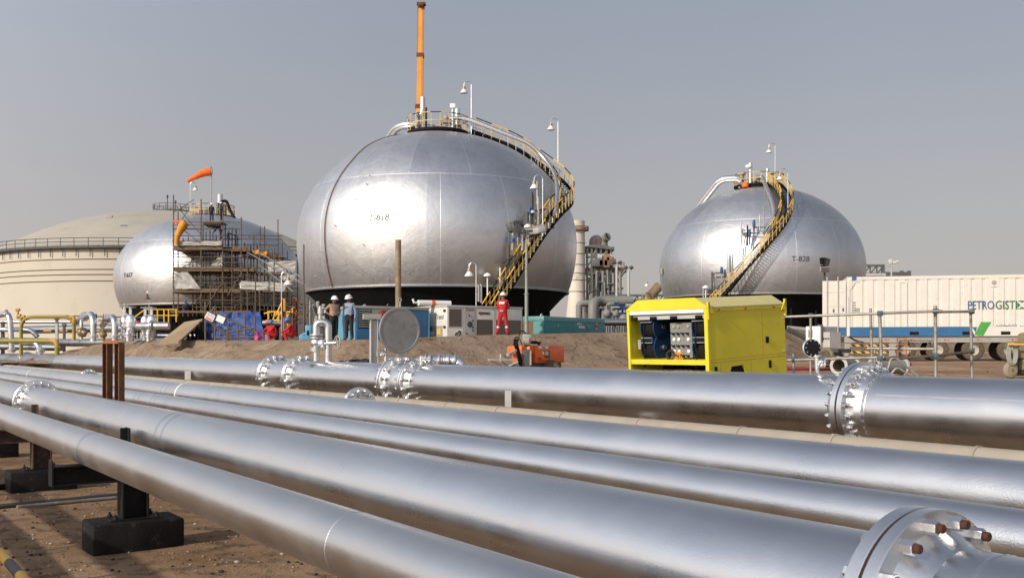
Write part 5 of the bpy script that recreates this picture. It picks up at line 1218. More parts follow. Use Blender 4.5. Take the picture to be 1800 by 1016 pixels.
# ------------------------------------------------------------------ white storage tank at the left
Yw = 190.0; Rw = 30.5; cw = Vector((-600 / F * Yw, Yw, 0)); Mw = Matrix.Translation((cw.x, cw.y, 0)); zd = EYE + 16.0
wt_ = thing('dome_roof_tank', 'huge beige tank with a domed roof and brown bands at the far left', 'storage tank', (cw.x, cw.y, EYE - .8))
mb = MB(); mb.lathe([(Rw, EYE - 1), (Rw, zd - .4)], 160, Mw); mb.obj('shell', 'tanktan', wt_)
ap = EYE + 25.2; sag = ap - zd; RR = (Rw * Rw + sag * sag) / (2 * sag); pr = []
for i in range(25): r = Rw * (1 - i / 24) + .01; pr.append((r, ap - RR + math.sqrt(RR * RR - r * r)))
mb = MB(); mb.lathe(pr, 160, Mw); mb.obj('dome_roof', 'tankroof', wt_)
for z in (13.9, 12.3, 11.5, 10.5):
    mb = MB(); mb.lathe([(Rw, EYE + z), (Rw + .10, EYE + z + .02), (Rw + .10, EYE + z + .11), (Rw, EYE + z + .14)], 160, Mw); mb.obj('stiffening_ring', 'brown', wt_)
mb = MB(); mb.lathe([(Rw - .05, zd - .5), (Rw + .9, zd - .35), (Rw + .9, zd + .02), (Rw - .05, zd + .05)], 160, Mw); wk = mb.obj('walkway', 'dgrey', wt_)
for h in (1.2, .62): mb = MB(); mb.path([(cw.x + (Rw + .88) * math.cos(a), cw.y + (Rw + .88) * math.sin(a), zd + h) for a in [2 * PI * i / 120 for i in range(120)]], .06, 5, 0, False, True); mb.obj('handrail', 'dgrey', wk)
pb = MB(); pb.tube((0, 0, -.3), (0, 0, 1.2), .055, 5); pm_ = pb.mesh('rail_post', 'dgrey'); bb_ = MB(); bb_.box((0, 0, -1.0), (.1, .1, 1.2)); bm_ = bb_.mesh('walkway_bracket', 'dgrey')
for k in range(84):
    a = 2 * PI * k / 84; x, y = cw.x + (Rw + .88) * math.cos(a), cw.y + (Rw + .88) * math.sin(a)
    if y < cw.y + 6 and x > -105: inst('rail_post', pm_, Matrix.Translation((x, y, zd)), wk); inst('walkway_bracket', bm_, Matrix.Translation((x - .6 * math.cos(a), y - .6 * math.sin(a), zd)), wk)
pc = Vector((cw.x, cw.y, 0)); 
mb = MB(); Mp = Matrix.Translation((pc.x + .2, pc.y, 0)); mb.lathe([(.01, ap + .05), (3.3, ap + .05), (3.3, ap + .3), (.01, ap + .3)], 40, Mp); pl_ = mb.obj('centre_platform', 'dgrey', wt_)
for h in (1.35, .85): mb = MB(); mb.path([(pc.x + .2 + 3.3 * math.cos(a), pc.y + 3.3 * math.sin(a), ap + h) for a in [2 * PI * i / 40 for i in range(40)]], .05, 5, 0, False, True); mb.obj('handrail', 'dgrey', pl_)
for k in range(16): a = 2 * PI * k / 16; inst('rail_post', pm_, Matrix.Translation((pc.x + .2 + 3.3 * math.cos(a), pc.y + 3.3 * math.sin(a), ap + .2)), pl_)
mb = MB(); mb.tube((pc.x - .6, pc.y, ap), (pc.x - .6, pc.y, ap + 3), .07, 6); mb.ball((pc.x - .6, pc.y, ap + 3), .2, 8, 0, (1, 1, 1.8)); mb.tube((pc.x + .9, pc.y, ap), (pc.x + .9, pc.y, ap + 2), .07, 6); mb.ball((pc.x + .9, pc.y, ap + 2), .2, 8, 0, (1, 1, 1.6)); mb.obj('mast', 'dgrey', wt_)
mb = MB(); mb.tube((pc.x + 1.8, pc.y, ap), (pc.x + 1.8, pc.y, ap + 1), .35, 10); mb.obj('roof_vent', 'lgrey', wt_)
mb = MB(); q = at(192, 381, 165); mb.box(q + V(0, 0, .0), (1.0, .5, .3)); mb.obj('roof_hatch', 'tankroof', wt_)

# ------------------------------------------------------------------ valves and pipework at the left
def P_(px, py, d): return at(px, py, d)
def pipe_thing(name, label, cat, pts, r, mat, rad=1.6, joints=(), fl=(), n=20, group=None):
    t = thing(name, label, cat, Vector(pts[-1]), group); mb = MB(); mb.path(bend(pts, rad, 9), r, n); mb.obj('pipe_run', mat, t)
    for (c, d) in fl:
        c = Vector(c); d = Vector(d).normalized(); x = d.orthogonal().normalized(); Mx = Matrix(((x.x, d.cross(x).x, d.x, c.x), (x.y, d.cross(x).y, d.y, c.y), (x.z, d.cross(x).z, d.z, c.z), (0, 0, 0, 1)))
        mb = MB(); R = r * 1.55; th = r * .28
        mb.lathe([(r, -th), (R, -th), (R, -.02), (r, -.02)], 32, Mx); mb.lathe([(r, .02), (R, .02), (R, th), (r, th)], 32, Mx)
        for k in range(14): a = 2 * PI * k / 14; mb.tube(Mx @ Vector((R * .87 * math.cos(a), R * .87 * math.sin(a), -th * 1.9)), Mx @ Vector((R * .87 * math.cos(a), R * .87 * math.sin(a), th * 1.9)), r * .085, 6)
        mb.obj('flange', 'flange', t)
    return t
Ya = 76; up = (0, 0, 1)
pipe_thing('riser_pipe', 'tall silver riser with an elbow at the far left edge of the pipework', 'pipe', [P_(-40, 562, Ya + 8), P_(0, 554, Ya + 1), P_(17, 550, Ya), P_(21, 620, Ya)], .205 * 1.0, 'pipe_dull', 1.2, (), [(P_(12, 551.5, Ya + .2), (1, .3, .1)), (P_(21, 615, Ya), up)])
pipe_thing('riser_pipe', 'short silver elbow with a bolted flange behind the low olive pipe', 'pipe', [P_(40, 603, Ya - 3), P_(66, 603, Ya - 4), P_(71, 622, Ya - 4)], .21, 'pipe', 1.1, (), [(P_(71, 616.5, Ya - 4), up)])
pipe_thing('elbow_riser', 'silver gooseneck riser, right of the olive arch and nearest the brass valve', 'pipe', [P_(135, 566, 74), P_(150, 556, 71), P_(164, 551, 69), P_(164, 600, 69)], .215, 'pipe_dull', 1.6, (), [(P_(149, 556.5, 71.2), (-.7, 1, .0)), (P_(164, 591, 69), up)])
pipe_thing('elbow_riser', 'silver gooseneck riser just above the rusty posts', 'pipe', [P_(180, 572, 72), P_(189, 560, 69), P_(202, 556, 67.5), P_(202, 600, 67.5)], .205, 'pipe_dull', 1.5, (), [(P_(188.5, 560.5, 69), (-.7, 1, 0)), (P_(202, 591, 67.5), up)])
pipe_thing('header_pipe', 'long silver header running behind the valves at the left', 'pipeline', [P_(-60, 598, 84), P_(60, 600, 79), P_(130, 602.5, 74), P_(330, 601, 68)], .28, 'oldcoat', 1, (), [])
pipe_thing('header_pipe', 'slim silver pipe on posts behind the upper olive pipe', 'pipeline', [P_(-60, 566, 88), P_(125, 565.5, 86)], .14, 'oldcoat', 1, (), [])
pipe_thing('header_pipe', 'bluish silver pipe that bends down behind the olive riser', 'pipeline', [P_(-60, 580, 82), P_(40, 579, 81), P_(56, 581, 81), P_(66, 592, 81)], .19, 'bandcoat', 2, (), [])
pipe_thing('header_pipe', 'distant grey pipe at the foot of the beige tank', 'pipeline', [P_(40, 580, 120), P_(200, 577, 112), P_(290, 578, 108)], .45, 'oldcoat', 1, (), [])
pipe_thing('header_pipe', 'dark grey pipe low behind the left risers', 'pipeline', [P_(-60, 608, 80), P_(110, 611, 76)], .25, 'oldcoat', 1, (), [])
def olive(label, pts, r, elbows):
    t = thing('olive_pipe', label, 'pipe', Vector(pts[-1])); mb = MB(); mb.path(bend(pts, .9, 9), r, 18); mb.obj('pipe_run', 'olive', t)
    for e in elbows: mb = MB(); mb.path(bend(e, .9, 9), r * 1.03, 18); mb.obj('elbow', 'ochre', t)
    return t
Yo = 73
o1 = olive('upper olive yellow pipe arch with ochre elbows', [P_(37, 625, Yo), P_(37, 557, Yo), P_(130, 557, Yo), P_(130, 597, Yo)], .125, [[P_(37, 565, Yo), P_(37, 557, Yo), P_(44, 557, Yo)], [P_(122, 557, Yo), P_(130, 557.2, Yo), P_(130, 569, Yo)], [P_(129.7, 586, Yo), P_(129.7, 597, Yo)]])
mb = MB(); mb.tube(P_(30, 557, Yo), P_(37, 555, Yo), .15, 12); mb.tube(P_(31.5, 556, Yo), P_(31.5, 546, Yo), .07, 10); mb.tube(P_(28, 544.5, Yo), P_(35, 544.5, Yo), .10, 10); mb.obj('elbow_valve', 'ochre', o1)
olive('lower olive yellow pipe ending in an ochre elbow', [P_(-60, 599, 70), P_(100, 599, 68), P_(100.5, 626, 68)], .155, [[P_(85, 598.9, 68.2), P_(100, 599, 68), P_(100.5, 611, 68)]])
for (px, y0, y1, d, w, mt, lab) in ((100, 557, 600, 73.5, .32, 'lgrey', 'pale grey square post carrying the upper olive pipe'), (113, 569, 628, 78, .28, 'dgrey', 'dark square post behind the upper olive pipe'), (5, 565, 628, 85, .4, 'dgrey', 'dark square post at the left edge of the pipework')):
    ps = thing('pipe_post', lab, 'post', P_(px, y1, d)); mb = MB(); a, b = P_(px, y1, d), P_(px, y0, d); mb.box((a + b) / 2, (w * .55, w * .55, b.z - a.z)); mb.obj('column', mt, ps); mb = MB(); mb.box(b + V(0, 0, -.1), (w * 1.0, w * .8, .16)); mb.obj('head_plate', mt, ps)
bv = thing('brass_valve', 'brass coloured globe valve beside the olive arch', 'valve', P_(143, 598, 70))
mb = MB(); mb.tube(P_(143, 597, 70), P_(143, 562, 70), .11, 14); mb.path(bend([P_(143, 575, 70), P_(143, 562, 70), P_(148, 558, 71)], .3), .12, 12); mb.obj('pipe_run', 'pipe', bv)
mb = MB(); mb.ball(P_(144.5, 584, 69.7), .34, 16); mb.tube(P_(144, 578, 69.7), P_(144, 576.6, 69.7), .3, 16); mb.tube(P_(144.5, 592, 69.7), P_(144.5, 591, 69.7), .26, 16); mb.tube(P_(146, 584, 69.6), P_(146, 584, 68.9), .22, 16); mb.obj('valve_body', 'brown' if False else paint('brass_brown', (.26, .17, .08), .45, .4, .2, 8), bv)
mb = MB(); mb.ball(P_(146, 584, 68.8), .1, 8); mb.obj('stem_nut', 'steel', bv)
rv = thing('gate_valve', 'rusty gate valve with a flat handwheel above the left rusty post', 'valve', P_(181, 598, 66))
mb = MB(); mb.tube(P_(181.5, 598, 66), P_(181.5, 580, 66), .12, 12); mb.ball(P_(181.5, 588, 66), .24, 14); mb.tube(P_(181.5, 582, 66), P_(181.5, 581, 66), .2, 14); mb.tube(P_(181.5, 580, 66), P_(181.5, 552, 66), .04, 8); mb.obj('valve_body', paint('weathered_valve_bronze', (.24, .18, .10), .55, .3, .3, 6), rv)
def hwheel(parent, c, r, mat='rust', axis=(0, 0, 1)):
    mb = MB(); z = Vector(axis).normalized(); x = z.orthogonal().normalized(); y = z.cross(x); c = Vector(c)
    mb.path(arc(c, x * r, y * r, 0, 2 * PI, 20)[:-1], r * .11, 6, 0, False, True)
    for k in range(3): a = k * 2.094; mb.tube(c, c + (x * math.cos(a) + y * math.sin(a)) * r, r * .08, 5)
    return mb.obj('handwheel', mat, parent)
hwheel(rv, P_(181.5, 563.5, 66), .30, 'rust')
for (px, d, sc, wm, lab) in ((219, 68, 1.0, 'grey', 'silver gate valve, leftmost of the four tall gate valves'), (229.5, 64, 1.12, 'steel', 'silver gate valve with a pale handwheel, second from the left of four'), (255.5, 66, 1.0, 'grey', 'silver gate valve third from the left of four'), (266.5, 64, 1.05, 'grey', 'silver gate valve rightmost of four before the yellow railing')):
    v = thing('gate_valve', lab, 'valve', P_(px, 600, d), 'tall silver gate valves'); k = d / 66
    mb = MB(); mb.lathe([(.001, -.36), (.26, -.34), (.31, -.1), (.31, .1), (.22, .32), (.11, .42), (.001, .44)], 24, Matrix.Translation(P_(px, 566, d)) @ Matrix.Diagonal((sc, sc * .75, sc, 1))); mb.tube(P_(px, 574, d), P_(px, 570, d), .34 * sc, 20); mb.tube(P_(px, 590, d), P_(px, 572, d), .24 * sc, 18); mb.tube(P_(px, 590, d), P_(px, 587, d), .33 * sc, 18); mb.tube(P_(px, 600, d), P_(px, 590, d), .20, 14); mb.obj('valve_body', 'flange', v)
    mb = MB(); mb.tube(P_(px - 1.3, 556, d), P_(px - 1.3, 541, d), .05, 8); mb.tube(P_(px + 1.3, 556, d), P_(px + 1.3, 541, d), .05, 8); mb.tube(P_(px - 2, 541.5, d), P_(px + 2, 541.5, d), .06, 8); mb.tube(P_(px, 556, d), P_(px, 533 if px < 230 and sc == 1 else 539, d), .035, 6); mb.obj('yoke', 'flange', v)
    hwheel(v, P_(px, 540 if px < 240 else 541, d), .28 * sc, wm)
pipe_thing('cross_pipe', 'thick silver pipe joining the tall gate valves', 'pipe', [P_(222, 575, 65), P_(262, 573, 63), P_(297, 573, 63)], .235, 'pipe', 1, (), [(P_(224, 575, 65), (1, 0, 0)), (P_(266.5, 573, 63), (1, 0, 0))], 24)
for (px, lab) in ((225.5, 'silver ball shaped nozzle under the thick pipe, left one'), (261, 'silver ball shaped nozzle under the thick pipe, right one')):
    v = thing('drain_nozzle', lab, 'pipe fitting', P_(px, 603, 63)); mb = MB(); mb.ball(P_(px, 587, 63), .18, 14); mb.tube(P_(px, 600, 63), P_(px, 580, 63), .13, 14); mb.tube(P_(px, 592.5, 63), P_(px, 590.5, 63), .21, 18); mb.obj('nozzle', 'flange', v)
mb = MB(); mb.tube(P_(270, 590, 72), P_(345, 590, 72), .14, 14); tag(mb.obj('header_pipe', 'pipe'), 'thin silver pipe low behind the wooden ramp', 'pipe')
mb = MB(); mb.tube(P_(112, 555, 90), P_(290, 559, 90), .06, 6); mb.tube(P_(167, 552, 90), P_(167, 560, 90), .18, 8); tag(mb.obj('header_pipe', 'dgrey'), 'thin dark pipe crossing in front of the beige tank', 'pipe')
mb = MB(); mb.tube(P_(243, 568, 66), P_(243, 564, 66), .2, 12); mb.tube(P_(238, 568, 66), P_(248, 568, 66), .1, 10); tag(mb.obj('red_valve', 'red'), 'small red valve between the tall gate valves', 'valve')
mb = MB(); x0 = P_(62, 581.5, 95); k = 0
for k in range(8): mb.tube(x0 + V(k * .75, 0, 0), x0 + V(k * .75 + .75, 0, 0), .06, 8, None, k % 2, False)
tag(mb.obj('barrier_pipe', ['black', 'yellow']), 'yellow and black barrier pipe behind the olive pipes', 'barrier')
yr = thing('yellow_railing', 'yellow tube railing at the foot of the scaffolded tank', 'railing', P_(290, 570, 88))
for (px) in (277, 288.5, 296.5, 310): mb = MB(); mb.tube(P_(px, 566, 88), P_(px, 543, 88), .06, 6); mb.obj('post', 'yellow', yr)
for y in (544, 554.5): mb = MB(); mb.tube(P_(255, y, 88), P_(312, y, 88), .05, 6); mb.obj('rail', 'yellow', yr)
mb = MB(); mb.tube(P_(236, 558, 88), P_(255, 544, 88), .06, 6); mb.obj('brace', 'yellow', yr)
gooseneck(P_(262, 566, 85), 2.5, (-1, 0, 0), 'small brown capped lamp standing before the left tank shell', .18, .85, None, ('steel', 'brown', 'brown'))

# ------------------------------------------------------------------ scaffolding round the left tank
Ys = 98.0
sc = thing('scaffolding', 'dense tube scaffolding with plank decks against the front of the left tank', 'scaffold', P_(370, 560, Ys))
def tube_part(nm, a, b, r=.06, mat='scaf', parent=None): mb = MB(); mb.tube(a, b, r, 6); return mb.obj(nm, mat, parent or sc)
std = [(305, 343, Ys), (353.5, 350, Ys), (391.5, 372, Ys), (313, 372, Ys + 1.5), (357, 395, Ys + 1.5), (396, 395, Ys + 1.5), (408, 400, Ys + .5), (413, 412, Ys + 1.2), (424, 382, Ys), (457, 398, Ys + .6), (465, 398, Ys + 4), (446, 415, Ys + 2), (488.5, 386, Ys + 6), (482, 436, Ys - 8), (534, 430, Ys - 20), (478, 440, Ys + 1), (435, 430, Ys), (505, 440, Ys + 2), (449, 480, Ys - 2), (370, 500, Ys - 2), (523, 445, Ys + 4)]
for px in (322, 339, 346, 362, 374, 386, 399, 405, 415, 331, 369, 380, 402, 418, 430, 441, 452, 471, 478, 496, 512):
    std.append((px, 398 + rnd.uniform(0, 50) + max(0, px - 430) * .35, Ys + rnd.choice((1.6, 2.2, 3.0))))
for (px, y, d) in std: tube_part('standard', P_(px, 556, d), P_(px, y, d))
for y in (396, 403, 414.5, 424, 439, 452, 461.5, 472.5, 488, 497, 513.5, 528, 540): tube_part('ledger', P_(303, y, Ys - .1), P_(394 if y < 430 else 427, y, Ys - .1), .042)
for y in (390.5, 402, 421, 446, 466, 481, 494, 505, 516, 534): tube_part('ledger', P_(303, y, Ys + 1.4), P_(425, y + .5, Ys + 1.4), .04)
for y in (413.5, 420, 430, 447, 453, 466, 483, 499, 506, 519, 533, 544): tube_part('ledger', P_(388, y, Ys + .5), P_(497 if y < 430 else (490 if y < 470 else 525), y + 1, Ys + 2), .042)
for (a, b) in (((310, 362), (353, 412)), ((305, 374), (341, 351)), ((306, 480), (355, 515)), ((358, 452), (320, 470)), ((322, 404), (355, 430)), ((436, 415), (490, 460)), ((452, 410), (500, 465)), ((487, 412), (515, 446)), ((308, 560), (355, 520)), ((360, 545), (388, 500)), ((447, 470), (480, 525)), ((400, 520), (425, 480)), ((330, 370), (316, 392))):
    tube_part('brace', P_(*a, Ys - .2), P_(*b, Ys - .2), .04)
for (a, b) in (((436, 444), (538, 502)), ((455, 444), (534, 490)), ((455, 465), (515, 512))): tube_part('guy_tube', P_(*a, Ys - 2), P_(*b, Ys - 18), .045, 'galv')
def deck(x0, x1, y, d, dep=2.8, fasc=.42):
    mb = MB(); a, b = P_(x0, y, d), P_(x1, y, d); c = (a + b) / 2
    mb.box(c + V(0, dep / 2, -.03), (b.x - a.x, dep, .06)); o = mb.obj('deck', 'plank', sc); mb = MB(); mb.box(c + V(0, -.06, fasc * .5 - .05), (b.x - a.x, .04, fasc)); mb.obj('toe_board', 'plank', o)
deck(305, 391, 438.5, Ys); deck(306, 391, 476, Ys); deck(392, 450, 476.5, Ys + .6); deck(306, 392, 514, Ys); deck(393, 440, 441, Ys + .5); deck(394, 425, 512, Ys + .5, 1.2, .3); deck(300, 440, 549, Ys - 1, 2.2, .2)
deck(356, 389, 390, Ys - .2, 2.2, .06); deck(426, 498, 452, Ys + 1.5, 1.6, .2); deck(426, 505, 513, Ys + .8, 1.6, .25); deck(440, 500, 482, Ys + 1.2, 1.4, .15)
mb = MB(); a, b, c_, d_ = P_(356, 392, Ys - .3), P_(389, 392, Ys - .3), P_(389, 399, Ys + 2), P_(366, 399, Ys + 2); mb.add([a, b, c_, d_] + [v + V(0, 0, -.08) for v in (a, b, c_, d_)], [(0, 1, 2, 3), (7, 6, 5, 4), (0, 4, 5, 1), (1, 5, 6, 2), (2, 6, 7, 3), (3, 7, 4, 0)]); mb.obj('upper_deck', 'plank', sc)
for k in range(26): x_ = rnd.uniform(388, 500); y_ = rnd.uniform(440, 530); tube_part('ledger', P_(x_, y_, Ys + 1), P_(x_ + rnd.uniform(15, 45), y_ + rnd.uniform(-1, 1), Ys + 1.4), .045)
for k in range(9): tube_part('ladder_rung', P_(411, 480 + k * 7, Ys - .3), P_(421, 480 + k * 7, Ys - .3), .03)
def sheet(lab, pts, d, mat, nm='tarpaulin', cat='tarpaulin', n=14, amp=.12, th=.015):
    """cloth between four photo corners (tl, tr, br, bl)"""
    mb = MB(); P = [at(x, y, d if len(r_) == 0 else r_[0]) for x, y, *r_ in pts]
    for s in (0, 1):
        for i in range(n + 1):
            for j in range(n + 1):
                u, v = i / n, j / n; p = P[0].lerp(P[1], u).lerp(P[3].lerp(P[2], u), v)
                w_ = mn.noise((u * 5 + pts[0][0], v * 3.5, 1.3)) * amp + mn.noise((u * 11, v * 8 + pts[0][1], 4)) * amp * .5
                mb.v.append((p.x, p.y + w_ + s * th, p.z + (.4 * amp * mn.noise((u * 4, 7, 2)) if j in (0, n) else 0)))
    q = (n + 1) ** 2
    for i in range(n):
        for j in range(n):
            a = i * (n + 1) + j; mb.f += [(a, a + n + 1, a + n + 2, a + 1), (q + a, q + a + 1, q + a + n + 2, q + a + n + 1)]; mb.m += [0, 0]
    return tag(mb.obj(nm, mat, None, None, 180), lab, cat)
sheet('pale canvas sheet tied along the upper scaffold deck', [(314, 425), (389, 424), (389, 431.5), (314, 432)], Ys - .25, 'tarpw')
sheet('triangular pale canvas hanging in the lower left scaffold bay', [(308, 479), (330, 478), (353, 508), (308, 508)], Ys - .2, 'tarpw')
sheet('fan folded pale canvas beside the middle scaffold deck', [(384, 452), (391, 450), (391, 470), (368, 470)], Ys + .3, 'tarpw')
sheet('grey plastic sheet at the right end of the scaffolding', [(469, 461), (520, 458), (519, 476), (472, 478)], Ys - 1, 'tarpw')
sheet('long grey plastic sheet wrapped low round the right scaffold bays', [(424, 494), (505, 497), (500, 512), (424, 508)], Ys - 1, 'tarpw')
sheet('crumpled grey plastic sheet below the other one at the scaffold end', [(492, 484), (522, 482), (514, 494), (494, 492)], Ys - 1, 'tarpw')
sheet('small white rag knotted on a scaffold tube', [(421, 497), (428, 496), (428, 505), (422, 507)], Ys - .3, 'white', 'rag', 'rag', 6)
ch = thing('debris_chute', 'bright yellow cloth chute hanging from the upper left of the scaffolding', 'chute', P_(312, 430, Ys - .3))
mb = MB(); mb.path(bend([P_(325, 391, Ys - .3), P_(317, 405, Ys - .4), P_(311, 418, Ys - .4), P_(310.5, 430, Ys - .4)], 1, 6), [.42, .44, .40, .36, .34, .32, .31, .3, .29, .28, .27, .26, .25, .24, .23, .22][:len(bend([P_(325, 391, Ys - .3), P_(317, 405, Ys - .4), P_(311, 418, Ys - .4), P_(310.5, 430, Ys - .4)], 1, 6))], 14); mb.obj('chute_tube', 'tarpo', ch)
mb = MB(); mb.bar(P_(305, 389.5, Ys - .3), P_(325, 389.5, Ys - .3), .5, .2); mb.obj('chute_head', 'orange', ch)
sheet('left scrap of orange cloth on the right half of the scaffolding', [(443, 440), (456, 439), (455, 446), (446, 447)], Ys - .8, 'tarpo', 'cloth', 'cloth', 8, .2)
sheet('right scrap of orange cloth on the right half of the scaffolding', [(460, 442), (473, 442), (468, 450), (457, 448)], Ys - .8, 'tarpo', 'cloth', 'cloth', 8, .2)
nav = dict(shirt='navy', fore='navy', trou='navy', boot='boot', skin='skin', wide=True)
sw = [(372, 390, Ys + .2, 30, 'worker in navy with a white helmet standing on the upper scaffold deck', 'hat', {}), (389, 388, Ys + 1.0, -60, 'worker in navy behind the vent pipe on the upper scaffold deck', 'hat', {}),
      (401, 436, Ys + .3, 100, 'worker in navy reaching up on the middle right scaffold deck', None, dict(elL=(.2, -.25, 1.4), wrL=(.1, -.45, 1.3), elR=(-.2, -.25, 1.4), wrR=(-.1, -.45, 1.3)))]
for (px, y, d, yw, lab, ht_, JJ) in sw:
    q = P_(px, y, d); person(lab, q, R_(yw), JJ, nav, hat=ht_, H=1.75)
bendp = dict(sp=(0, -.08, 1.08), ch=(0, -.32, 1.18), nk=(0, -.5, 1.2), hb=(0, -.58, 1.2), hc=(0, -.66, 1.2), ht=(0, -.74, 1.2), ns=(0, -.66, 1.09), shL=(.18, -.42, 1.18), shR=(-.18, -.42, 1.18), elL=(.22, -.5, .92), wrL=(.15, -.66, .75), elR=(-.22, -.5, .92), wrR=(-.15, -.66, .75))
person('worker in navy bending under the upper scaffold deck', P_(388, 421, Ys + .7), R_(-85), bendp, nav, hat='hatblue', H=1.75)
person('worker in a blue hard hat crouching at the foot of the scaffolding', P_(330, 549, Ys - .5), R_(-60), sit, nav, hat='hatblue', H=1.8)
# ramp, tarpaulin shelter, notices
rp = thing('wooden_ramp', 'sloping plywood ramp on black steel trestles at the dike edge', 'ramp', P_(320, 600, 58))
mb = MB(); a, b, c_, d_ = P_(281, 600, 57), P_(314, 600, 57), P_(358, 560, 62), P_(324, 566, 64); vs = [a, b, c_, d_]; mb.add(vs + [v + V(0, 0, -.12) for v in vs], [(0, 1, 2, 3), (7, 6, 5, 4), (0, 4, 5, 1), (1, 5, 6, 2), (2, 6, 7, 3), (3, 7, 4, 0)]); mb.obj('ramp_board', 'ramp', rp)
for (p0, p1) in (((322, 598), (322, 592)), ((331, 602), (331, 585)), ((338, 602), (338, 578)), ((345, 602), (345, 572)), ((352, 602), (352, 566)), ((358, 602), (358, 560)), ((336, 584), (345, 602)), ((350, 580), (358, 602)), ((326, 599), (358, 599)), ((340, 585), (358, 585))): mb = MB(); mb.tube(P_(*p0, 60.5), P_(*p1, 60.5), .07, 6); mb.obj('trestle_leg', 'black', rp)
tp = sheet('blue tarpaulin shelter hung on tubes behind the dike edge', [(405, 549), (457, 547.5), (466, 603, 57.5), (404, 603)], 60, 'tarp', 'tarpaulin', 'tarpaulin', 22, .22)
sheet('left wing of blue tarpaulin behind the notice boards', [(362, 549, 61), (404.5, 549), (404, 603), (362, 603, 61)], 60.5, 'tarp', 'tarpaulin', 'tarpaulin', 18, .3)
fs = thing('tube_barrier', 'low scaffold tube frame with slanting rails in front of the blue tarpaulin', 'scaffold', P_(400, 602, 57))
for (a, b) in (((361, 601), (361, 530)), ((378, 601), (378, 537)), ((400, 602), (400, 573)), ((418, 602), (418, 572)), ((431, 592), (431, 556)), ((448, 590), (448, 556)), ((379, 550), (450, 585)), ((386, 566), (428, 590)), ((378, 575), (408, 592)), ((396, 585), (450, 576)), ((378, 593.5), (455, 593)), ((360, 565), (377, 540)), ((361, 560), (410, 600))): mb = MB(); mb.tube(P_(*a, 57), P_(*b, 57), .05, 7); mb.obj('tube', 'scaf', fs)
def board(lab, c, w, h, ang, d, txt):
    q = P_(*c, d); t = thing('notice_board', lab, 'sign', q); Mx = Matrix.Translation(q) @ Matrix.Rotation(ang, 4, 'Y'); MB().box((0, 0, 0), (w, .02, h), Mx).obj('panel', 'white', t)
    if txt:
        for (s, z, sz, mt) in txt: mb = MB(); text_mb(mb, s, sz, Mx @ Matrix.Translation((0, -.016, z)) @ Matrix.Rotation(PI / 2, 4, 'X'), 0, .003); mb.obj('lettering', mt, t)
        MB().box((0, -.013, -.12), (w * .8, .006, .07), Mx).obj('red_bar', 'red', t)
    return t
board('tilted white notice with dark lettering and a red bar on the tube barrier', (369, 557), .5, .38, R_(28), 56.8, [('NOTICE', .09, .11, 'textdk'), ('KEEP OUT', -.02, .085, 'red')])
board('tilted plain white sheet pinned right of the notice', (387.5, 561), .46, .36, R_(24), 56.8, None)
# yellow steps and clutter at the right of the scaffolded tank
ys_ = thing('yellow_steps', 'jumble of yellow access steps and railings between the two left tanks', 'steps', P_(505, 590, 66))
for (a, b, r_) in (((498, 547), (498, 525), .08), ((500, 547), (500, 525), .08), ((485, 555), (498, 526), .05), ((487, 562), (499, 540), .05), ((515, 550), (520, 524), .07), ((503, 556), (520, 536), .06), ((500, 565), (516, 540), .05), ((470, 548), (491, 548), .05), ((470, 563), (492, 563), .05), ((472, 563), (472, 548), .06), ((480, 563), (484, 548), .05), ((490, 566), (490, 546), .06), ((464, 551), (476, 549), .05), ((507, 560), (507, 572), .1), ((513, 545), (522, 538), .06), ((502, 549), (514, 550), .09)): mb = MB(); mb.tube(P_(*a, 66), P_(*b, 66), r_, 6); mb.obj('rail', 'yellow', ys_)
for k in range(7): mb = MB(); mb.box(P_(488 + k * 4.2, 566 - k * 4.6, 67), (.9, .35, .05)); mb.obj('step', 'dgrey', ys_)
pk = thing('pipe_rack', 'tangle of rusty and grey tubes standing right of the yellow steps', 'pipe rack', P_(535, 590, 64))
for k in range(22):
    x = 497 + rnd.uniform(0, 52); y = rnd.uniform(515, 560); mb = MB()
    if k % 3: mb.tube(P_(x, 590, 64 + rnd.uniform(-3, 3)), P_(x + rnd.uniform(-2, 2), y, 64), rnd.uniform(.04, .09), 7)
    else: mb.tube(P_(x - 12, y + 15, 64.5), P_(x + 14, y + 15 + rnd.uniform(-3, 3), 64.5), .05, 7)
    mb.obj('tube', ('scaf', 'rust', 'galv', 'scaf', 'redhose')[k % 5], pk)
mb = MB(); mb.tube(P_(462, 567.5, 70), P_(506, 567.5, 70), .18, 16); tag(mb.obj('header_pipe', 'pipe'), 'bright silver pipe behind the crouching red workers', 'pipe')
gooseneck(P_(495, 590, 62), 3.85, (1, 0, 0), 'white lamp on a bent post in front of the scaffolding, left of the big tank', .42, .95)
mb = MB(); mb.tube(P_(534, 598, 58), P_(534, 430, 58), .045, 7); tag(mb.obj('steel_pole', 'scaf'), 'thin tall steel pole at the left edge of the biggest tank', 'pole')
for k in range(9):
    px = 553 + k * 2.2; mb = MB(); mb.path([P_(px, 575, 55), P_(px + rnd.uniform(-4, 4), 555, 55.3), P_(px + rnd.uniform(-4, 4), 530 + rnd.uniform(0, 18), 55)], rnd.uniform(.05, .11), 7); mb.obj('tube', ('galv', 'dgrey', 'lgrey')[k % 3], pk)
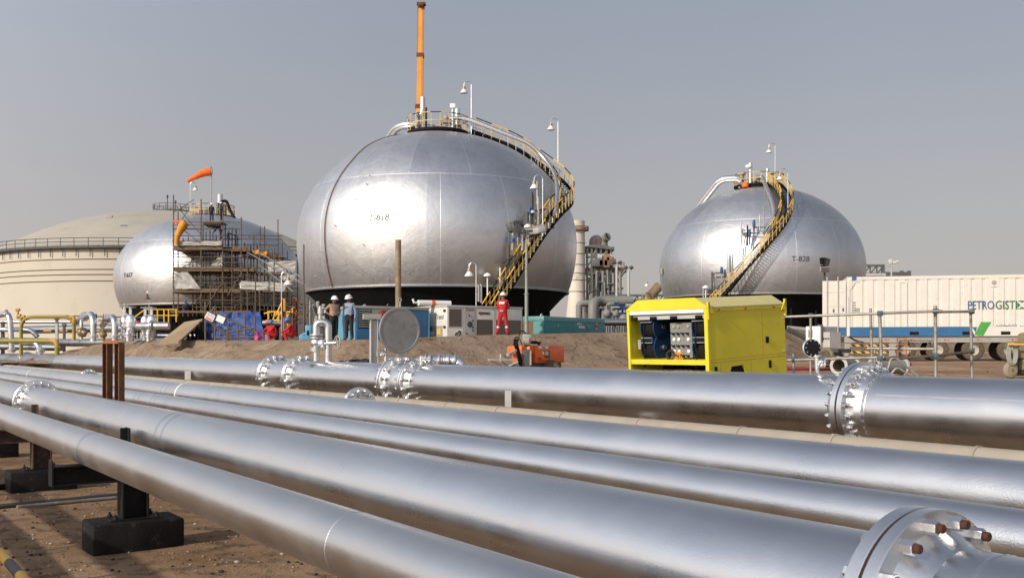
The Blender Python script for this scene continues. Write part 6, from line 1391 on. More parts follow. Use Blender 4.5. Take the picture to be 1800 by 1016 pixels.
# ------------------------------------------------------------------ yellow hose-reel trailer
Yy = 20.0; aa = R_(50); C = at(1250, HY, Yy); e1 = Vector((math.cos(aa), -math.sin(aa), 0)); e2 = Vector((math.sin(aa), math.cos(aa), 0))
W, Ln = 2.126, 2.51; g0 = EYE - 1.12
M = Matrix(((e1.x, e2.x, 0, C.x), (e1.y, e2.y, 0, C.y), (0, 0, 1, g0), (0, 0, 0, 1))) @ Matrix.Rotation(R_(3.2), 4, 'X')
yt = thing('reel_trailer', 'bright yellow equipment trailer with its roller door open on blue hose reels', 'trailer', (C.x, C.y, g0))
h = 1.905; hr = 2.125; x0 = -W; Y_ = 'lime'; t = .035; wr = .22
B = lambda nm, mat, *a, **k: Bx(yt, nm, mat, M, *a, **k)
B('side_wall', Y_, -t, 0, .02, Ln, .84, h - .0); B('side_wall', Y_, x0, x0 + t, .02, Ln, .28, h); B('rear_wall', Y_, x0 + t, -t, Ln - t, Ln, .28, h)
# lower part of the near side: wheel arch cut
mb = MB(); poly = [(.02, .28), (.55, .28), (.60, .46), (.76, .74), (1.12, .74), (1.24, .46), (1.30, .28), (Ln, .28), (Ln, .619), (1.26, .619)]
poly = [(.02, .20), (.52, .20), (.58, .52), (.68, .73), (1.05, .74), (1.16, .52), (1.22, .20), (Ln, .20), (Ln, .838), (.02, .838)]
mb.prism(poly, t, M @ Matrix(((0, 0, 1, -t), (1, 0, 0, 0), (0, 1, 0, 0), (0, 0, 0, 1)))); mb.obj('lower_skirt', Y_, yt)
B('arch_liner', 'black', -.45, -t - .002, .48, 1.24, .2, .78)
mb = MB(); mb.lathe([(.001, -.1), (.3, -.1), (.33, -.06), (.33, .06), (.3, .1), (.001, .1)], 28, M @ Matrix.Translation((-.18, .87, .33)) @ Matrix.Rotation(PI / 2, 4, 'Y')); mb.obj('wheel', 'tyre', yt)
B('floor', 'dgrey', x0 + t, -t, .02, Ln - t, .25, .29); B('inner_back', 'black', x0 + t, -t, 1.0, 1.03, .29, h - .02)
B('shelf', Y_, x0 + t, -t, -.01, .95, .80, .90)
B('corner_post', Y_, -.075, .012, -.03, .03, .2, h + .02); B('corner_post', Y_, x0 - .012, x0 + .05, -.03, .03, .2, h + .02)
# roof: chamfered cap
mb = MB(); prof = [(x0 - .02, h), (x0 - .02, h + .03), (x0 + .30, hr), (-.30, hr + .0), (.02, h + .03), (.02, h)]
mb.prism([(a, b) for a, b in prof], -Ln * .985, M @ Matrix(((1, 0, 0, 0), (0, 0, -1, .01), (0, 1, 0, 0), (0, 0, 0, 1)))); mb.obj('roof', 'limeroof', yt)
mb = MB(); prof = [(x0 - .025, h), (x0 - .025, h + .035), (x0 + .30, hr + .006), (-.30, hr + .006), (.025, h + .035), (.025, h)]
mb.prism(prof, .035, M @ Matrix(((1, 0, 0, 0), (0, 0, -1, .005), (0, 1, 0, 0), (0, 0, 0, 1)))); mb.obj('roof_front', Y_, yt)
for yy in (.0, Ln - .0):
    mb = MB(); mb.prism([(0, -.28), (.0, .12), (-.16, -.02), (-.16, -.04), (-.05, -.05), (-.05, -.28)] if False else [(-.02, -.22), (.02, -.22), (.02, .13), (-.02, .13)], .05, M @ Matrix(((1, 0, 0, .02), (0, 0, -1, yy + .02), (0, 1, 0, h), (0, 0, 0, 1)))); mb.prism([(0, -.1), (.16, -.1), (0, .12)] if yy == 0 else [(0, -.1), (-.16, -.1), (0, .12)], .03, M @ Matrix(((0, 0, 1, .01), (1, 0, 0, yy), (0, 1, 0, h), (0, 0, 0, 1)))); mb.obj('roof_bracket', Y_, yt)
B('roof_edge', Y_, -.01, .022, .03, Ln - .03, h - .055, h - .01)
for yy in (.30, 1.15, 2.1): mb = MB(); mb.ball(M @ Vector((.03, yy, h - .03)), .04, 10, 0, (.6, 1, .5)); mb.obj('marker_lamp', paint('red_amber_marker', (.28, .05, .03), .4), yt)
for yy, z0_, z1_ in ((1.72, .86, h - .06), (.33, .2, .82), (1.30, .2, .82)): B('panel_seam', 'limeroof' if False else 'ochre', -.002, .0015, yy - .006, yy + .006, z0_ + .01, z1_ - .01)
B('panel_seam', 'ochre', -.002, .0015, .03, Ln - .03, .835, .845)
B('door_latch', 'black', 0, .02, 1.82, 1.92, 1.14, 1.27, bev=.01); B('door_latch', 'black', 0, .02, 1.9, 1.98, .62, .78, bev=.01); B('door_latch', 'black', 0, .02, .14, .22, .60, .76, bev=.01); B('panel_seam', 'ochre', -.002, .0015, .03, Ln - .03, .895, .902)
for z in (.95, 1.65): B('hinge', 'steel', 0, .03, Ln - .07, Ln - .01, z - .02, z + .02)
# roller door box
B('roller_door', 'white', x0 + .06, -.09, -.02, .04, 1.83, 1.90); B('roller_door_slats', 'lgrey', x0 + .1, -.12, .05, .10, 1.72, 1.83)
for xx in (x0 + .15, x0 + .68, -.90, -.25): B('door_clip', 'black', xx - .08, xx + .08, -.0, .05, 1.72, 1.78, bev=.01)
def reel(xa, xb, z):
    w_ = xb - xa; o = Bx(yt, 'hose_reel', 'reel', M, xa, xb, .12, .2, z + .30, z + .42); Bx(o, 'guide_slot', 'black', M, xa + .05, xb - .05, .112, .122, z + .325, z + .395)
    for (za, zb) in ((.405, .42), (.30, .315)): Bx(o, 'slot_edge', 'steel', M, xa + .02, xb - .02, .108, .121, z + za, z + zb)
    c = M @ Matrix.Translation(((xa + xb) / 2, .42, z + .20))
    mb = MB(); pr = []
    for k in range(9): xk = -w_ * .40 + k * w_ * .1; pr += [(.235, xk - w_ * .042), (.26, xk), (.235, xk + w_ * .042)]
    mb.lathe([(.001, -w_ * .45)] + pr + [(.001, w_ * .45)], 30, c @ Matrix.Rotation(PI / 2, 4, 'Y')); mb.obj('hose', 'rubber', o)
    for xx in (-1, 1): mb = MB(); mb.lathe([(.001, -.012), (.285, -.012), (.295, 0), (.285, .012), (.001, .012)], 36, c @ Matrix.Translation((xx * (w_ / 2 + .01), 0, 0)) @ Matrix.Rotation(PI / 2, 4, 'Y')); mb.obj('side_disc', 'reel', o)
    mb = MB(); mb.tube(c @ Vector((w_ / 2, 0, 0)), c @ Vector((w_ / 2 + .07, 0, 0)), .05, 12); mb.obj('hub', 'steel', o)
    mb = MB(); q = M @ Vector((xa + .1, .13, z + .3)); mb.tube(q, q + V(0, 0, -.40), .014, 6); mb.tube(q + V(0, 0, -.4), q + V(0, 0, -.5), .022, 8); mb.obj('hose_end', 'black', o)
for z in (.93, 1.36): reel(x0 + .22, x0 + .56, z); reel(-.52, -.16, z)
# gauge panel
B('gauge_panel', 'midgrey', x0 + .98, x0 + 1.54, .20, .26, .93, 1.64)
for r_, zz in enumerate((1.56, 1.42, 1.30, 1.17, 1.06, .97)):
    for k in range(4):
        xx = x0 + 1.08 + k * .125; mb = MB()
        if r_ in (0, 2, 4) and k != 2: mb.lathe([(.001, 0), (.036, 0), (.036, .02), (.03, .024), (.001, .024)], 16, M @ Matrix.Translation((xx, .2, zz)) @ Matrix.Rotation(PI / 2, 4, 'X')); mb.obj('pressure_gauge', 'white' if r_ else 'grey', yt)
        elif r_ in (1, 3, 5): mb.tube(M @ Vector((xx, .2, zz)), M @ Vector((xx, .14, zz)), .018, 8); mb.bar(M @ Vector((xx - .03, .13, zz + .02)), M @ Vector((xx + .03, .13, zz - .02)), .02, .02); mb.obj('tap', 'black', yt)
mb = MB(); c = M @ Vector((x0 + 1.02, .14, .98)); mb.path(arc(c, M.to_3x3() @ Vector((.1, 0, 0)), V(0, 0, .09), 0, 2 * PI, 18)[:-1], .03, 8, 0, False, True); mb.obj('coiled_hose', 'rubber', yt)
mb = MB(); 
for k in range(4): mb.path(arc(M @ Vector((x0 + 1.16 + k * .035, .13 + k * .01, .96)), M.to_3x3() @ Vector((.06, 0, -.02)), V(.01, 0, .075), 0, 2 * PI, 16)[:-1], .012, 6, 0, False, True)
mb.obj('lanyard', 'tarpo', yt)
mb = MB(); mb.tube(M @ Vector((-.12, .08, .95)), M @ Vector((-.12, .08, 1.7)), .014, 6); mb.obj('red_hose', 'red', yt)
mb = MB(); mb.box((x0 + 1.1, .45, .52), (1.2, .5, .30), M, 0, .08); mb.obj('fuel_tank', 'insul', yt)
for xx in (.85, 1.5): B('tank_strap', 'dgrey', x0 + xx - .015, x0 + xx + .015, .19, .72, .36, .685)
B('pale_box', 'grey', x0 + .06, x0 + .2, .2, .35, 1.1, 1.3)
mb = MB(); mb.bar(M @ Vector((-.7, Ln, .3)), M @ Vector((-W / 2, Ln + 1.2, .32)), .08, .08); mb.bar(M @ Vector((x0 + .7, Ln, .3)), M @ Vector((-W / 2, Ln + 1.2, .32)), .08, .08); mb.obj('drawbar', 'dgrey', yt)

# ------------------------------------------------------------------ white container on a trailer
YL, YR = 51.0, 49.2; pL = at(1488.5, HY, YL); pR = at(1800, HY, YR); xd = (pR - pL).normalized(); yd = Vector((-xd.y, xd.x, 0)); gT = EYE - .58
M = Matrix(((xd.x, yd.x, 0, pL.x), (xd.y, yd.y, 0, pL.y), (0, 0, 1, gT), (0, 0, 0, 1)))
ct = thing('container_trailer', 'long white container with a blue base on a multi axle grey trailer', 'trailer', (pL.x, pL.y, gT))
kz = lambda y, d=51.0: (HY - y) * d / F + .58
zt, zb, zm = kz(487), kz(591.2), kz(575); LC = 12.2
B = lambda nm, mat, *a, **k: Bx(ct, nm, mat, M, *a, **k)
# corrugated side wall, top part white and low part blue
def corr(z0, z1, mat, nm):
    mb = MB(); vs = []; xs = []; x = .25; pitch = .50
    xs.append((.12, 0)); 
    while x < LC - .3: xs += [(x, 0), (x + .03, .035), (x + .16, .035), (x + .19, 0)]; x += pitch
    xs.append((LC - .12, 0)); n = len(xs)
    for (a, b) in xs: vs += [(a, b, z0), (a, b, z1)]
    for (a, b) in xs: vs += [(a, b + .06, z0), (a, b + .06, z1)]
    fs = []
    for i in range(n - 1): fs += [(2 * i, 2 * i + 2, 2 * i + 3, 2 * i + 1), (2 * n + 2 * i, 2 * n + 2 * i + 1, 2 * n + 2 * i + 3, 2 * n + 2 * i + 2), (2 * i + 1, 2 * i + 3, 2 * n + 2 * i + 3, 2 * n + 2 * i + 1)]
    mb.add(vs, fs, 0, M); return mb.obj(nm, mat, ct, None, 20)
sw_ = corr(zm, zt - .16, 'cream', 'side_wall')
def X(px):
    t_ = (px - HX) / F; return (t_ * pL.y - pL.x) / (xd.x - t_ * xd.y)
xb = X(1704)
B('base_band', 'cblue', .02, xb - .15, -.012, .08, zb + .0, zm - .002); B('base_band', 'cream', xb + .55, LC, -.012, .08, zb, zm + .0)
mb = MB(); I2 = M @ Matrix.Rotation(PI / 2, 4, 'X')
mb.prism([(xb - .15, zb), (xb - .15, zm), (xb + .03, zm), (xb + .25, zb)], .08, I2 @ Matrix.Translation((0, 0, -.068))); mb.obj('base_band', 'cblue', ct)
mb = MB(); mb.prism([(xb + .25, zb), (xb + .03, zm), (xb + .10, zm), (xb + .30, zb)], .081, I2 @ Matrix.Translation((0, 0, -.068))); mb.prism([(xb + .30, zb), (xb + .10, zm), (xb + .55, zm), (xb + .55, zb)], .079, I2 @ Matrix.Translation((0, 0, -.068))); mb.obj('base_band', 'cream', ct)
mb = MB(); mb.prism([(xb + .13, zm - .02), (xb + .34, zm - .02), (xb + .27, zm - .28)], .01, I2 @ Matrix.Translation((0, 0, .014))); mb.obj('logo_mark', 'cblue', ct)
mb = MB(); mb.prism([(xb + .42, zb + .02), (xb + .22, zb + .06), (xb + .52, zm + .22), (xb + .98, zm + .22), (xb + .62, zb + .02)], .01, I2 @ Matrix.Translation((0, 0, .0145))); mb.obj('logo_mark', 'green', ct)
B('top_rail', 'cream', 0, LC, -.02, .1, zt - .16, zt); B('corner_post', 'cream', 0, .14, -.018, .12, zb, zt - .001); B('roof', 'cream', .01, LC - .01, .1, 2.42, zt - .05, zt - .006); B('far_wall', 'cream', .01, LC, 2.38, 2.43, zb, zt - .05); B('floor', 'dgrey', .1, LC, .1, 2.38, zb, zb + .12); B('front_wall', 'cream', LC - .06, LC, .08, 2.4, zb, zt - .05); B('end_wall', 'cream', .0, .05, .13, 2.4, zb, zt - .05)
B('blue_plate', 'cblue', .24, .46, -.026, -.02, zt - .16, zt - .0)
B('door_recess', 'black', 2.50, 2.75, .02, .03, zm, zt - .38); B('slot_frame', 'cream', 2.44, 2.53, -.03, .06, zm, zt - .33); B('slot_frame', 'cream', 2.73, 2.84, -.03, .06, zm, zt - .33); B('slot_frame', 'cream', 2.44, 2.84, -.031, .06, zt - .33, zt - .27)
for k in range(9): B('slot_clutter', 'grey', 2.56, 2.72, .004, .02, zm + .15 + k * .26, zm + .24 + k * .26)
mb = MB(); pts = [(.14, zt - .7), (.42, zt - .26), (.60, zt - .26)]; mb.path([M @ Vector((a, -.012, b)) for a, b in pts], .012, 5); mb.path([M @ Vector((.15, -.012, zt - .7)), M @ Vector((.15, -.012, zm))], .012, 5); mb.obj('panel_edge', 'grey', ct)
def ctext(s, x, z, size, mat, bold=0, nm='lettering', y=-.008): return front_text(ct, M, s, x, z, size, mat, y, 0, bold, nm)
def wtext(s_, xa, xb_, z, h_, mat, bold=0):
    """lettering stretched to a width and a height"""
    mb = MB(); text_mb(mb, s_, 1.0, None if False else Matrix.Identity(4), 0, .004, 0, 1, None, bold)
    x0_, x1_ = min(v[0] for v in mb.v), max(v[0] for v in mb.v); y0_, y1_ = min(v[1] for v in mb.v), max(v[1] for v in mb.v)
    mb.v = [tuple(M @ Vector((xa + (a - x0_) / (x1_ - x0_) * (xb_ - xa), -.008 - c * 1.0, z + ((b - y0_) / (y1_ - y0_) - .5) * h_))) for a, b, c in mb.v]
    return mb.obj('lettering', mat, ct)
wtext('PETRO', X(1701.5), X(1747.5), kz(537.3, 50.2), .42, 'textblue', .012); wtext('GISTI', X(1750), X(1787.5), kz(537.3, 50.2), .42, 'textgreen', .012)
mb = MB(); xx, zz, a = X(1796.5), kz(537.3, 50.2), .20
for tri in (((-a, a), (a * .9, a), (0, .1)), ((-a, -a), (a * .9, -a), (0, -.1)), ((-a, a * .6), (-a, -a * .6), (-.07, 0)), ((a * 1.1, a * .8), (a * 1.1, -a * .8), (.08, 0))):
    mb.prism([(xx + p_[0], zz + p_[1]) for p_ in tri], .006, I2 @ Matrix.Translation((0, 0, .004)))
mb.obj('lettering', 'textgreen', ct)
wtext('www.', X(1733), X(1750), kz(576.3, 50.2), .14, 'textdk'); wtext('petrogistix', X(1751), X(1788), kz(575.3, 50.2), .30, 'textblue', .006); wtext('.com', X(1790.5), X(1804), kz(576, 50.2), .16, 'textdk')
for k in range(5): B('small_print', 'grey', .26, .42, -.006, .0, zt - 1.3 - k * .13, zt - 1.24 - k * .13)
B('small_print', 'grey', .08, .11, -.024, -.018, zt - 2.0, zt - 1.0); B('data_plate', 'grey', .40, .62, -.006, .0, zt - 1.75, zt - 1.55)
mb = MB(); mb.lathe([(.001, 0), (.11, 0), (.11, .02), (.001, .03)], 18, M @ Matrix.Translation((X(1747), -.012, kz(499, 50.5))) @ Matrix.Rotation(PI / 2, 4, 'X')); mb.obj('vent_cap', 'grey', ct); B('vent_plate', 'cream', X(1739), X(1757), -.012, .0, kz(506, 50.3), kz(489.5, 50.3))
for x_ in (2.95, 7.1): B('fork_pocket', 'black', x_, x_ + .42, -.020, -.012, zb + .06, zb + .22); 
B('fork_pocket', 'black', xb - .32, xb + .02, -.022, -.012, zb + .06, zb + .22)
# open door at the left end
Md = M @ Matrix.Translation((-1.16, .03, 0)); dr = Bx(ct, 'end_door', 'cream', Md, 0, 1.12, 0, .06, zm, zt - .18); Bx(dr, 'door_base', 'cblue', Md, 0, 1.12, -.003, .06, zm - .42, zm)
for xx in (.22, .74): mb = MB(); mb.tube(Md @ Vector((xx, -.04, zm - .3)), Md @ Vector((xx, -.04, zt + .02)), .028, 8); mb.obj('lock_rod', 'lgrey', dr)
for zz in (zt - .75, zt - 1.45): Bx(dr, 'door_rib', 'cream', Md, .12, 1.0, -.02, 0, zz, zz + .06)
for (xx, zz) in ((.5, zm + .75), (.95, zm + .8)): Bx(dr, 'lock_handle', 'dgrey', Md, xx, xx + .05, -.05, 0, zz, zz + .16)
# chassis
zc = kz(602); B('chassis_rail', 'grey', -.1, LC + 2, .1, .3, zc, zb - .004); B('chassis_rail', 'dgrey', -.1, LC + 2, 2.0, 2.2, zc, zb - .004)
for k in range(14): B('cross_member', 'dgrey', .4 + k * .9, .5 + k * .9, .3, 2.0, zc + .02, zb - .02)
for (xa, xb_) in ((-.1, .08), (2.0, 2.35)):
    mb = MB(); mb.prism([(xa, 0.22), (xa + .02, zc + .02), (xb_ + .22, zc + .02), (xb_ + .1, zc - .12), (xb_, .22)], .14, I2 @ Matrix.Translation((0, 0, -.3))); mb.obj('frame_leg', 'grey', ct)
for (z, nm) in ((kz(607), 'hazard_bar'), (kz(619), 'hazard_bar')): B(nm, 'hazard', .12, 2.0, .18, .24, z - .05, z + .05)
for k, xx in enumerate((.3, 1.8, 3.0, 4.55, 6.05, 7.6, 9.2)): B('marker_light', 'red', xx, xx + .09, .09, .10, zc + .1, zc + .16); B('marker_light', 'orange', xx + .14, xx + .23, .09, .10, zc + .1, zc + .16)
tyre = MB(); tyre.lathe([(.26, -.15), (.42, -.15), (.50, -.11), (.525, -.05), (.525, .05), (.50, .11), (.42, .15), (.26, .15)], 40); tme = tyre.mesh('wheel', 'tyre')
rim = MB(); rim.lathe([(.001, -.02), (.10, -.02), (.11, .05), (.20, .06), (.25, .13), (.275, .15), (.275, -.15)], 28)
for k in range(8): a = 2 * PI * k / 8; rim.tube((.155 * math.cos(a), .155 * math.sin(a), .04), (.155 * math.cos(a), .155 * math.sin(a), .085), .02, 6)
rme = rim.mesh('wheel_rim', 'rim')
for px in (1592, 1649, 1712, 1775, 1838):
    for yy in (.28, 2.0):
        Mx = M @ Matrix.Translation((X(px), yy, .525)) @ Matrix.Rotation(PI / 2, 4, 'X'); w_ = inst('wheel', tme, Mx, ct); inst('wheel_rim', rme, Mx, w_)
    B('axle', 'black', X(px) - .07, X(px) + .07, .4, 1.9, .45, .6); B('suspension', 'black', X(px) - .5, X(px) + .3, .45, .75, .62, zc)
ld = M @ Matrix.Translation((X(1577), -.1, 0)); mb = MB()
for xx in (0, .42): mb.bar(ld @ Vector((xx, 0, .15)), ld @ Vector((xx, 0, zc + .22)), .05, .05, 0, (0, 1, 0))
for zz in (.15, .45, .8, zc + .2): mb.bar(ld @ Vector((0, 0, zz)), ld @ Vector((.42, 0, zz)), .045, .045)
mb.obj('step_ladder', 'rust_orange', ct)
mb = MB(); mb.bar(ld @ Vector((.4, 0, zc + .2)), ld @ Vector((1.7, 0, zc + .2)), .03, .03); mb.bar(ld @ Vector((1.4, 0, zc + .2)), ld @ Vector((1.4, 0, zc - .1)), .03, .03); mb.bar(ld @ Vector((1.6, 0, zc + .2)), ld @ Vector((1.6, 0, zc - .1)), .03, .03); mb.obj('guard_bar', 'galv', ct)
mb = MB(); mb.path(bend([M @ Vector((.1, .0, zb)), M @ Vector((.4, -.1, zc + .1)), M @ Vector((.8, -.05, zc))], .2), .03, 6); mb.obj('cable', 'black', ct)

# ------------------------------------------------------------------ scaffold-tube barrier, spools, hose machine
Yb = 24.0
sb = thing('tube_barrier', 'scaffold tube barrier with leaning posts in front of the white container', 'barrier', at(1545, 668, Yb))
def tb_(nm, a, b, r=.034, mat='galv'): mb = MB(); mb.tube(at(*a), at(*b), r, 10); return mb.obj(nm, mat, sb)
def yg(px, d): q = at(px, 640, d); return HY - (gz(q.x, q.y) - EYE) * F / d
for (px0, px1, y, d) in ((1529, 1531, 542, 24.6), (1551, 1546, 547, 23.2), (1645, 1644, 537, 23.4), (1709, 1706, 545, 24.2), (1425, 1425, 553, 26), (1538, 1538, 612, 24.4), (1395, 1395, 622, 25)):
    tb_('post', (px0 if px0 != 1529 else 1534, yg(px0, d), d), (px1 if px1 != 1531 else 1530, y, d), .038 if d < 23.5 else .032, 'galv')
tb_('rail', (1380, 557, 25), (1560, 550.5, 23.8), .032, 'galv'); tb_('rail', (1545, 551, 23.5), (1657, 546.5, 23.2), .032); tb_('rail', (1640, 548.5, 23.6), (1711, 547.5, 24), .032)
tb_('rail', (1384, 633, 25), (1556, 628, 23.4)); tb_('rail', (1550, 632, 23.3), (1650, 625, 23.3), .034, 'scaf'); tb_('rail', (1640, 626, 23.4), (1711, 617.5, 24), .034, 'scaf'); tb_('rail', (1524, 612.5, 24.2), (1648, 613.5, 23.5)); tb_('rail', (1384, 629, 25), (1470, 628, 24.6), .03, 'scaf')
for (px, y, d) in ((1547, 551, 23.2), (1645, 547, 23.3), (1708, 547.5, 24.1), (1547, 630, 23.2), (1645, 625, 23.3), (1708, 617, 24.1), (1395, 630, 24.9), (1425, 555, 25.8)): mb = MB(); mb.box(at(px, y, d), (.11, .12, .12), None, 0, .02); mb.obj('coupler', paint('blue_grey_coupler', (.10, .15, .18), .5, .4), sb)
def spool(lab, px, d, L, r, yaw, z0=None):
    q = at(px, 640, d); g_ = gz(q.x, q.y); c = Vector((q.x, q.y, g_ + r * 1.45)); ax = Vector((math.cos(yaw), math.sin(yaw), 0)); x = Vector((0, 0, 1)); y = ax.cross(x)
    Mx = Matrix(((x.x, y.x, ax.x, c.x), (x.y, y.y, ax.y, c.y), (x.z, y.z, ax.z, c.z), (0, 0, 0, 1))); t_ = thing('pipe_spool', lab, 'pipe spool', (c.x, c.y, g_))
    mb = MB(); mb.lathe([(r, -L / 2), (r, L / 2), (r * .9, L / 2), (r * .9, -L / 2), (r, -L / 2)], 32, Mx); mb.obj('pipe_run', 'midgrey', t_)
    for s_ in (-1, 1):
        mb = MB(); a, b = sorted((s_ * (L / 2 - .05), s_ * (L / 2 + .003))); mb.lathe([(r * .9, a), (r * 1.32, a), (r * 1.32, b), (r * .9, b), (r * .9, a)], 32, Mx)
        for k in range(8): an = 2 * PI * k / 8; mb.tube(Mx @ Vector((r * 1.17 * math.cos(an), r * 1.17 * math.sin(an), a - .01)), Mx @ Vector((r * 1.17 * math.cos(an), r * 1.17 * math.sin(an), b + .01)), .018, 6)
        mb.obj('flange', 'lgrey', t_)
    mb = MB(); mb.lathe([(r * .895, -L / 2 + .001), (r * .895, L / 2 - .001)], 32, Mx); mb.obj('rusty_bore', 'khaki', t_)
spool('flanged grey pipe spool on the ground left of the big bolted joint', 1486, 28, 1.0, .185, R_(52)); spool('flanged grey pipe spool lying behind the barrier posts right of the bolted joint', 1562, 27.0, 1.0, .19, R_(24))
wb = thing('wire_hoops', 'bent steel rods standing up behind the big pipe right of the bolted joint', 'steel rods', at(1580, 662, 17.5))
for pts in ([(1556, 664), (1566, 630), (1575, 629), (1584, 636), (1614, 662)], [(1560, 664), (1574, 648), (1580, 647), (1600, 660)]): mb = MB(); mb.path(bend([at(x, y, 17.5) for x, y in pts], .12, 6), .018, 8); mb.obj('rod', 'galv', wb)
for (pts, mt, lab) in (([(1384, 628, 33), (1440, 624, 33), (1480, 620, 34), (1540, 612, 38), (1600, 610, 40)], 'redhose', 'dark red hose lying across the yard behind the barrier'), ([(1450, 622, 36), (1490, 618, 37), (1530, 622, 38), (1560, 627, 38)], 'black', 'black hose on the yard beside the container trailer')):
    mb = MB(); ps = bend([at(*p_) for p_ in pts], 1, 6); ps = [V(p_.x, p_.y, gz(p_.x, p_.y) + .06) for p_ in ps]; mb.path(ps, .06, 8); tag(mb.obj('hose', mt), lab, 'hose')
Yh = 25.5; hm = thing('hose_machine', 'dusty khaki wheeled machine hung with coiled hoses at the right edge', 'machine', at(1785, 664, Yh)); q = lambda px, py, d=Yh: at(px, py, d)
for (px, d) in ((1776, 25.2), (1812, 27.6)):
    c = q(px, 650.5, d); mb = MB(); Mx = frame(c, (0, 0, 1), (1, 0, 0)); Mx = Matrix.Translation(c) @ Matrix.Rotation(PI / 2, 4, 'X') @ Matrix.Rotation(R_(15), 4, 'Y')
    mb.lathe([(.001, -.07), (.14, -.07), (.18, -.05), (.20, -.02), (.20, .02), (.18, .05), (.14, .07), (.001, .07)], 28, Mx); w_ = mb.obj('wheel', paint('pale_khaki_tyre', (.33, .28, .19), .85), hm); mb = MB(); mb.lathe([(.001, .08), (.05, .08), (.06, .05), (.11, .06), (.12, .08), (.12, .07)], 18, Mx); mb.obj('hub', 'khaki', w_)
mb = MB(); mb.box(q(1800, 622), (.65, .5, .22), None, 0, .03); mb.bar(q(1766, 607, 25.2), q(1782, 630, 25.2), .06, .06); mb.bar(q(1768, 604, 25.3), q(1812, 600, 25.3), .06, .07); mb.bar(q(1786, 650), q(1786, 625), .08, .08); mb.bar(q(1798, 656), q(1798, 625), .12, .12); mb.obj('frame', 'khaki', hm)
mb = MB(); mb.bar(q(1772, 604.5, 25.0), q(1815, 606, 25.0), .04, .045); mb.obj('yellow_bar', 'yellow', hm)
mb = MB(); mb.tube(q(1797, 594, 25.4), q(1812, 592, 25.7), .13, 14); mb.tube(q(1790, 613, 25.4), q(1815, 612, 25.4), .09, 10); mb.box(q(1801, 640), (.3, .4, .3), None, 0, .03); mb.obj('engine', 'khaki', hm)
for k in range(5): mb = MB(); mb.path(arc(q(1776 + k * 1.6, 622, 25.1), V(.10, .02, 0), V(0, 0, .25 + .02 * (k % 2)), 0, 2 * PI, 22)[:-1], .014, 6, 0, False, True); mb.obj('hose_coil', 'grey', hm)
mb = MB()
for k in range(8): mb.path([q(1786 + k * 2, 640 - rnd.uniform(0, 10)), q(1790 + k * 1.7, 648), q(1788 + k * 2, 660)], .02, 5)
for k in range(7): pass
mb.obj('loose_pipes', 'dgrey', hm)
# bent grey struts behind the yellow trailer
gs = thing('steel_strut', 'dark slanting steel strut between the yellow trailer and the small light tower', 'strut', at(1420, 600, 48)); mb = MB(); mb.tube(at(1384, 578, 48), at(1424, 598, 48), .12, 8); mb.obj('tube', 'dgrey', gs); mb = MB(); mb.path([at(1384, 576, 48.5), at(1424, 580, 48.5)], .1, 8); mb.obj('cross_tube', 'grey', gs)
# ------------------------------------------------------------------ refinery beyond the tanks
Yr = 175.0; q = lambda px, py, d=Yr: at(px, py, d); zg = EYE - .5
sk = thing('flue_stack', 'cream banded flue stack with a rusty platform right of the biggest tank', 'stack', V(q(1013, 0).x, Yr, zg)); c = q(1014, 0); Mx = Matrix.Translation((c.x, Yr, 0)); z = lambda y, d=Yr: at(0, y, d).z
k_ = Yr / F
mb = MB(); mb.lathe([(19.5 * k_, zg), (19.5 * k_, z(560)), (15 * k_, z(520)), (14 * k_, z(412)), (14 * k_, z(389)), (12.5 * k_, z(389)), (12.5 * k_, z(395))], 40, Mx); mb.obj('shell', 'stack', sk)
for y in (428, 447, 466, 481, 493, 513): mb = MB(); r = interp([(389, 14), (412, 14), (520, 15)], y) * k_; mb.lathe([(r, z(y)), (r + .12, z(y)), (r + .12, z(y - 1.2)), (r, z(y - 1.2))], 40, Mx); mb.obj('band', 'grey', sk)
mb = MB(); mb.lathe([(14 * k_, z(406)), (21 * k_, z(406)), (21 * k_, z(404)), (14 * k_, z(404))], 32, Mx); pf = mb.obj('platform', 'refrust', sk)
for y in (402, 399.5): mb = MB(); mb.path([(c.x + 20.5 * k_ * math.cos(a), Yr + 20.5 * k_ * math.sin(a), z(y)) for a in [2 * PI * i / 28 for i in range(28)]], .09, 5, 0, False, True); mb.obj('handrail', 'refrust', pf)
hs_ = thing('heater_structure', 'refinery heater of steel decks and ducts beside the flue stack', 'refinery unit', V(q(1055, 0).x, Yr, zg))
def rb(nm, x0, x1, y0, y1, d0=0, dep=6, mat='refgrey'): a, b = q(x0, y1, Yr + d0), q(x1, y0, Yr + d0); mb = MB(); mb.box(((a.x + b.x) / 2, Yr + d0 + dep / 2, (a.z + b.z) / 2), (b.x - a.x, dep, b.z - a.z)); return mb.obj(nm, mat, hs_)
rb('heater_box', 1031, 1046, 488, 570, 3, 6, 'stack'); rb('heater_box', 1041, 1056, 480, 570, 4, 5, 'lgrey'); rb('deck', 1030, 1080, 434, 438, 0, 8); rb('deck', 1030, 1100, 470, 474, 0, 8, 'refrust'); rb('deck', 1028, 1102, 475, 478, 0, 8); rb('deck', 1074, 1096, 505, 508, 0, 6, 'refrust')
mb = MB(); mb.prism([(q(1028, 0).x, z(434)), (q(1080, 0).x, z(440)), (q(1068, 0).x, z(432)), (q(1040, 0).x, z(430))], -8, Matrix(((1, 0, 0, 0), (0, 0, -1, Yr - .5), (0, 1, 0, 0), (0, 0, 0, 1)))); mb.obj('canopy', 'refgrey', hs_)
for px in (1032, 1040, 1048, 1056, 1066, 1074, 1082): 
    for dd in (0, 7): mb = MB(); mb.bar(q(px, 572, Yr + dd), q(px, 436 if px < 1076 else 470, Yr + dd), .35, .35, 0, (0, 1, 0)); mb.obj('column', 'refgrey', hs_)
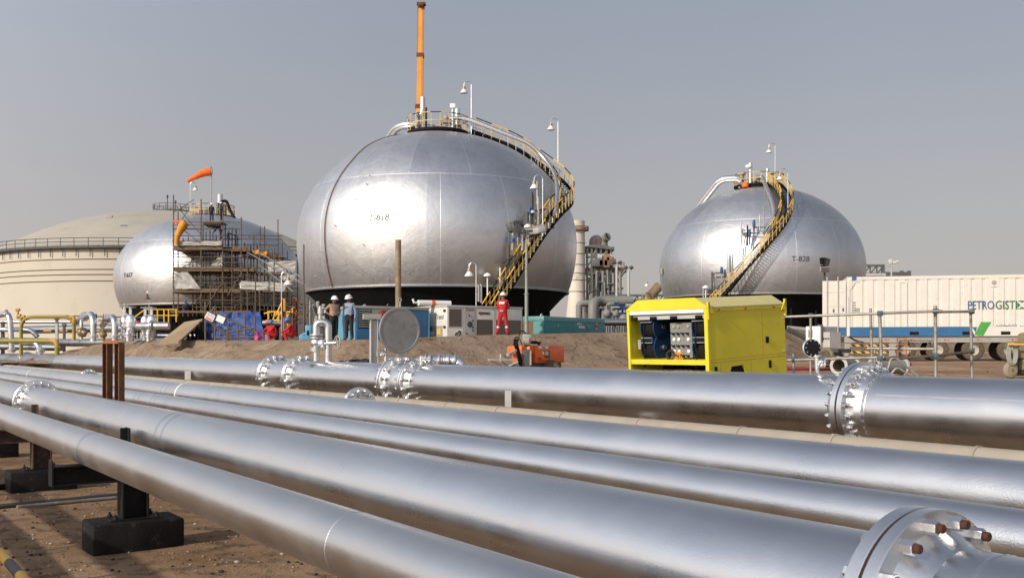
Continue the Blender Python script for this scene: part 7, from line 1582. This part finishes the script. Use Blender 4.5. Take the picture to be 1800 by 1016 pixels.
for k in range(10): mb = MB(); x_ = 1031 + (k * 5.3) % 50; mb.bar(q(x_, 480 + k * 5, Yr + (k % 3) * 2), q(x_ + 22, 480 + k * 5, Yr + (k % 3) * 2), .3, .3); mb.obj('beam', 'refgrey', hs_)
for (a, b) in (((1032, 470), (1048, 440)), ((1056, 470), (1066, 440)), ((1082, 500), (1100, 474)), ((1066, 560), (1082, 505)), ((1048, 476), (1066, 500)), ((1030, 452), (1070, 452)), ((1046, 502), (1085, 502)), ((1046, 530), (1085, 530))): mb = MB(); mb.tube(q(*a), q(*b), .2, 6); mb.obj('brace', 'refgrey', hs_)
for (px, y0, y1) in ((1050, 476, 570), (1060, 476, 570), (1069, 478, 570), (1078, 480, 570), (1090, 478, 520)): mb = MB(); mb.tube(q(px, y1, Yr - 1), q(px, y0, Yr - 1), .28, 10); mb.obj('standpipe', 'midgrey', hs_)
mb = MB(); mb.path(bend([q(1043, 436, Yr + 2), q(1043, 422, Yr + 2), q(1051, 420, Yr + 2), q(1053, 432, Yr + 2)], 1.2, 6), .75, 14); mb.obj('duct_bend', 'refrust' if False else paint('brown_duct', (.30, .24, .19), .6), hs_)
mb = MB(); mb.path(bend([q(1062, 434, Yr + 2), q(1062, 420, Yr + 2), q(1070, 416, Yr - 1)], 1.0, 6), [1.0] * 8 + [1.25], 16) if False else mb.path(bend([q(1061, 434, Yr + 2), q(1061, 421, Yr + 2), q(1068, 416, Yr + 1)], 1.0, 6), .72, 16); mb.obj('duct_mouth', 'midgrey', hs_)
mb = MB(); mb.lathe([(.001, 0), (.62, 0)], 16, Matrix.Translation(q(1068.1, 415.9, Yr + 1) + V(.02, -.02, .02)) @ Vector((.75, -.35, .35)).to_track_quat('Z', 'Y').to_matrix().to_4x4()); mb.obj('duct_opening', 'black', hs_)
for (x, y, w_, h_, mt) in ((1066, 460, 1.1, 2.2, 'refrust'), (1071, 456, 1.3, .8, 'refrust'), (1060, 463, 1.6, 1.2, 'brown'), (1050, 463, 2.0, 1.3, 'refgrey'), (1077, 462, 1.0, 1.2, 'refgrey')): mb = MB(); mb.box(q(x, y), (w_, 2, h_), None, 0, .15); mb.obj('fan_unit', mt, hs_)
for (x0, y0, x1, y1, r_) in ((1050, 452, 1058, 452, .5), (1070, 450, 1079, 455, .55), (1056, 448, 1056, 466, .3)): mb = MB(); mb.tube(q(x0, y0), q(x1, y1), r_, 12); mb.obj('small_duct', 'lgrey', hs_)
for y in (466, 462.5): mb = MB(); mb.bar(q(1046, y, Yr - .3), q(1098, y, Yr - .3), .1, .12); mb.obj('handrail', 'refrust', hs_)
rail_p = [(px, 462, 470) for px in range(1047, 1099, 5)]
for (px, a, b) in rail_p: mb = MB(); mb.bar(q(px, b, Yr - .3), q(px, a, Yr - .3), .1, .1, 0, (0, 1, 0)); mb.obj('rail_post', 'refrust', hs_)
for k in range(42):
    mb = MB(); x = rnd.uniform(1031, 1084); y = rnd.uniform(480, 555); L = rnd.uniform(3, 12)
    if k % 2: mb.tube(q(x, y, Yr - 1.5), q(x + L, y, Yr - 1.5), .16, 7)
    else: mb.tube(q(x, y - L, Yr - 1.4), q(x, y + L * 1.5, Yr - 1.4), .18, 7)
    mb.obj('small_pipe', ('midgrey', 'refgrey', 'dgrey', 'refgrey')[k % 4], hs_)
pipe_thing('silver_duct', 'wide pale pipe bending down to the ground right of the teal generator', 'pipe', [at(1112, 529, 120), at(1056, 529, 120), at(1043, 532, 119), at(1042, 575, 118)], .60, 'midgrey', 3.5, (), [])
pipe_thing('silver_duct', 'pale pipe arch standing beyond the teal generator', 'pipe', [at(1048, 533, 124), at(1024, 533, 124), at(1018, 536, 124), at(1018, 575, 124)], .40, 'midgrey', 2.5, (), [])
pipe_thing('silver_duct', 'small pale pipe loop left of the yellow trailer', 'pipe', [at(1085, 534, 118), at(1071, 534, 118), at(1068, 540, 118), at(1068, 575, 118)], .26, 'midgrey', 2, (), [])
pipe_thing('header_pipe', 'thick silver pipe on low supports left of the yellow trailer', 'pipeline', [at(1050, 566.5, 80), at(1125, 566, 82)], .30, 'pipe', 1, (), [])
jk = thing('pump_skid', 'jumble of dark pumps and grey pipes beyond the dike left of the yellow trailer', 'pump skid', at(1095, 590, 112))
for k in range(40):
    x = 1064 + rnd.uniform(0, 50); y = rnd.uniform(536, 572); mb = MB(); t_ = k % 5
    if t_ == 0: mb.tube(at(x, 588, 112), at(x, y, 112), rnd.uniform(.12, .3), 8)
    elif t_ == 1: mb.tube(at(x - 6, y, 112.5), at(x + 8, y, 112.5), rnd.uniform(.1, .25), 8)
    elif t_ == 2: mb.box(at(x, y, 113), (rnd.uniform(.4, 1.2), .8, rnd.uniform(.4, 1.0)))
    elif t_ == 3: mb.ball(at(x, y, 111.8), rnd.uniform(.25, .6), 10)
    else: mb.bar(at(x, 588, 114), at(x, y - 3, 114), .2, .2, 0, (0, 1, 0))
    mb.obj(('standpipe', 'pipe_run', 'pump_box', 'valve_body', 'column')[t_], ('midgrey', 'grey', 'reel', 'midgrey', 'refgrey')[t_], jk)
mb = MB(); mb.tube(at(1101, 551, 114), at(1120, 551, 114), 1.0, 18); mb.obj('pale_drum', 'lgrey', jk)
for k in range(12): mb = MB(); x = 1064 + k * 4.2; mb.bar(at(x, 592, 84), at(x, 574, 84), .12, .12, 0, (0, 1, 0)); mb.obj('pipe_stand', 'grey', jk)
tr = thing('pipe_bridge', 'grey lattice pipe bridge running from the refinery to the right tank', 'pipe bridge', at(1120, 560, 140))
def truss(root, x0, x1, yt, yb, d, n, mat='refgrey', r=.16):
    for (y, nm) in ((yt, 'top_chord'), (yb, 'bottom_chord')):
        for dd in (0, 3): mb = MB(); mb.bar(at(x0, y, d + dd), at(x1, y, d + dd), r * 2, r * 2); mb.obj(nm, mat, root)
    for k in range(n):
        xa, xb = x0 + (x1 - x0) * k / n, x0 + (x1 - x0) * (k + 1) / n; mb = MB(); mb.bar(at(xa, yb, d), at(xb, yt, d), r, r, 0, (0, 1, 0)); mb.obj('diagonal', mat, root); mb = MB(); mb.bar(at(xa, yb, d), at(xa, yt, d), r, r, 0, (0, 1, 0)); mb.obj('vertical', mat, root)
truss(tr, 1065, 1166, 519.5, 533, 140, 9)
for (y, r_, mt) in ((527, .5, 'lgrey'), (530, .35, 'grey'), (524, .25, 'lgrey')): mb = MB(); mb.tube(at(1065, y, 141.5), at(1170, y, 141.5), r_, 10); mb.obj('pipe_run', mt, tr)
for px in (1085, 1125, 1160): mb = MB(); mb.bar(at(px, 575, 141), at(px, 533, 141), .5, .5, 0, (0, 1, 0)); mb.obj('leg', 'refgrey', tr)
mb = MB(); mb.tube(at(1141, 521, 120), at(1157, 504, 121), .62, 16); tag(mb.obj('insulated_pipe', 'insul'), 'tan insulated pipe rising beside the right tank', 'pipe')
def twin_flood(lab, px, ytop, ybase, d, w_, mt='lgrey', arm=True):
    t_ = thing('floodlight_post', lab, 'floodlight', at(px, ybase, d), 'twin floodlight posts'); mb = MB(); mb.tube(at(px, ybase, d), at(px, ytop + 7, d), .16 * d / 130, 8); mb.path(bend([at(px - w_ / 2, ytop + 3, d), at(px - w_ / 2.4, ytop + 7, d), at(px + w_ / 2.4, ytop + 7, d), at(px + w_ / 2, ytop + 3, d)], .6), .09 * d / 130, 6); mb.obj('post', mt, t_)
    for s_ in (-1, 1):
        c = at(px + s_ * w_ / 2, ytop + 1.5, d); mb = MB(); mb.box((0, 0, 0), (6.5 * d / F, .5, 3.2 * d / F), Matrix.Translation(c) @ Matrix.Rotation(R_(-25), 4, 'Y') @ Matrix.Rotation(R_(30), 4, 'X'), 0, .04); mb.obj('lamp_head', 'dgrey', t_)
twin_flood('twin floodlight post nearest the heater structure', 1084, 460, 575, 130, 12, 'lgrey'); twin_flood('twin floodlight post left of the small hooked lamp', 1105, 469, 535, 125, 9.5, 'lgrey')
gooseneck(at(1130, 527, 118), 2.4, (1, 0, 0), 'small hooked lamp post between the refinery and the right tank', .45, 1.0, None, ('lgrey', 'lamp', 'lampneck'))
bt = thing('pipe_bridge', 'grey lattice pipe bridge behind the white container', 'pipe bridge', at(1550, 520, 120))
truss(bt, 1518, 1553, 467, 482, 122, 3, 'refgrey', .14); truss(bt, 1553, 1598, 480, 484, 122, 5, 'refgrey', .12)
for px in (1552, 1598, 1585): mb = MB(); mb.bar(at(px, 575, 122), at(px, 476 if px > 1560 else 465, 122), .35, .35, 0, (0, 1, 0)); mb.obj('leg', 'refgrey', bt)
mb = MB(); mb.tube(at(1518, 484.5, 121), at(1556, 484, 121), .25, 10); mb.obj('pipe_run', 'lgrey', bt)
fl = thing('floodlight_post', 'pair of cream floodlights on a short post behind the container roof', 'floodlight', at(1567, 560, 115)); mb = MB(); mb.tube(at(1567, 575, 115), at(1567, 469, 115), .1, 8); mb.path(arc(at(1567, 466, 115), V(.3, 0, 0), V(0, 0, -.25), 0, PI, 10), .05, 6); mb.obj('post', 'lgrey', fl)
for (px, y, a, w_, h_) in ((1565, 460.5, 80, .55, .42), (1574, 461, -14, .72, .3)): mb = MB(); mb.box((0, 0, 0), (w_, .4, h_), Matrix.Translation(at(px, y, 115)) @ Matrix.Rotation(R_(a), 4, 'Y'), 0, .08); mb.obj('lamp_head', 'offwhite', fl)
# ------------------------------------------------------------------ crane boom behind the middle tank
cr_ = thing('mobile_crane', 'orange telescopic crane boom standing straight up behind the biggest tank', 'crane', at(741, 613, 96) + V(0, 0, -2)); Yc = 96; q = lambda px, py, d=Yc: at(px, py, d)
def sect(y0, y1, w_, x0, x1, nm='boom_section'):
    a, b = q(x0, y0), q(x1, y1); mb = MB(); k2 = Yc / F * w_; mb.bar(a, b, k2, k2 * 1.2, 0, (0, -1, 0)); o = mb.obj(nm, 'crane', cr_); mb = MB(); d_ = (b - a).normalized(); mb.bar(b - d_ * .35, b, k2 * 1.22, k2 * 1.4, 0, (0, -1, 0)); mb.obj('boom_collar', 'rust', o)
    mb = MB(); mb.bar(a + V(k2 * .28, -k2 * .62, 0), b + V(k2 * .28, -k2 * .62, 0), .03, .04, 0, (0, -1, 0)); mb.obj('boom_seam', 'crane', o)
sect(560, 185, 11.5, 737, 737.5); sect(187, 95, 10.2, 737.8, 739); sect(97, 9, 8.8, 739, 740.6)
mb = MB(); mb.box(q(740.6, 8), (.8, .7, .2)); mb.box(q(736, 14), (.18, .3, .5)); mb.tube(q(737, 9, Yc - .5), q(744, 9, Yc - .5), .22, 10); mb.obj('boom_head', 'rust', cr_)
mb = MB(); mb.tube(q(734.8, 12), q(732.5, 195), .025, 5); mb.obj('hoist_rope', 'dgrey', cr_); mb = MB(); mb.box(q(734, 193), (.35, .3, .5), None, 0, .05); mb.tube(q(734, 188), q(734, 184), .2, 10); mb.obj('hook_block', 'rust', cr_)
Mc = rotz((q(741, 0).x, Yc, EYE - .3), R_(20))
MB().box((0, 0, 1.2), (9, 2.5, .8), Mc, 0, .1).obj('carrier', 'crane', cr_); MB().box((-3.6, 0, 2.2), (1.6, 2.4, 1.4), Mc, 0, .1).obj('cab', 'crane', cr_); MB().box((1.0, 0, 2.3), (3, 2.2, 1.4), Mc, 0, .1).obj('turntable', 'crane', cr_)
for xx in (-3.2, -1.6, 1.8, 3.4):
    for yy in (-1.15, 1.15): mb = MB(); mb.lathe([(.001, -.18), (.5, -.18), (.6, -.1), (.6, .1), (.5, .18), (.001, .18)], 24, Mc @ Matrix.Translation((xx, yy, .6)) @ Matrix.Rotation(PI / 2, 4, 'X')); mb.obj('wheel', 'tyre', cr_)
